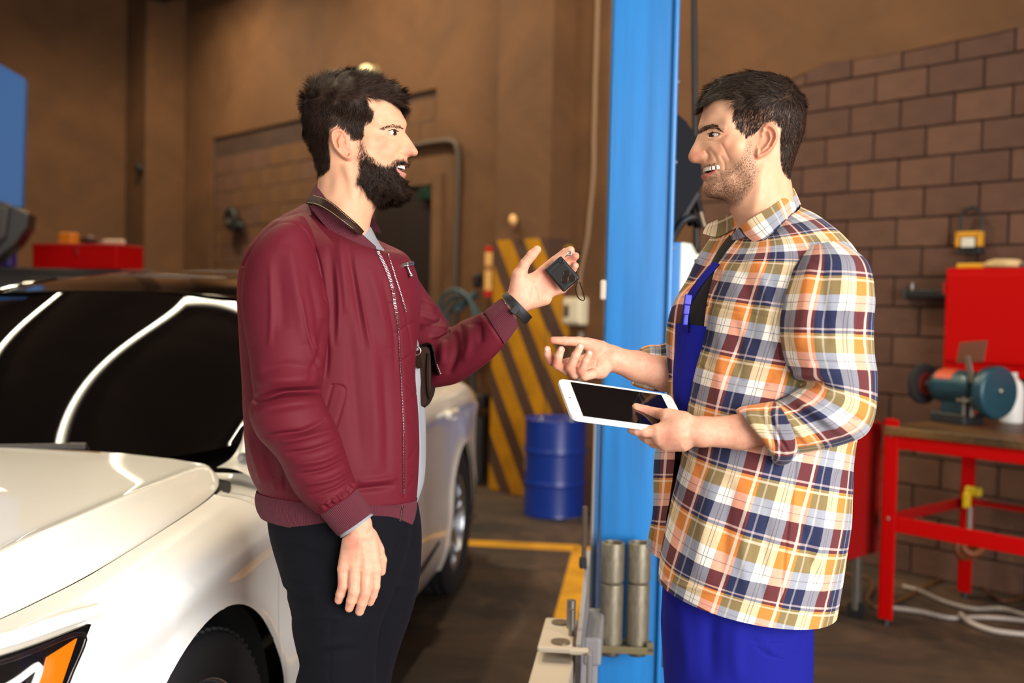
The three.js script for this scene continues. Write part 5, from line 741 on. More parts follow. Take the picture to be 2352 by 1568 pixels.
{
  // raised hand, palm to the camera
  lSkin.push(handMesh({
    kp: 14, k: 4.5,
    palm: [[[1125, 766, -72, 22], [1176, 708, -46, 25]], [[1178, 704, -44, 25], [1212, 660, -42, 25]], [[1190, 676, -34, 24], [1193, 632, -28, 18]], [[1200, 694, -40, 22], [1250, 684, -42, 18]], [[1206, 660, -46, 20], [1248, 624, -48, 13]], [[1212, 670, -46, 20], [1260, 643, -50, 13]], [[1216, 682, -46, 19], [1266, 664, -48, 13]]],
    fingers: [
      [[1194, 632, -28, 15], [1205, 606, -20, 12], [1221, 586, -15, 11.5], [1234, 573, -12, 9.5]],
      [[1246, 622, -50, 12], [1274, 599, -54, 11], [1298, 580, -48, 10], [1311, 574, -40, 9]],
      [[1258, 638, -52, 12.5], [1290, 614, -58, 11.2], [1314, 595, -50, 10.2], [1322, 588, -40, 9]],
      [[1266, 654, -52, 12], [1296, 634, -58, 10.8], [1316, 616, -50, 9.8], [1321, 610, -42, 8.6]],
      [[1268, 670, -48, 11.5], [1292, 664, -50, 10], [1308, 650, -42, 9], [1316, 640, -34, 8]]],
    lines: [{ p: [[1206, 620, -10], [1218, 640, -16], [1220, 670, -18], [1212, 700, -18]], w: 2.2, a: -1.6 }, { p: [[1240, 640, -28], [1232, 660, -24], [1236, 690, -24]], w: 2.2, a: -1.2 }, { p: [[1168, 672, -26], [1190, 684, -20]], w: 1.6, a: -0.9 }, { p: [[1208, 604, -10], [1216, 600, -8]], w: 1.5, a: -0.8 }]
  }, LW, 1.5, handC(3, [], [[1258, 640, -40, 24], [1322, 590, -40, 14]])));
  // hanging hand, back to the camera
  lSkin.push(handMesh({
    kp: 10, k: 3.2,
    palm: [[[790, 1150, 140, 26], [824, 1205, 140, 26]], [[824, 1205, 140, 27], [820, 1250, 146, 26]], [[806, 1246, 146, 20], [789, 1306, 150, 13.5]], [[818, 1248, 150, 20], [814, 1310, 154, 13.5]], [[834, 1248, 150, 20], [840, 1312, 152, 13.5]], [[850, 1250, 144, 18], [862, 1306, 144, 13.5]], [[848, 1232, 132, 19], [868, 1262, 120, 14]]],
    fingers: [
      [[789, 1308, 150, 12.6], [788, 1346, 156, 11.2], [782, 1364, 152, 10.2], [778, 1378, 146, 8.8]],
      [[814, 1312, 154, 13], [813, 1357, 164, 12], [807, 1379, 160, 10.8], [802, 1396, 153, 9.2]],
      [[840, 1313, 152, 13], [839, 1360, 163, 12], [832, 1384, 159, 11], [826, 1404, 152, 9.4]],
      [[863, 1308, 144, 12.4], [861, 1346, 146, 11.2], [856, 1366, 140, 10.2], [850, 1382, 134, 9]],
      [[866, 1258, 122, 13], [877, 1286, 112, 11], [876, 1312, 108, 9.5]]],
    dents: [[788, 1345, 166, 8, 1.2], [813, 1357, 175, 8, 1.4], [839, 1360, 174, 8, 1.4], [861, 1346, 156, 8, 1.2], [815, 1306, 164, 10, 2], [840, 1306, 162, 10, 2], [790, 1302, 160, 9, 1.6], [862, 1300, 156, 9, 1.6], [802, 1312, 158, 5, -1.6], [827, 1314, 160, 5, -1.6]],
    lines: [{ p: [[820, 1300, 168], [824, 1240, 170]], w: 3.4, a: 1.1 }, { p: [[838, 1300, 166], [834, 1240, 170]], w: 3.4, a: 1.1 }, ...[[788, 1342, 168, 6], [813, 1353, 176, 7], [839, 1356, 175, 7], [861, 1342, 158, 6]].flatMap(([x, y, z, w]) => [0, 5, 9].map(o => ({ p: [[x - w, y + o, z], [x + w, y + o, z]], w: 1.3, a: -0.5 })))]
  }, LW, 1.4, handC(11, [[776.5, 1380, 152, 5, 5.5], [800.5, 1397, 160, 6, 6], [824.5, 1405, 159, 6.2, 6], [848.5, 1383, 140, 5.4, 5.6]], [[800, 1302, 160, 14], [840, 1216, 165, 16], [813, 1356, 174, 10], [839, 1360, 174, 10]])));
  // a plain body under the clothes
  const f = (x, y, z) => { let v = cone(x, y, z, [780, 690, -34, 96], [790, 800, -34, 110]); v = smin(v, cone(x, y, z, [790, 800, -34, 104], [784, 1220, -34, 88]), 40); v = smin(v, cone(x, y, z, [772, 560, -24, 46], [780, 690, -34, 80]), 20); for (const q of [[[780, 1280, -14, 66], [768, 1480, 14, 54], [757, 1700, 20, 48], [755, 2300, 24, 36]], [[890, 1260, -112, 44], [850, 1530, -122, 40], [838, 1700, -126, 36], [835, 2300, -130, 30]], [[660, 620, 140, 44], [658, 800, 148, 40], [662, 905, 154, 36], [720, 1060, 148, 30], [780, 1140, 142, 26]], [[915, 650, -222, 34], [1000, 820, -165, 32], [1050, 806, -138, 28], [1125, 766, -74, 22]]]) for (let i = 1; i < q.length; i++) v = smin(v, cone(x, y, z, comp(q[i - 1]), comp(q[i])), 30); return v; };
  lSkin.push(meshFrom(isoMesh(f, [540, 480, -300], [1160, 2360, 220], 14), LW, () => lin(222, 172, 146)));
}
const S = (l, r, z, h, e, y) => ({ l, r, z, h, e, y });
const jacket = new THREE.Group(); jacket.name = 'bomber_jacket'; lman.add(jacket); jacket.userData.label = 'maroon bomber jacket';
const noiseBump = (a, f) => p => a * fbm(p.x * f, p.y * f, p.z * f, 3);
const lTorso = loft([S([714, 462], [866, 572], -20, 74, 2, 18), S([680, 478], [893, 576], -22, 112, 2, 22), S([620, 514], [930, 584], -28, 152, 2, 16), S([568, 580], [954, 622], -32, 176), S([549, 660], [966, 690], -34, 180), S([554, 775], [959, 775], -36, 176), S([560, 880], [954, 858], -38, 172), S([564, 970], [961, 945], -38, 168), S([570, 1055], [964, 1030], -38, 166), S([584, 1100], [962, 1088], -38, 160), S([594, 1118], [957, 1142], -38, 152), S([596, 1130], [954, 1150], -38, 150)], LW, {
  nu: 440, nv: 300, bump: noiseBump(3, 9), strokes: [ { p: [[556, 610], [586, 558], [622, 520], [656, 508], [690, 517], [716, 552], [735, 610], [747, 690]], w: 2.6, a: -4, hard: 1 }, { p: [[640, 500], [700, 486], [745, 500]], w: 2.4, a: -2.4, hard: 1 }, { p: [[770, 600], [778, 700], [774, 790]], w: 4, a: 4 }, { p: [[812, 590], [832, 700], [850, 800]], w: 4, a: 4 }, { p: [[742, 700], [752, 800], [748, 870]], w: 5, a: -6 }, { p: [[880, 640], [905, 760], [908, 860]], w: 5, a: -3 },
    { p: [[757, 560], [765, 680], [768, 800]], w: 10, a: -6 }, { p: [[778, 540], [790, 650], [796, 720]], w: 9, a: 5 }, { p: [[800, 560], [816, 660], [838, 810]], w: 8, a: -6 }, { p: [[846, 610], [872, 700], [892, 800]], w: 12, a: 5 }, { p: [[800, 720], [815, 900], [830, 1080]], w: 14, a: -5 }, { p: [[852, 760], [862, 950], [866, 1090]], w: 15, a: 6 }, { p: [[880, 820], [890, 980], [890, 1090]], w: 9, a: -4 },
    { p: [[795, 1126], [850, 1122], [908, 1114]], w: 6, a: -9 }, { p: [[820, 1106], [870, 1102], [912, 1096]], w: 7, a: 6 }, { p: [[575, 800], [592, 950], [640, 1110]], w: 10, a: -7 }, { p: [[568, 990], [596, 1080], [604, 1110]], w: 8, a: 6 }, { p: [[606, 1040], [628, 1110]], w: 6, a: -6 }, { p: [[650, 1090], [655, 1125]], w: 5, a: -4 }, { p: [[625, 1095], [634, 1125]], w: 5, a: 4 },
    { p: [[868, 580], [896, 640], [908, 700], [920, 790], [925, 900], [931, 1040], [930, 1140]], w: 3, a: -2.5, hard: 1 }, { p: [[882, 574], [912, 650], [935, 730], [946, 800]], w: 2.5, a: -3, hard: 1 }, { p: [[934, 690], [950, 740]], w: 8, a: 4 }, { p: [[763, 884], [793, 894], [776, 965], [758, 1010]], w: 2.6, a: -3, hard: 1 }, { p: [[763, 886], [746, 950]], w: 2.6, a: -3, hard: 1 },
    ...[[885, 700, 930, 690], [900, 770, 950, 740], [922, 830, 950, 812], [926, 880, 958, 905], [930, 930, 962, 900], [934, 960, 960, 990], [936, 1060, 962, 1020], [938, 1085, 958, 1110], [935, 1125, 960, 1085]].map(([a, b, c, d]) => ({ p: [[a, b], [c, d]], w: 3, a: -2.4 }))]
});
wpart('torso', lTorso, nylon, jacket);
wpart('hem_band', loft([S([592, 1124], [958, 1146], -38, 152), S([588, 1142], [957, 1170], -38, 150), S([592, 1165], [951, 1196], -38, 148), S([600, 1181], [941, 1215], -38, 142)], LW, { nu: 200, nv: 30, strokes: [{ p: [[805, 1146], [806, 1190]], w: 4, a: -4 }, { p: [[855, 1150], [935, 1160]], w: 6, a: 4 }] }), ribKnit, jacket, 'ribbed hem');
// shoulder yoke seam line: separate sleeve set into it
const lSleeve = loft([S([668, 500], [700, 498], 120, 30), S([628, 520], [716, 528], 134, 64), S([576, 582], [730, 590], 142, 84), S([558, 665], [753, 690], 146, 88), S([562, 740], [755, 742], 148, 88), S([572, 805], [750, 792], 150, 86), S([580, 866], [744, 852], 152, 84), S([584, 905], [738, 896], 154, 80), S([574, 945], [742, 916], 156, 82), S([594, 1000], [752, 940], 156, 80), S([640, 1052], [777, 989], 152, 74), S([681, 1132], [800, 1060], 146, 66), S([722, 1172], [818, 1112], 142, 60), S([738, 1180], [820, 1124], 140, 54)], LW, {
  nu: 260, nv: 320, bump: noiseBump(3.5, 10), strokes: [ { p: [[556, 610], [586, 558], [622, 520], [656, 508], [690, 517], [716, 552], [735, 610], [747, 690]], w: 2.6, a: -4, hard: 1 }, { p: [[640, 500], [700, 486], [745, 500]], w: 2.4, a: -2.4, hard: 1 }, { p: [[690, 680], [706, 770], [726, 830]], w: 4, a: 4 }, { p: [[620, 600], [624, 720], [618, 800]], w: 6, a: 4 }, { p: [[722, 800], [738, 862]], w: 4, a: -5 },
    { p: [[664, 560], [684, 690], [700, 790]], w: 13, a: 6 }, { p: [[636, 580], [646, 690], [650, 760]], w: 14, a: -5 }, { p: [[708, 620], [728, 720], [733, 800]], w: 9, a: -5 }, { p: [[745, 730], [738, 800], [706, 880]], w: 8, a: -7 }, { p: [[715, 760], [735, 850]], w: 8, a: 6 },
    { p: [[578, 920], [640, 903], [700, 899], [744, 897]], w: 7, a: -26 }, { p: [[588, 878], [650, 872], [735, 868]], w: 14, a: 9 }, { p: [[584, 948], [660, 930], [745, 922]], w: 12, a: 9 }, { p: [[600, 850], [660, 838], [720, 845]], w: 10, a: -4 },
    { p: [[598, 1004], [650, 998], [700, 990], [752, 962]], w: 7, a: -10 }, { p: [[640, 1015], [700, 1004], [772, 985]], w: 7, a: 7 }, { p: [[648, 1042], [715, 1034], [785, 1008]], w: 6, a: -7 }, { p: [[668, 1066], [740, 1056], [792, 1030]], w: 7, a: 7 }, { p: [[680, 1090], [745, 1080], [800, 1052]], w: 5, a: -7 }, { p: [[695, 1112], [760, 1100], [806, 1074]], w: 6, a: 7 }, { p: [[708, 1140], [770, 1120], [812, 1092]], w: 4.5, a: -6 }, { p: [[730, 1158], [790, 1140], [818, 1108]], w: 4.5, a: 6 },
    ...Array.from({ length: 14 }, (_, k) => { const u = k / 13, x = mix(738, 818, u), y = mix(1176, 1118, u); return { p: [[x - 5, y - 12], [x + 2, y + 2]], w: 2.4, a: k % 2 ? 3.2 : -3.2 }; })]
});
wpart('sleeve', lSleeve, nylon, jacket);
wpart('cuff', loft([S([735, 1178], [821, 1122], 140, 52), S([748, 1196], [832, 1140], 140, 48), S([777, 1230], [856, 1176], 140, 44), S([781, 1226], [850, 1178], 140, 34)], LW, { nu: 100, nv: 24 }), ribKnit, jacket, 'ribbed cuff');
wpart('sleeve', loft([S([870, 600], [960, 640], -215, 60), S([890, 650], [978, 668], -225, 64), S([900, 720], [1006, 704], -215, 62), S([918, 800], [1026, 738], -190, 60), S([962, 882], [1036, 752], -165, 60), S([1035, 884], [1060, 738], -140, 58), S([1082, 860], [1084, 727], -112, 54), S([1128, 826], [1100, 719], -80, 46), S([1160, 792], [1112, 715], -62, 42)], LW, {
  nu: 130, nv: 160, bump: noiseBump(3, 10), strokes: [{ p: [[966, 690], [1000, 712]], w: 8, a: 6 }, { p: [[965, 722], [1012, 735]], w: 7, a: -8 }, { p: [[965, 752], [1028, 755]], w: 8, a: 7 }, { p: [[985, 775], [1034, 758]], w: 5, a: -8 }, { p: [[1000, 790], [990, 850], [985, 880]], w: 9, a: -6 }, { p: [[1046, 762], [1048, 810], [1030, 860]], w: 8, a: -8 }, { p: [[1020, 780], [1015, 840]], w: 9, a: 6 }, { p: [[1080, 745], [1078, 790], [1065, 830]], w: 9, a: 6 }, { p: [[1100, 740], [1104, 790]], w: 7, a: -6 }, { p: [[1060, 745], [1062, 800]], w: 6, a: -4 }, { p: [[1110, 722], [1158, 788]], w: 4, a: -5, hard: 1 }]
}), nylon, jacket);
wpart('cuff', loft([S([1160, 791], [1112, 715], -62, 41), S([1170, 778], [1120, 708], -58, 40), S([1192, 746], [1152, 684], -50, 36), S([1190, 742], [1156, 688], -50, 28)], LW, { nu: 100, nv: 24 }), ribKnit, jacket, 'ribbed cuff');
// collar band round the neck
wpart('collar', thick(sheet([[[858, 500, -62], [800, 470, -96], [740, 440, -80], [727, 420, -20], [738, 442, 46], [780, 492, 74], [826, 532, 62], [864, 566, 20]], [[878, 535, -66], [810, 505, -100], [733, 474, -84], [706, 456, -20], [716, 480, 60], [764, 537, 84], [816, 578, 76], [866, 592, 28]]], LW, 90, 12), 0.004), ribKnit, jacket, 'ribbed stand-up collar');
wpart('tee_shirt', loft([S([745, 470], [852, 522], -20, 60), S([740, 500], [872, 560], -30, 78), S([720, 560], [900, 600], -50, 100), S([700, 680], [930, 700], -80, 120), S([690, 800], [962, 790], -95, 118), S([690, 850], [972, 846], -100, 116), S([690, 970], [978, 965], -100, 116), S([690, 1080], [976, 1090], -100, 112), S([690, 1120], [960, 1150], -100, 108), S([690, 1150], [955, 1165], -100, 104)], LW, { nu: 120, nv: 80, strokes: [{ p: [[968, 880], [970, 1000]], w: 8, a: -4 }, { p: [[960, 900], [962, 1080]], w: 7, a: 5 }] }), tee, lman, 'light grey t-shirt');
wpart('shirt_cuff', loft([S([779, 1226], [850, 1178], 140, 40), S([783, 1234], [857, 1182], 140, 36)], LW, { nu: 60, nv: 4 }), tee, lman, 'sliver of white shirt cuff');
// trousers
const pants = new THREE.Group(); pants.name = 'trousers'; lman.add(pants); pants.userData.label = 'black chino trousers';
wpart('trouser_leg', loft([S([616, 1165], [948, 1165], -30, 140), S([619, 1210], [946, 1205], -26, 142), S([630, 1263], [938, 1262], -20, 140), S([650, 1330], [915, 1335], -6, 134), S([670, 1395], [888, 1400], 6, 124), S([674, 1440], [873, 1440], 12, 116), S([683, 1482], [864, 1495], 16, 108), S([691, 1522], [861, 1530], 18, 102), S([680, 1575], [860, 1575], 18, 98), S([668, 1700], [846, 1700], 20, 94), S([676, 1900], [830, 1900], 22, 84), S([690, 2200], [820, 2200], 24, 74), S([700, 2360], [815, 2360], 26, 68)], LW, { nu: 140, nv: 200, bump: noiseBump(3, 8), strokes: [{ p: [[648, 1350], [680, 1372], [720, 1380]], w: 8, a: -10 }, { p: [[640, 1240], [690, 1262], [750, 1280]], w: 10, a: -5 }, { p: [[905, 1240], [890, 1310], [860, 1370]], w: 10, a: 6 }, { p: [[930, 1220], [905, 1290], [880, 1340]], w: 7, a: -6 }, { p: [[672, 1425], [720, 1412], [790, 1420]], w: 7, a: 7 }, { p: [[690, 1525], [760, 1500], [840, 1490]], w: 8, a: -6 }, { p: [[655, 1330], [690, 1345], [740, 1350]], w: 9, a: 6 }, { p: [[672, 1410], [700, 1440], [740, 1450]], w: 8, a: -6 }, { p: [[764, 1230], [762, 1400], [758, 1568]], w: 2, a: -2.5, hard: 1 }, { p: [[640, 1280], [700, 1310], [760, 1330]], w: 14, a: 4 }, { p: [[870, 1430], [850, 1500], [840, 1568]], w: 10, a: -5 }, { p: [[800, 1420], [840, 1410], [880, 1390]], w: 9, a: -4 }, { p: [[690, 1500], [740, 1480], [800, 1470]], w: 9, a: 5 }, { p: [[700, 1540], [760, 1525]], w: 7, a: -4 }, { p: [[622, 1206], [662, 1212], [662, 1222], [624, 1218]], w: 2, a: -2, hard: 1 }] }), blackCloth, pants);
wpart('trouser_leg', loft([S([790, 1150], [958, 1146], -110, 110), S([800, 1222], [967, 1222], -112, 112), S([815, 1326], [964, 1326], -116, 104), S([812, 1413], [944, 1413], -120, 94), S([800, 1495], [916, 1495], -122, 88), S([792, 1566], [899, 1568], -124, 84), S([785, 1700], [890, 1700], -126, 80), S([790, 1900], [885, 1900], -128, 74), S([790, 2360], [880, 2360], -130, 62)], LW, { nu: 120, nv: 140, bump: noiseBump(3, 8), strokes: [{ p: [[900, 1330], [964, 1322]], w: 4, a: -6 }, { p: [[890, 1345], [960, 1340]], w: 7, a: 5 }, { p: [[900, 1420], [935, 1400]], w: 7, a: -4 }] }), blackCloth, pants);
for (const [x, z, nm] of [[750, 20, 'shoe'], [835, -130, 'shoe']]) { const y = 2398; wpart(nm, loft([S([x - 62, y - 46], [x + 40, y - 52], z, 44, 2.4), S([x - 74, y - 20], [x + 140, y - 18], z, 46, 2.6), S([x - 74, y - 6], [x + 156, y - 4], z, 46, 2.8), S([x - 70, y + 1], [x + 150, y + 1], z, 42, 2.8)], LW, { nu: 48, nv: 16 }), std(0x1d1a1a, 0.5), lman); }
/* points on a made garment, found by looking along a line of sight */
const ray = new THREE.Raycaster();
function onto(mesh, px, py, lift = 0.001) { mesh.updateWorldMatrix(true, false); const a = at(px, py, 1); ray.set(camera.position, a.sub(camera.position).normalize()); const h = ray.intersectObject(mesh, false)[0]; if (!h) return null; const n = h.face.normal.clone(); if (n.dot(ray.ray.direction) > 0) n.negate(); return { p: h.point.clone().addScaledVector(n, lift), n }; }
const lTm = jacket.children[0];
lman.updateMatrixWorld(true);
function zipper(mesh, line, parent, step, w = 0.0062) {
  const L = smoothLine(line, 8), pts = []; let last = null, acc = 0; for (let i = 0; i < L.length - 1; i++) for (let k = 0; k < 6; k++) { const x = mix(L[i][0], L[i + 1][0], k / 6), y = mix(L[i][1], L[i + 1][1], k / 6); if (!last || Math.hypot(x - last[0], y - last[1]) >= step) { const h = onto(mesh, x, y, 0.0020); if (h) pts.push(h); last = [x, y]; } }
  { const q = [pts[0]]; let carry = 0; for (let i = 1; i < pts.length; i++) { const a = pts[i - 1].p, b = pts[i].p, l = a.distanceTo(b); if (l > 0.03) continue; let x = 0.0029 - carry; while (x <= l) { q.push({ p: a.clone().lerp(b, x / l), n: pts[i].n }); x += 0.0029; } carry = l - (x - 0.0029); } pts.length = 0; pts.push(...q); }
  const teeth = [], tape = []; for (let i = 1; i < pts.length; i++) { const d = pts[i].p.clone().sub(pts[i - 1].p), l = d.length(); if (l > 0.05) continue; d.normalize(); const n = pts[i].n, s = d.clone().cross(n).normalize(), mtx = new THREE.Matrix4().makeBasis(s, d, n).setPosition(pts[i].p); const t = rbox(w, l * 0.55, 0.0024, 0.0006, 0, 0, 0, 1).applyMatrix4(mtx); teeth.push(t); }
  wpart('zip', merge(teeth), metal, parent, 'silver metal zip').userData.kind = 'stuff'; return pts;
}
zipper(lTm, [[864, 573], [890, 625], [903, 679], [914, 764], [919, 855], [924.5, 962], [926, 1043], [926, 1136]], jacket, 4.2); zipper(lTm, [[877, 548], [890, 583], [914, 655], [934, 720]].slice(1), jacket, 4.2, 0.003);
{ const hm = jacket.children.find(o => o.name === 'hem_band'); zipper(hm, [[926, 1144], [922, 1175], [917, 1200]], jacket, 4.2); }
{ // chest pocket zip with pull
  const a = onto(lTm, 922, 611, 0.003), b = onto(lTm, 944, 606, 0.003); if (a && b) { const q = wpart('pocket_zip', rod(a.p, b.p, 0.0042, 10), metal, jacket, 'silver chest pocket zip'); const c = onto(lTm, 929, 612, 0.006), d = onto(lTm, 937, 634, 0.007); if (c && d) wpart('zip_pull', merge([rod(c.p, d.p, 0.0022, 8), new THREE.SphereGeometry(0.005, 12, 8).translate(c.p.x, c.p.y, c.p.z), new THREE.SphereGeometry(0.0042, 12, 8).translate(d.p.x, d.p.y, d.p.z)]), metal, q); } }
// shoulder strap and bag
{
  const bag = thing('shoulder_bag', 'small dark brown leather bag slung at the bearded man\'s far hip', 'bag', LW(978, 860, -150)), W = LW, zs = [-70, -230];
  const out = smoothLoop([[957, 818], [964, 797], [975, 789], [988, 795], [992, 826], [992, 880], [991, 906], [981, 930], [973, 937], [966, 930], [960, 880]], 3), g = surface((u, v) => { const q = out[Math.round(u * out.length) % out.length], a = near(q[0], q[1], -100), k = v < 0.15 ? 0.9 + v * 0.66 : v > 0.85 ? 0.9 + (1 - v) * 0.66 : 1, cx = 975, cy = 862; return W(cx + (a[0] - cx) * k, cy + (a[1] - cy) * k, mix(zs[0], zs[1], v)); }, out.length, 14);
  const cap = z => { const n = out.length, pos = [], idx = []; const c = W(975, 862, z + (z > -150 ? 2 : -2)); pos.push(c.x, c.y, c.z); for (const q of out) { const a = near(q[0], q[1], -100), p = W(975 + (a[0] - 975) * 0.9, 862 + (a[1] - 862) * 0.9, z); pos.push(p.x, p.y, p.z); } for (let i = 0; i < n; i++) idx.push(0, 1 + i, 1 + (i + 1) % n); const gg = new THREE.BufferGeometry(); gg.setAttribute('position', new THREE.Float32BufferAttribute(pos, 3)); gg.setAttribute('uv', new THREE.Float32BufferAttribute(new Float32Array(pos.length / 3 * 2), 2)); gg.setIndex(idx); gg.computeVertexNormals(); return gg; };
  wpart('pouch', merge([g, cap(zs[0]), cap(zs[1])]), leather, bag);
  wpart('flap', thick(sheet([[[970, 790, -66], [970, 790, -150], [970, 790, -234]], [[988, 787, -66], [988, 787, -150], [988, 787, -234]], [[996, 800, -66], [996, 800, -150], [996, 800, -234]], [[1002, 830, -66], [1003, 830, -150], [1003, 830, -234]], [[1010, 860, -70], [1011, 862, -150], [1010, 860, -230]]], W, 16, 24), 0.004), leather, bag);
  wpart('gusset_fold', tube([W(979, 812, -66), W(977, 860, -64), W(980, 905, -64), W(984, 922, -66)], 0.003, 20), leather, bag); const st = []; for (let k = 0; k < 6; k++) st.push(rod(W(999 + k * 1.6, 838 + k * 4, -64), W(1000 + k * 1.6, 840.5 + k * 4, -64), 0.0008, 6)); wpart('stitching', merge(st), std(0xb8a083, 0.6), bag).userData.kind = 'stuff';
  wpart('ring', new THREE.TorusGeometry(0.008, 0.0022, 8, 18).translate(...W(953, 806, -40).toArray()), metal, bag); wpart('strap_end', rbox(0.012, 0.035, 0.006, 0.002).rotateZ(0.2).translate(...W(957, 826, -44).toArray()), leather, bag);
  // strap over the near shoulder
  const mid = [[712, 459], [735, 464], [760, 478], [788, 500], [815, 522], [830, 536]], wd = [13, 12, 11, 9, 7.5, 6], L = [], cl = jacket.children.find(o => o.name === 'collar'); lman.updateMatrixWorld(true);
  for (let i = 0; i <= 40; i++) { const q = curve(mid.map((m, k) => [...m, wd[k]]), i / 40), z = curve([[30], [62], [92], [104], [92], [74]], i / 40)[0], d = [0.62, -0.78], rows = []; for (const s of [-1, 0, 1]) { const a = near(q[0] - s * d[0] * q[2] * 0.9, q[1] + s * -d[1] * q[2], z + (s === 0 ? 4 : 0)); rows.push(W(a[0], a[1], z + (s === 0 ? 4 : s < 0 ? -2 : 6)).toArray()); } L.push(rows); }
  wpart('shoulder_strap', thick(patch(L, 8, 60), -0.003), leather, bag, 'brown shoulder strap with pale stitching'); const ss = []; for (const s of [0, 2]) for (let i = 1; i < 38; i++) { const a = V(...L[i][s]).lerp(V(...L[i][1]), 0.2), b = V(...L[i + 1][s]).lerp(V(...L[i + 1][1]), 0.2), m = a.clone().lerp(b, 0.62), up = V(ZC.x, ZC.y + 0.4, ZC.z).multiplyScalar(0.0034); ss.push(rod(a.add(up), m.add(up), 0.0006, 6)); } wpart('strap_stitching', merge(ss), std(0xb79a72, 0.6), bag).userData.kind = 'stuff';
}
// wrist watch
{ const W = LW, g = thing('wrist_watch', 'black rubber wrist band on the raised hand', 'watch', W(1186, 703, -46)); const ring = (l0, r0, l1, r1, h0, h1) => loft([S(l0, r0, -46, h0), S([mix(l0[0], l1[0], 0.5), mix(l0[1], l1[1], 0.5)], [mix(r0[0], r1[0], 0.5), mix(r0[1], r1[1], 0.5)], -45, (h0 + h1) / 2 + 1.5), S(l1, r1, -44, h1)], W, { nu: 60, nv: 10 });
  wpart('band', thick(ring([1205, 744], [1154, 682], [1220, 726], [1166, 672], 36, 34), -0.003), std(0x0d0d10, 0.6), g); wpart('clasp', rbox(0.014, 0.016, 0.005, 0.002).applyQuaternion(camera.quaternion).rotateZ(-0.7).translate(...W(1182, 712, -6).toArray()), std(0x18181b, 0.4), g); wpart('pin', new THREE.SphereGeometry(0.0016, 10, 8).translate(...W(1160.5, 696, -18).toArray()), metal, g); }
// car key
{
  const W = LW, c = W(1292, 628, -16), g = thing('car_key', 'black key card with three buttons held up in the open hand', 'key', c), zq = -14, k = LW.k;
  const ex = V(40, -34, 0), ang = Math.atan2(34, 39), m = new THREE.Matrix4().makeRotationFromQuaternion(camera.quaternion.clone().multiply(new THREE.Quaternion().setFromEuler(new THREE.Euler(0.0, -0.12, 0)))).setPosition(c), w = 51 * k, h = 69 * k;
  const loc = geo => { geo.rotateZ(ang - 0.0).applyMatrix4(m); return geo; }, kb = std(0x0b0b0d, 0.5), pk = std(0x120f0e, 0.45);
  wpart('case', loc(rbox(w, h, 0.009, 0.004, 0, 0, 0, 3)), kb, g); wpart('bevel', loc(rbox(w * 0.98, h * 0.2, 0.0105, 0.004, 0, h * 0.395, 0, 3)), std(0x0e0f14, 0.4), g); wpart('inset', loc(rbox(w * 0.92, h * 0.74, 0.0100, 0.003, 0, -h * 0.09, 0, 2)), pk, g);
  for (const [x, y] of [[0.16, -0.10], [-0.10, -0.22], [0.20, -0.33]]) { wpart('button', loc(cyl(0.0058, 0.0062, 0.0016, 0, 0, 0, 24).rotateX(Math.PI / 2).translate(x * w, y * h, 0.0054)), std(0x241a14, 0.25), g); wpart('button_ring', loc(new THREE.TorusGeometry(0.0066, 0.0007, 8, 26).translate(x * w, y * h, 0.0054)), std(0x2a2422, 0.25), g); }
  wpart('eyelet', loc(new THREE.TorusGeometry(0.0035, 0.0014, 8, 18).translate(w * 0.36, h * 0.34, 0.0055)), kb, g); wpart('ring_pin', merge([rod(W(1298, 589, -12), W(1312, 578.5, -10), 0.0016, 8), new THREE.TorusGeometry(0.004, 0.0012, 8, 16).applyQuaternion(camera.quaternion).translate(...W(1309, 581, -10).toArray())]), metal, g);
  const lp = []; for (const s of [-1, 1]) lp.push(patch(smoothLine([[1327, 646, -20], [1323, 662, -16], [1326, 678, -14], [1333, 687, -14], [1341, 687, -16], [1337, 668, -18], [1330, 648, -20]].slice(0, 7), 5).map(q => [W(...near(q[0], q[1], q[2]), q[2] - 4).toArray(), W(...near(q[0] + 0.6, q[1], q[2]), q[2] + 4).toArray()]), 4, 60)); wpart('strap', thick(lp[0], 0.0014), std(0x17171c, 0.6), g, 'black key strap loop');
}
wpart('body', mergeSkin(lSkin), skinMat, lman);
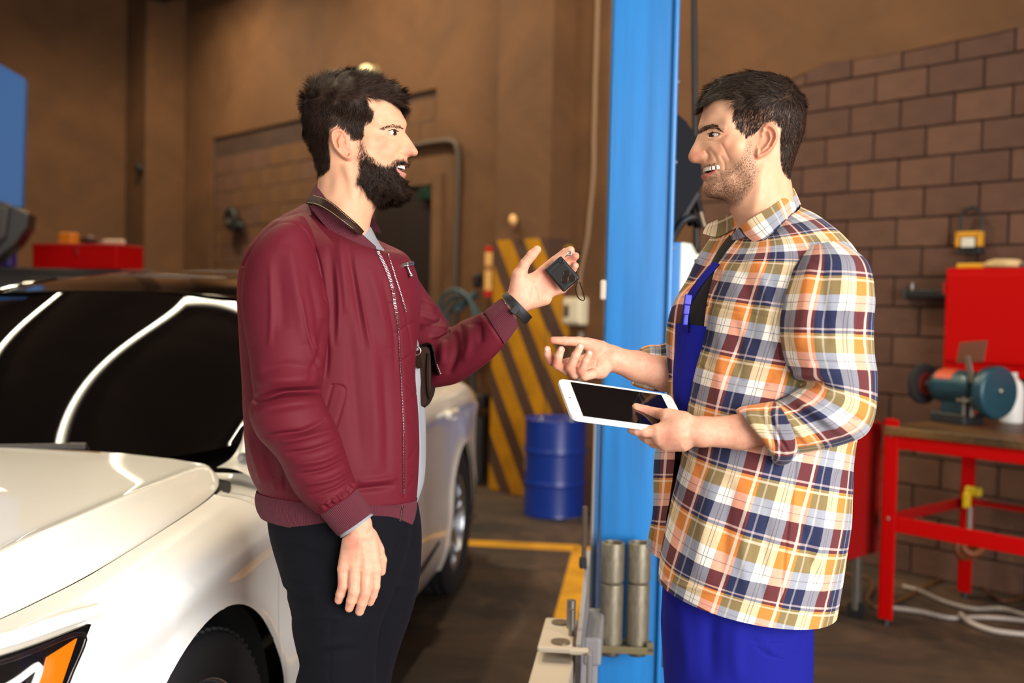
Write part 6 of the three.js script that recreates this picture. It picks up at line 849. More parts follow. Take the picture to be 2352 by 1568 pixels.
/* ---------- mechanic in the plaid shirt ---------- */
const RD = 2.0, RW = plane(RD);
const rman = thing('person', 'smiling mechanic in an open plaid shirt and blue overalls holding a tablet', 'person', at(1740, 784, RD).setY(0));
const rSkin = [];
{
  const nb = (L, z) => L.map(q => near(q[0], q[1], z));
  const eyeP = [[1653, 309.8], [1647, 306], [1639, 305], [1631, 307.2], [1632, 311.8], [1639, 313.4], [1647, 312.2]], mouthP = [[1604, 387.8], [1617, 387.2], [1630, 385.6], [1645, 384.4], [1647.5, 386], [1641, 390], [1631, 394], [1618, 397.5], [1604, 397.5]];
  const head = {
    dir: -1, earZ: 84, earCentre: [1760, 325],
    profile: [[1625, 220], [1618, 243], [1612, 264], [1607, 281], [1604.5, 291], [1606, 301], [1601, 314], [1595, 328], [1588, 341], [1583, 352], [1581.5, 361], [1585, 369.5], [1593, 374], [1604, 375], [1611, 377], [1613, 380.5], [1611.5, 384], [1614, 387], [1621, 389], [1625, 392], [1622, 396.5], [1614, 399.5], [1610.5, 403.5], [1613, 409.5], [1617.5, 415.5], [1615, 424], [1614, 432], [1617, 443], [1628, 451], [1645, 453.5], [1660, 457], [1670, 463], [1676, 478], [1685, 496], [1693, 518], [1690, 560], [1690, 605], [1830, 605], [1826, 540], [1822, 480], [1817, 430], [1813, 405], [1820, 372], [1833, 335], [1844, 295], [1846, 258], [1837, 230], [1817, 202], [1790, 181], [1750, 171], [1712, 171], [1675, 179], [1647, 193], [1633, 207]],
    width: [[1745, 235, 95], [1790, 300, 91], [1820, 270, 82], [1690, 235, 88], [1645, 245, 72], [1628, 262, 62], [1745, 190, 84], [1672, 285, 78], [1690, 335, 83], [1668, 325, 76], [1658, 308, 66], [1641, 309, 55], [1628, 307, 39], [1616, 289, 40], [1611, 304, 17], [1600, 320, 12], [1601, 338, 15], [1589, 358, 15], [1612, 362, 24], [1640, 343, 55], [1652, 360, 62], [1640, 376, 51], [1645, 386, 45], [1620, 381, 30], [1619, 405, 27], [1624, 435, 31], [1645, 432, 50], [1680, 420, 66], [1725, 400, 76], [1705, 365, 82], [1760, 330, 82], [1760, 430, 70], [1750, 490, 74], [1780, 550, 68], [1720, 560, 62], [1805, 420, 54], [1650, 452, 42], [1810, 340, 76]],
    strokes: [
      { p: [[1660, 309], [1634, 308]], w: 10, a: -4.5 }, { p: [[1652, 304.5], [1641, 300.5], [1630, 303.5]], w: 2.6, a: 2.8, z: 52 }, { p: [[1656, 300], [1642, 295.5], [1629, 298]], w: 2.2, a: -1.6, z: 52 }, { p: [[1652, 314], [1641, 317], [1631, 315]], w: 2.6, a: 2.6, z: 52 }, { p: [[1655, 318], [1642, 322.5], [1630, 319]], w: 2.4, a: -2, z: 54 },
      { p: [[1662, 296], [1640, 288], [1616, 290]], w: 6, a: 4 }, { p: [[1654, 342]], w: 13, a: 5 }, { p: [[1631, 338], [1642, 352], [1649, 366], [1652, 382]], w: 3.2, a: -4 }, { p: [[1657, 332], [1667, 350], [1676, 366]], w: 2.2, a: -2.4 }, { p: [[1658, 359], [1666, 372], [1668, 386]], w: 2.4, a: -2.8 }, { p: [[1672, 345], [1685, 372]], w: 8, a: 2 },
      { p: [[1614, 362]], w: 7, a: 7.5, z: 26 }, { p: [[1622, 346], [1628, 357], [1625, 368]], w: 2.8, a: -8, z: 36 }, { p: [[1612, 371], [1600, 371.5]], w: 2.8, a: -11, z: 22 }, { p: [[1674, 285]], w: 16, a: -3 }, { p: [[1752, 390], [1722, 515]], w: 11, a: 5 }, { p: [[1706, 480], [1708, 540]], w: 9, a: -3 }, { p: [[1612, 383], [1626, 382], [1643, 382.5]], w: 2.4, a: 3, z: 34 }, { p: [[1612, 405], [1628, 402], [1642, 393]], w: 3.6, a: 3.6, z: 34 }, { p: [[1656, 309], [1666, 312]], w: 1.8, a: -1.2, z: 64 }, { p: [[1656, 312], [1664, 317]], w: 1.8, a: -1, z: 64 }, { p: [[1650, 390], [1656, 400]], w: 4, a: -2, z: 44 }],
    ear: [[1762, 283], [1775, 290], [1783, 304], [1783.5, 321], [1776, 339], [1765, 352], [1750, 361], [1739, 365], [1734, 357], [1736, 342], [1742, 329], [1746, 314], [1748, 297], [1754, 286]],
    earStrokes: [{ p: [[1766, 302], [1770, 318], [1763, 333], [1752, 343]], w: 3.2, a: 3.4 }, { p: [[1752, 322], [1747, 333]], w: 5.5, a: -13 }, { p: [[1758, 294], [1773, 303], [1776, 318], [1768, 335]], w: 2.6, a: -4.5 }, { p: [[1757, 306], [1760, 320]], w: 4.5, a: -6 }, { p: [[1742, 334]], w: 3, a: 6 }, { p: [[1743, 356]], w: 6, a: 2 }],
    cuts: [{ p: eyeP, z: 46, from: 20, k: 1.2 }, { p: mouthP, z: 30, from: -9, k: 1.6 }]
  };
  const H = makeHead(head), m = isoMesh(H.f, [H.bx[0], H.bx[1], -H.half], [H.bx[2], H.bx[3], H.half], 1.7);
  const hairP = nb([[1598, 268], [1616, 246], [1624, 232], [1640, 226], [1665, 222], [1683, 232], [1686, 248], [1682, 270], [1690, 290], [1700, 303], [1716, 318], [1730, 307], [1744, 297], [1752, 284], [1770, 280], [1786, 296], [1789, 330], [1790, 360], [1797, 385], [1808, 398], [1816, 404], [1880, 404], [1900, 250], [1800, 100], [1600, 100], [1560, 200], [1570, 268]], 66);
  const stubP = nb([[1712, 312], [1728, 330], [1733, 362], [1742, 395], [1732, 430], [1702, 472], [1680, 478], [1660, 468], [1600, 460], [1598, 376], [1622, 370], [1648, 368], [1660, 384], [1680, 384], [1695, 362], [1706, 335]], 58), lipP = nb([[1604, 380], [1622, 380.5], [1640, 380.5], [1650, 384.5], [1643, 396], [1632, 404], [1620, 410], [1604, 412]], 30);
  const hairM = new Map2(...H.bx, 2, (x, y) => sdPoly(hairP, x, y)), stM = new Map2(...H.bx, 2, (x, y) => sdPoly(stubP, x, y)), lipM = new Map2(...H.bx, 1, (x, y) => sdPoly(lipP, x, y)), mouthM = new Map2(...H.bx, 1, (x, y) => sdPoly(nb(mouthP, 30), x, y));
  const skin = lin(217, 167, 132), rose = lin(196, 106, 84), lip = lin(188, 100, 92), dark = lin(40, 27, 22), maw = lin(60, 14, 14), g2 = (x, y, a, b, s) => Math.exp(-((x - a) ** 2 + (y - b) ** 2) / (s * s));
  rSkin.push(meshFrom(m, RW, (x, y, z) => {
    const n = fbm(x * 0.08, y * 0.08, z * 0.08, 3), fine = hash(Math.floor(x * 0.7), Math.floor(y * 0.7), Math.floor(z * 0.7)); let c = mixC(skin, rose, clamp(0.12 + 0.14 * n + 0.5 * g2(x, y, 1594, 360, 16) + 0.3 * g2(x, y, 1655, 345, 24) + (H.ed.get(x, y) < 2 && Math.abs(z) > 70 ? 0.35 : 0)));
    const sd = stM.get(x, y); if (sd < 4) c = mixC(c, lin(98, 76, 62), sstep(6, -14, sd + 5 * n) * (0.20 + 0.38 * fine) * mix(0.75, 1.25, sstep(425, 452, y) + (x < 1650 && y > 366 && y < 382 ? 0.8 : 0)));
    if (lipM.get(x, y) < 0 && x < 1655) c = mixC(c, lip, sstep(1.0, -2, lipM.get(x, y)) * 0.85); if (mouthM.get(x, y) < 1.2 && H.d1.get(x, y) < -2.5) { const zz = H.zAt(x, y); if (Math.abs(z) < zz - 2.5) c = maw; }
    const hd = hairM.get(x, y), fade = sstep(1670, 1700, x) * sstep(1765, 1735, x) * sstep(262, 285, y); if (hd < 3) c = mixC(c, dark, sstep(3, -5, hd + 2 * n) * mix(0.92, 0.62, fade));
    return c;
  }));
  const tints = [lin(30, 21, 17), lin(36, 25, 20), lin(44, 31, 25), lin(25, 18, 15), lin(70, 54, 44)], inHead = (x, y, z) => y < 425 && hairM.get(x, y) < -1 && !(H.ed.get(x, y) < 3 && Math.abs(z) > 74) ? 1 : 0;
  const top = (x, y) => sstep(272, 235, y + (x - 1745) * 0.1);
  const hs = grow(roots(m, H.f, inHead, 24000), RW, {
    dir: p => { const k = top(p[0], p[1]), fr = sstep(1670, 1625, p[0]), bk = sstep(1770, 1830, p[0]); const t = [mix(-0.95, 0.35, bk), mix(0.05, 0.35, fr) + 0.75 * bk, 0.1 * Math.sign(p[2])], s = [mix(-0.35, 0.05, sstep(1740, 1790, p[0])), 0.95, 0]; return t.map((v, i) => mix(s[i], v, k)); },
    len: p => { const k = top(p[0], p[1]), fr = sstep(1680, 1630, p[0]); return mix(mix(9, 7, sstep(320, 390, p[1])), mix(25, 34, fr), k); }, lift: 0.30, wide: 0.62, seg: 5, curl: 0.13, clump: 0.07
  });
  const hg = wpart('hair', strandGeo(hs, tints), hairMat, rman, 'short dark brown hair combed forward'); hg.userData.kind = 'stuff';
  const ss = grow(roots(m, H.f, (x, y, z) => { const b = stM.get(x, y); return b > -1 || lipM.get(x, y) < 1 ? 0 : mix(0.3, 1, sstep(-2, -12, b)) * (x < 1652 && y < 384 ? 2.6 : 1); }, 9500), RW, { dir: () => [-0.2, 0.9, 0], len: p => p[0] < 1652 && p[1] < 384 ? 5 : 2.6, lift: 0.5, wide: 0.28, seg: 2, curl: 0.2 }); wpart('stubble', strandGeo(ss, [lin(70, 54, 44), lin(86, 66, 54), lin(58, 44, 37)]), hairMat, rman).userData.kind = 'stuff';
  const browP = nb([[1607, 299], [1613, 291], [1624, 285.5], [1637, 284], [1650, 291], [1661, 304], [1655, 301], [1642, 293.5], [1627, 294.5], [1614, 300]], 56), bm = new Map2(...H.bx, 1, (x, y) => sdPoly(browP, x, y));
  wpart('eyebrows', strandGeo(grow(roots(m, H.f, (x, y) => bm.get(x, y) < 0 ? 1 : 0, 1000), RW, { dir: p => [0.9, p[0] < 1638 ? -0.45 : 0.5, 0], len: () => 7, lift: 0.16, wide: 0.42, seg: 3, curl: 0.12 }), tints), hairMat, rman).userData.kind = 'stuff';
  for (const sg of [1, -1]) { const e = near(1645, 309.4, 36); eyeball(RW, [e[0], e[1], sg * 33.5], 14.2, [-1, 0.06, 0.5 * sg], 0.6, 'eye', rman);
    const ls = []; for (let k = 0; k < 26; k++) { const u = k / 25, q = near(mix(1651, 1630, u), mix(307, 305.5, u) - 2.6 * Math.sin(u * 3.1), 48), z = (H.zAt(q[0], q[1]) + 1), a = RW(q[0], q[1], sg * z); ls.push({ p: [a, RW(q[0] - 3, q[1] + 0.4, sg * (z + 2.5)), RW(q[0] - 5, q[1] - 0.8, sg * (z + 4))], n: ZC, w: 0.8 * RW.k, c: 0.1 }); } wpart('eyelashes', strandGeo(ls, tints), hairMat, rman).userData.kind = 'stuff'; }
  const tg = []; for (const [y, h, xf] of [[389.6, 10.5, 1618.5]]) for (let k = -5; k <= 5; k++) { const z = k * 7.2, w = 7.6, x = xf + (z / 30) ** 2 * 17, a = Math.atan2(2 * z / 900 * 19, 1), q = near(x, y, 0); const b = rbox(w * RW.k, h * RW.k, 6 * RW.k, 1.1 * RW.k); b.rotateY(Math.PI / 2 + a); b.applyQuaternion(camera.quaternion); const p = RW(q[0], q[1], z); b.translate(p.x, p.y, p.z); tg.push(b); }
  wpart('teeth', merge(tg), std(0xefe2cf, 0.25, 0, { clearcoat: 0.6 }), rman);
  // near hand holding the tablet
  rSkin.push(handMesh({
    kp: 12, k: 4,
    palm: [[[1800, 978, 152, 36], [1700, 992, 150, 36]], [[1700, 992, 150, 37], [1610, 991, 148, 31]], [[1610, 991, 148, 31], [1560, 985, 146, 28]], [[1566, 968, 146, 24], [1532, 954, 138, 16]], [[1556, 985, 148, 26], [1512, 989, 144, 16]], [[1562, 1000, 146, 26], [1516, 1006, 140, 17]], [[1566, 1012, 138, 24], [1530, 1020, 130, 16]]],
    fingers: [
      [[1542, 957, 138, 16], [1515, 950, 106, 12.2], [1485, 943, 92, 11.2], [1461, 935, 90, 9.2]],
      [[1512, 990, 144, 14.5], [1482, 991, 140, 12.2], [1464, 989, 133, 11.2], [1452, 986.5, 126, 9.8]],
      [[1516, 1006, 138, 15], [1490, 1008, 116, 12], [1476, 1000, 94, 11]], [[1526, 1018, 130, 14], [1502, 1017, 104, 11.5], [1490, 1006, 84, 10]], [[1540, 1024, 120, 13], [1520, 1022, 96, 10], [1510, 1012, 80, 9]]],
    dents: [[1484, 942, 122, 7, 1], [1512, 986, 158, 9, 1.6], [1518, 1006, 154, 9, 1.5], [1530, 1020, 145, 9, 1.2]],
    lines: [{ p: [[1520, 990, 168], [1590, 985, 178]], w: 4, a: 0.9 }, { p: [[1525, 1006, 164], [1590, 1000, 176]], w: 4, a: 0.8 }, { p: [[1482, 936, 122], [1490, 948, 124]], w: 1.4, a: -0.5 }]
  }, RW, 1.5, handC(21, [[1460, 930, 110, 6, 4]], [[1512, 988, 158, 14], [1484, 942, 120, 10], [1456, 986, 130, 12], [1462, 936, 110, 12]])));
  // far hand, palm up
  rSkin.push(handMesh({
    kp: 12, k: 3.6,
    palm: [[[1600, 856, -165, 44], [1530, 858, -125, 42]], [[1530, 858, -125, 42], [1463, 841, -92, 35]], [[1463, 841, -92, 35], [1402, 822, -72, 29]], [[1402, 822, -72, 29], [1374, 824, -70, 27]], [[1378, 802, -66, 22], [1348, 789, -62, 15]], [[1374, 832, -66, 24], [1322, 829, -62, 13]], [[1374, 842, -60, 22], [1334, 842, -48, 13]], [[1378, 850, -54, 21], [1352, 856, -36, 13]]],
    fingers: [
      [[1362, 794, -62, 15], [1330, 784, -56, 11.6], [1298, 783, -50, 10.6], [1270, 781, -46, 8.6]],
      [[1322, 829, -60, 12.5], [1286, 837, -52, 11.2], [1266, 829, -42, 10.2], [1258, 813, -34, 9.4], [1257, 802, -30, 8.4]],
      [[1334, 842, -46, 12.5], [1301, 850, -34, 11.6], [1280, 838, -24, 10.6], [1283, 817, -16, 9.8], [1289, 803, -14, 8.6]],
      [[1348, 852, -34, 12.5], [1320, 859, -20, 11.6], [1310, 845, -10, 10.8], [1322, 816, 0, 9.8], [1333, 796, 2, 8.6]],
      [[1362, 858, -24, 12], [1343, 864, -12, 10.8], [1336, 852, -4, 9.8], [1345, 829, 4, 8.8], [1354, 812, 6, 7.8]]],
    lines: [{ p: [[1392, 806, -42], [1372, 822, -38], [1366, 850, -34]], w: 2.4, a: -1.6 }, { p: [[1405, 800, -46], [1408, 845, -44]], w: 2, a: -0.8 }]
  }, RW, 1.5, handC(31, [[1256, 801, -22, 4, 5], [1288, 801, -6, 4.5, 5], [1332, 794, 10, 5, 5.5], [1354, 809, 13, 4.5, 5]], [[1264, 830, -36, 12], [1280, 838, -18, 12], [1312, 846, -6, 12], [1336, 854, 2, 10], [1270, 781, -42, 12]])));
  const f = (x, y, z) => { let v = cone(x, y, z, [1780, 700, -34, 92], [1770, 860, -34, 110]); v = smin(v, cone(x, y, z, [1770, 860, -34, 110], [1720, 1280, -34, 92]), 40); v = smin(v, cone(x, y, z, [1764, 560, -24, 46], [1780, 700, -34, 76]), 20); for (const q of [[[1735, 1380, 10, 60], [1735, 1750, 30, 50], [1728, 2300, 30, 38]], [[1650, 1380, -100, 56], [1645, 1750, -100, 46], [1640, 2300, -100, 36]], [[1900, 660, 140, 44], [1908, 860, 156, 40], [1890, 950, 160, 36], [1800, 975, 154, 34]], [[1690, 640, -220, 44], [1640, 820, -200, 42], [1600, 856, -165, 42]]]) for (let i = 1; i < q.length; i++) v = smin(v, cone(x, y, z, comp(q[i - 1]), comp(q[i])), 30); return v; };
  rSkin.push(meshFrom(isoMesh(f, [1480, 480, -320], [2060, 2360, 220], 14), RW, () => lin(222, 172, 146)));
  wpart('body', mergeSkin(rSkin), skinMat, rman);
}
/* plaid cloth: one repeat is 0.1 m */
const plaidTex = (() => {
  const cols = [['A', 0, 0.30], ['B', 0.30, 0.66], ['C', 0.66, 1]], rows = [['d', 0, 0.39], ['o', 0.39, 0.72], ['l', 0.72, 1]];
  const pal = { Ad: [128, 126, 136], Bd: [96, 38, 42], Cd: [27, 32, 68], Ao: [214, 188, 148], Bo: [214, 126, 54], Co: [130, 110, 70], Al: [232, 225, 212], Bl: [228, 160, 134], Cl: [150, 152, 162] };
  return dataTex(512, (x0, y) => {
    const x = 1 - x0 - 1e-6; let col = cols.find(c => x < c[2])[0], row = rows.find(r => y < r[2])[0], c = pal[col + row].slice();
    const line = (v, a, w) => Math.abs(v - a) < w, over = (k, t) => { c = c.map((q, i) => mix(q, k[i], t)); };
    if (line(y, 0.318, 0.018)) over([232, 200, 186], col === 'C' ? 0.55 : 0.7); if (line(y, 0.455, 0.02)) over([246, 220, 200], 0.55); if (line(y, 0.86, 0.006)) over([70, 64, 76], 0.5);
    if (line(x, 0.575, 0.03)) over([246, 232, 214], 0.68); if (line(x, 0.80, 0.018)) over([206, 198, 182], 0.5); if (line(x, 0.12, 0.006) || line(x, 0.18, 0.006)) over([70, 62, 62], 0.55);
    const tw = Math.sin((x * 128 + y * 128) * 6.2832), het = (col === 'A' && row === 'd') || (col === 'C' && row === 'l') || (col === 'C' && row === 'o') ? 17 : 6, n = tw * het * 0.7 + (hash(Math.floor(x * 512), Math.floor(y * 256), 3) - 0.5) * het * 1.3; return c.map(q => q + n);
  });
})();
plaidTex.repeat.set(10, 10);
const flannel = new THREE.MeshPhysicalMaterial({ map: plaidTex, roughness: 0.9, sheen: 0.25, sheenColor: new THREE.Color(0.6, 0.55, 0.5), side: THREE.DoubleSide, bumpMap: setRep(weaveTex, 45), bumpScale: 0.0004 });
const shiftUV = (g, du, dv, rot = 0, k = 1) => { const U = g.attributes.uv, c = Math.cos(rot), s = Math.sin(rot); for (let i = 0; i < U.count; i++) { const x = U.getX(i) * k, y = U.getY(i) * k; U.setXY(i, c * x - s * y + du, s * x + c * y + dv); } return g; };
const blueTwill = new THREE.MeshPhysicalMaterial({ color: 0x15187c, roughness: 0.8, specularIntensity: 0.25, sheen: 0.12, sheenColor: new THREE.Color(0.2, 0.22, 0.6), side: THREE.DoubleSide, bumpMap: setRep(weaveTex, 60), bumpScale: 0.0003 });
wpart('undershirt', loft([S([1676, 540], [1836, 505], -24, 56, 2, 10), S([1650, 575], [1880, 570], -28, 70, 2, 10), S([1614, 640], [1930, 640], -34, 82), S([1566, 720], [1945, 720], -38, 86), S([1556, 800], [1945, 800], -38, 86), S([1552, 900], [1940, 900], -38, 86)], RW, { nu: 100, nv: 60 }), std(0x120d0e, 0.9), rman, 'black t-shirt');
const ovr = new THREE.Group(); ovr.name = 'overalls'; rman.add(ovr); ovr.userData.label = 'royal blue bib overalls';
wpart('bib', loft([0, S([1552, 742], [1944, 800], -38, 96), S([1550, 800], [1940, 830], -38, 96), S([1546, 900], [1940, 900], -38, 96), S([1566, 1000], [1930, 1000], -38, 96), S([1578, 1060], [1925, 1060], -38, 96), S([1556, 1200], [1900, 1210], -36, 110), S([1536, 1300], [1880, 1310], -32, 130)].slice(1), RW, { nu: 140, nv: 100, strokes: [{ p: [[1556, 835], [1580, 842]], w: 1.6, a: -1.6, hard: 1 }, { p: [[1556, 875], [1578, 882]], w: 1.6, a: -1.6, hard: 1 }] }), blueTwill, ovr);
wpart('shoulder_strap', thick(sheet([[[1640, 600, 24], [1652, 606, 36]], [[1604, 640, 16], [1616, 648, 34]], [[1578, 676, 4], [1594, 684, 28]], [[1569, 702, -2], [1583, 706, 22]], [[1566, 756, -10], [1581, 764, 14]]], RW, 6, 40), 0.003), blueTwill, ovr);
wpart('buckle', merge([rbox(0.013, 0.019, 0.007, 0.002).rotateZ(-0.12).translate(...RW(...near(1580, 688, 40), 40).toArray()), rbox(0.011, 0.018, 0.007, 0.002).rotateZ(-0.1).translate(...RW(...near(1577, 711, 36), 36).toArray()), rbox(0.009, 0.022, 0.006, 0.002).rotateZ(-0.08).translate(...RW(...near(1575, 733, 28), 28).toArray())]), std(0x2a30ac, 0.4), ovr, 'blue plastic strap buckle');
wpart('trousers', loft([S([1545, 1240], [1892, 1260], -32, 148), S([1524, 1330], [1874, 1380], -30, 146), S([1519, 1400], [1865, 1430], -28, 144), S([1519, 1454], [1864, 1475], -26, 142), S([1525, 1568], [1862, 1568], -22, 136), S([1535, 1650], [1856, 1650], -20, 130)], RW, { nu: 150, nv: 120, bump: noiseBump(3, 7), strokes: [{ p: [[1640, 1380], [1632, 1460], [1634, 1568]], w: 18, a: -9 }, { p: [[1560, 1380], [1575, 1470], [1580, 1568]], w: 16, a: 6 }, { p: [[1700, 1400], [1690, 1500], [1700, 1568]], w: 16, a: 6 }, { p: [[1803, 1400], [1801, 1480], [1799, 1568]], w: 2, a: -3, hard: 1 }, { p: [[1660, 1428], [1720, 1438], [1800, 1442]], w: 1.8, a: -2, hard: 1 }, { p: [[1730, 1440], [1735, 1475], [1754, 1500], [1800, 1514]], w: 2, a: -3, hard: 1 }, { p: [[1766, 1440], [1768, 1474], [1800, 1476]], w: 1.8, a: -2, hard: 1 }, { p: [[1760, 1480], [1776, 1500]], w: 6, a: 5 }, { p: [[1830, 1430], [1826, 1500]], w: 9, a: 4 }] }), blueTwill, ovr);
for (const [a, z] of [[[1600, 1852, 1620, 1840, 1650, 1800], 30], [[1530, 1770, 1550, 1740, 1570, 1710], -100]]) wpart('trouser_leg', loft([S([a[0], 1560], [a[1], 1560], z, 100), S([a[2], 1800], [a[3], 1800], z, 92), S([a[4], 2330], [a[5], 2330], z, 72)], RW, { nu: 60, nv: 40 }), blueTwill, ovr);
for (const [x, z] of [[1740, 30], [1650, -100]]) { const y = 2434; wpart('shoe', loft([S([x - 40, y - 56], [x + 62, y - 50], z, 46, 2.4), S([x - 140, y - 20], [x + 74, y - 22], z, 48, 2.6), S([x - 156, y - 6], [x + 74, y - 8], z, 48, 2.8), S([x - 150, y + 0], [x + 70, y + 0], z, 44, 2.8)], RW, { nu: 48, nv: 16 }), std(0x221c19, 0.6), rman); }
const shirt = new THREE.Group(); shirt.name = 'plaid_shirt'; rman.add(shirt); shirt.userData.label = 'open flannel shirt in orange, navy and cream plaid';
const rTorso = loft([S([1694, 540], [1836, 472], -12, 78, 2, 14), S([1676, 562], [1880, 496], -14, 122, 2, 18), S([1656, 592], [1932, 542], -16, 150, 2, 12), S([1639, 622], [1970, 600], -18, 166, 2, 6), S([1613, 698], [1984, 690], -20, 174), S([1601, 775], [1984, 772], -20, 176), S([1583, 859], [1982, 858], -20, 176), S([1573, 943], [1972, 946], -20, 176), S([1568, 1040], [1955, 1049], -20, 178, 2, 3), S([1553, 1105], [1952, 1122], -20, 180, 2, 8), S([1538, 1173], [1948, 1198], -20, 182, 2, 14), S([1517, 1271], [1936, 1285], -20, 182, 2, 22), S([1514, 1333], [1917, 1396], -20, 180, 2, 27)], RW, {
  a0: -0.02, a1: 4.6, nu: 360, nv: 300, bump: noiseBump(3, 8), strokes: [
    { p: [[1832, 606], [1806, 650], [1790, 710], [1786, 770], [1796, 830]], w: 3, a: -5, hard: 1 }, { p: [[1700, 590], [1720, 700], [1725, 800]], w: 16, a: -6 }, { p: [[1745, 600], [1765, 700], [1780, 790]], w: 13, a: 6 }, { p: [[1780, 650], [1770, 760], [1790, 850]], w: 10, a: -8 }, { p: [[1650, 700], [1655, 850], [1650, 960]], w: 14, a: 5 }, { p: [[1690, 720], [1700, 880]], w: 12, a: -5 }, { p: [[1780, 860], [1740, 890], [1700, 900]], w: 9, a: -5 },
    { p: [[1620, 700], [1700, 716], [1772, 730]], w: 2, a: -2, hard: 1 }, { p: [[1605, 838], [1640, 856], [1760, 884]], w: 2, a: -3, hard: 1 }, { p: [[1655, 620], [1630, 720], [1612, 850], [1600, 940]], w: 2.2, a: -2.2, hard: 1 },
    { p: [[1640, 1080], [1620, 1200], [1600, 1330]], w: 18, a: 6 }, { p: [[1680, 1100], [1665, 1230], [1655, 1350]], w: 15, a: -6 }, { p: [[1720, 1120], [1710, 1260], [1712, 1370]], w: 14, a: 6 }, { p: [[1832, 1040], [1812, 1200], [1790, 1390]], w: 3, a: -5, hard: 1 }, { p: [[1850, 1100], [1845, 1200], [1870, 1330]], w: 10, a: -7 }, { p: [[1900, 1100], [1880, 1250], [1890, 1380]], w: 10, a: 7 }, { p: [[1925, 1080], [1905, 1200]], w: 9, a: -6 }, { p: [[1768, 1150], [1752, 1300], [1750, 1380]], w: 11, a: -5 }, { p: [[1520, 1330], [1680, 1372], [1830, 1400], [1905, 1396]], w: 4, a: 2.4, hard: 1 }]
});
shiftUV(rTorso, 0.02, 0.012, 0.16); wpart('shirt_body', thick(rTorso, 0.002), flannel, shirt);
{ const far = sheet([[[1694, 520, -34], [1668, 530, -56], [1640, 538, -74], [1660, 540, -130], [1720, 540, -170]], [[1650, 590, -36], [1632, 600, -56], [1604, 592, -84], [1630, 600, -150], [1700, 600, -190]], [[1612, 640, -38], [1598, 646, -60], [1580, 642, -88], [1600, 650, -160], [1680, 660, -200]], [[1576, 690, -40], [1560, 690, -62], [1548, 700, -90], [1570, 705, -160], [1660, 710, -205]], [[1563, 783, -42], [1548, 780, -64], [1532, 770, -92], [1560, 780, -165], [1650, 790, -210]], [[1556, 895, -44], [1545, 895, -66], [1536, 895, -94], [1562, 900, -165], [1650, 900, -210]], [[1552, 1040, -46], [1530, 1040, -66], [1506, 1040, -94], [1540, 1040, -165], [1640, 1040, -210]], [[1540, 1143, -46], [1522, 1143, -66], [1503, 1143, -92], [1540, 1150, -165], [1640, 1160, -210]], [[1532, 1190, -44], [1516, 1190, -64], [1500, 1190, -90], [1540, 1200, -160], [1640, 1210, -205]], [[1524, 1285, -40], [1506, 1276, -62], [1486, 1256, -90], [1530, 1280, -160], [1640, 1300, -200]]], RW, 60, 120);
  shiftUV(far, 0.055, 0.03); wpart('front_panel', thick(far, 0.002), flannel, shirt); }
const rSl = loft([S([1856, 566], [1926, 552], 118, 40), S([1828, 604], [1990, 604], 134, 76), S([1802, 680], [2006, 680], 146, 92), S([1790, 745], [2001, 745], 150, 96), S([1797, 812], [2002, 812], 154, 96), S([1816, 858], [2010, 868], 158, 94), S([1836, 882], [2006, 950], 162, 90), S([1818, 898], [1984, 998], 164, 86), S([1790, 914], [1928, 1023], 162, 80), S([1766, 925], [1868, 1036], 158, 76), S([1744, 930], [1826, 1042], 154, 72)], RW, {
  nu: 240, nv: 300, bump: noiseBump(3.5, 9), strokes: [
    { p: [[1860, 600], [1850, 700], [1830, 800]], w: 14, a: 6 }, { p: [[1890, 600], [1892, 720], [1900, 800]], w: 13, a: -5 }, { p: [[1940, 620], [1950, 720], [1960, 820]], w: 14, a: 6 }, { p: [[1980, 660], [1970, 740], [1980, 800]], w: 9, a: -7 }, { p: [[1812, 690], [1806, 760], [1826, 830]], w: 8, a: -5 },
    { p: [[1828, 878], [1860, 884], [1895, 880]], w: 6, a: -14 }, { p: [[1820, 860], [1870, 862], [1930, 850]], w: 10, a: 9 }, { p: [[1840, 898], [1890, 905], [1940, 890]], w: 11, a: 9 }, { p: [[1870, 880], [1930, 900], [1990, 900]], w: 9, a: -6 }, { p: [[1860, 840], [1900, 835], [1960, 840]], w: 9, a: -5 }, { p: [[1800, 920], [1850, 950], [1900, 990]], w: 9, a: -6 }, { p: [[1830, 925], [1890, 960], [1940, 1000]], w: 9, a: 6 }, { p: [[1780, 940], [1830, 985], [1860, 1020]], w: 8, a: 6 }, { p: [[1900, 930], [1950, 960], [1990, 970]], w: 10, a: -5 }]
});
shiftUV(rSl, 0.03, 0.06, 0.03); wpart('sleeve', rSl, flannel, shirt);
{ const cf = loft([S([1776, 921], [1822, 1042], 156, 80), S([1770, 922], [1818, 1052], 156, 84), S([1735, 928], [1806, 1064], 154, 84), S([1704, 934], [1788, 1068], 152, 82), S([1692, 943], [1775, 1062], 150, 74), S([1698, 952], [1770, 1052], 150, 58), S([1730, 955], [1790, 1045], 150, 52)], RW, { nu: 110, nv: 60, strokes: [{ p: [[1740, 935], [1770, 1000], [1800, 1050]], w: 6, a: -4 }, { p: [[1762, 930], [1784, 990], [1812, 1040]], w: 4, a: -7 }, { p: [[1716, 945], [1745, 1010]], w: 8, a: 4 }] }); shiftUV(cf, 0.0, 0.0, 0.35); wpart('rolled_cuff', cf, flannel, shirt); }
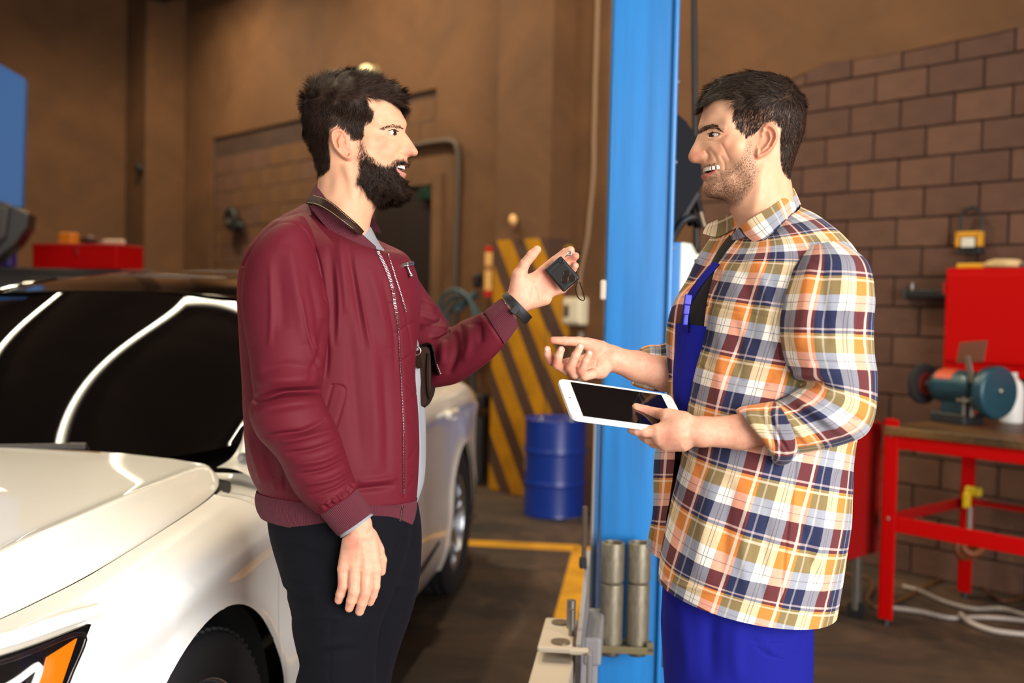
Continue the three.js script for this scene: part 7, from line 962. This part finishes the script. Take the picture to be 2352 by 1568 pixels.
{ const fs = loft([S([1486, 810], [1474, 870], -128, 44), S([1472, 800], [1452, 882], -132, 56), S([1490, 792], [1475, 892], -142, 60), S([1530, 786], [1520, 900], -168, 62), S([1580, 740], [1640, 900], -200, 66), S([1620, 660], [1720, 780], -215, 70), S([1650, 600], [1740, 640], -205, 60)], RW, { nu: 90, nv: 90, strokes: [{ p: [[1490, 800], [1510, 830]], w: 5, a: -5 }, { p: [[1505, 795], [1530, 815]], w: 5, a: 4 }] }); shiftUV(fs, 0.04, 0.03); wpart('sleeve', fs, flannel, shirt); }
// collar leaves and button band
{ const cl = sheet([[[1823, 431, -22], [1806, 446, 44], [1774, 473, 76], [1724, 503, 74], [1702, 522, 52]], [[1832, 450, -22], [1814, 470, 56], [1786, 493, 88], [1740, 526, 86], [1712, 540, 62]], [[1840, 470, -22], [1820, 492, 64], [1796, 514, 98], [1760, 547, 98], [1735, 558, 78]]], RW, 50, 16); shiftUV(cl, 0.05, 0.055, 0.0); wpart('collar', thick(cl, -0.003), flannel, shirt);
  const cb = sheet([[[1823, 431, -22], [1806, 444, -70], [1760, 460, -88], [1715, 476, -74], [1686, 487, -52]], [[1838, 470, -22], [1812, 484, -84], [1760, 500, -100], [1710, 512, -84], [1690, 518, -50]]], RW, 40, 10); shiftUV(cb, 0.02, 0.03); wpart('collar', thick(cb, 0.003), flannel, shirt);
  const fl = sheet([[[1686, 486, -48], [1654, 501, -62], [1626, 514, -70]], [[1690, 504, -42], [1654, 522, -58], [1618, 526, -72]], [[1692, 520, -36], [1650, 543, -54], [1614, 536, -72]]], RW, 24, 14); shiftUV(fl, 0.075, 0.04); wpart('collar', thick(fl, -0.003), flannel, shirt);
  const bd = sheet([[[1700, 522, 50], [1692, 530, 36], [1684, 540, 14]], [[1716, 542, 60], [1700, 548, 42], [1682, 552, 14]]], RW, 16, 8); shiftUV(bd, 0.065, 0.002); wpart('collar_band', thick(bd, 0.003), flannel, shirt); wpart('button', cyl(0.0045, 0.0045, 0.002, 0, 0, 0, 18).rotateX(Math.PI / 2).applyQuaternion(camera.quaternion).translate(...RW(1694, 538, 46).toArray()), std(0x2c2f3c, 0.3), shirt); wpart('button', cyl(0.0045, 0.0045, 0.002, 0, 0, 0, 18).rotateX(Math.PI / 2).applyQuaternion(camera.quaternion).translate(...RW(1608, 596, -46).toArray()), std(0x2a2328, 0.3), shirt); }
// tablet
{
  const W = RW, P = [[1284, 869, 70], [1551, 906, -8], [1310, 957, 200], [1577, 994, 122]].map(q => W(...near(q[0], q[1], q[2]), q[2])), O = P[0].clone().add(P[1]).add(P[2]).add(P[3]).multiplyScalar(0.25), ex = P[1].clone().sub(P[0]).add(P[3].clone().sub(P[2])).multiplyScalar(0.5), ey = P[0].clone().sub(P[2]).add(P[1].clone().sub(P[3])).multiplyScalar(0.5), w = ex.length(), h = ey.length(); ex.normalize(); const ez = ex.clone().cross(ey).normalize(), e2 = ez.clone().cross(ex).normalize();
  const g = thing('tablet', 'white tablet with a dark screen held flat by the mechanic', 'tablet', O); g.quaternion.setFromRotationMatrix(new THREE.Matrix4().makeBasis(ex, e2, ez));
  const rs = (w_, h_, r) => { const s = new THREE.Shape(); s.absarc(w_ / 2 - r, h_ / 2 - r, r, 0, Math.PI / 2); s.absarc(-w_ / 2 + r, h_ / 2 - r, r, Math.PI / 2, Math.PI); s.absarc(-w_ / 2 + r, -h_ / 2 + r, r, Math.PI, Math.PI * 1.5); s.absarc(w_ / 2 - r, -h_ / 2 + r, r, Math.PI * 1.5, Math.PI * 2); return s; };
  part('case', new THREE.ExtrudeGeometry(rs(w - 0.004, h - 0.004, 0.012), { depth: 0.004, bevelEnabled: true, bevelSize: 0.002, bevelThickness: 0.0018, bevelSegments: 3 }).translate(0, 0, -0.0058), std(0xe9e6e2, 0.35, 0, { clearcoat: 0.5 }), g, 'white casing'); part('screen', new THREE.ExtrudeGeometry(rs(w * 0.80, h * 0.86, 0.001), { depth: 0.0008, bevelEnabled: false }), std(0x07070b, 0.05, 0, { clearcoat: 1, clearcoatRoughness: 0.02 }), g, 'glossy dark screen'); part('camera_dot', cyl(0.0014, 0.0014, 0.0006, 0, 0, 0, 12).rotateX(Math.PI / 2).translate(-w * 0.455, 0, 0.0004), black, g); part('home_button', cyl(0.0045, 0.0045, 0.0006, 0, 0, 0, 20).rotateX(Math.PI / 2).translate(w * 0.455, 0, 0.0003), std(0xd8d5d0, 0.4), g);
}
renderer.render(scene, camera);
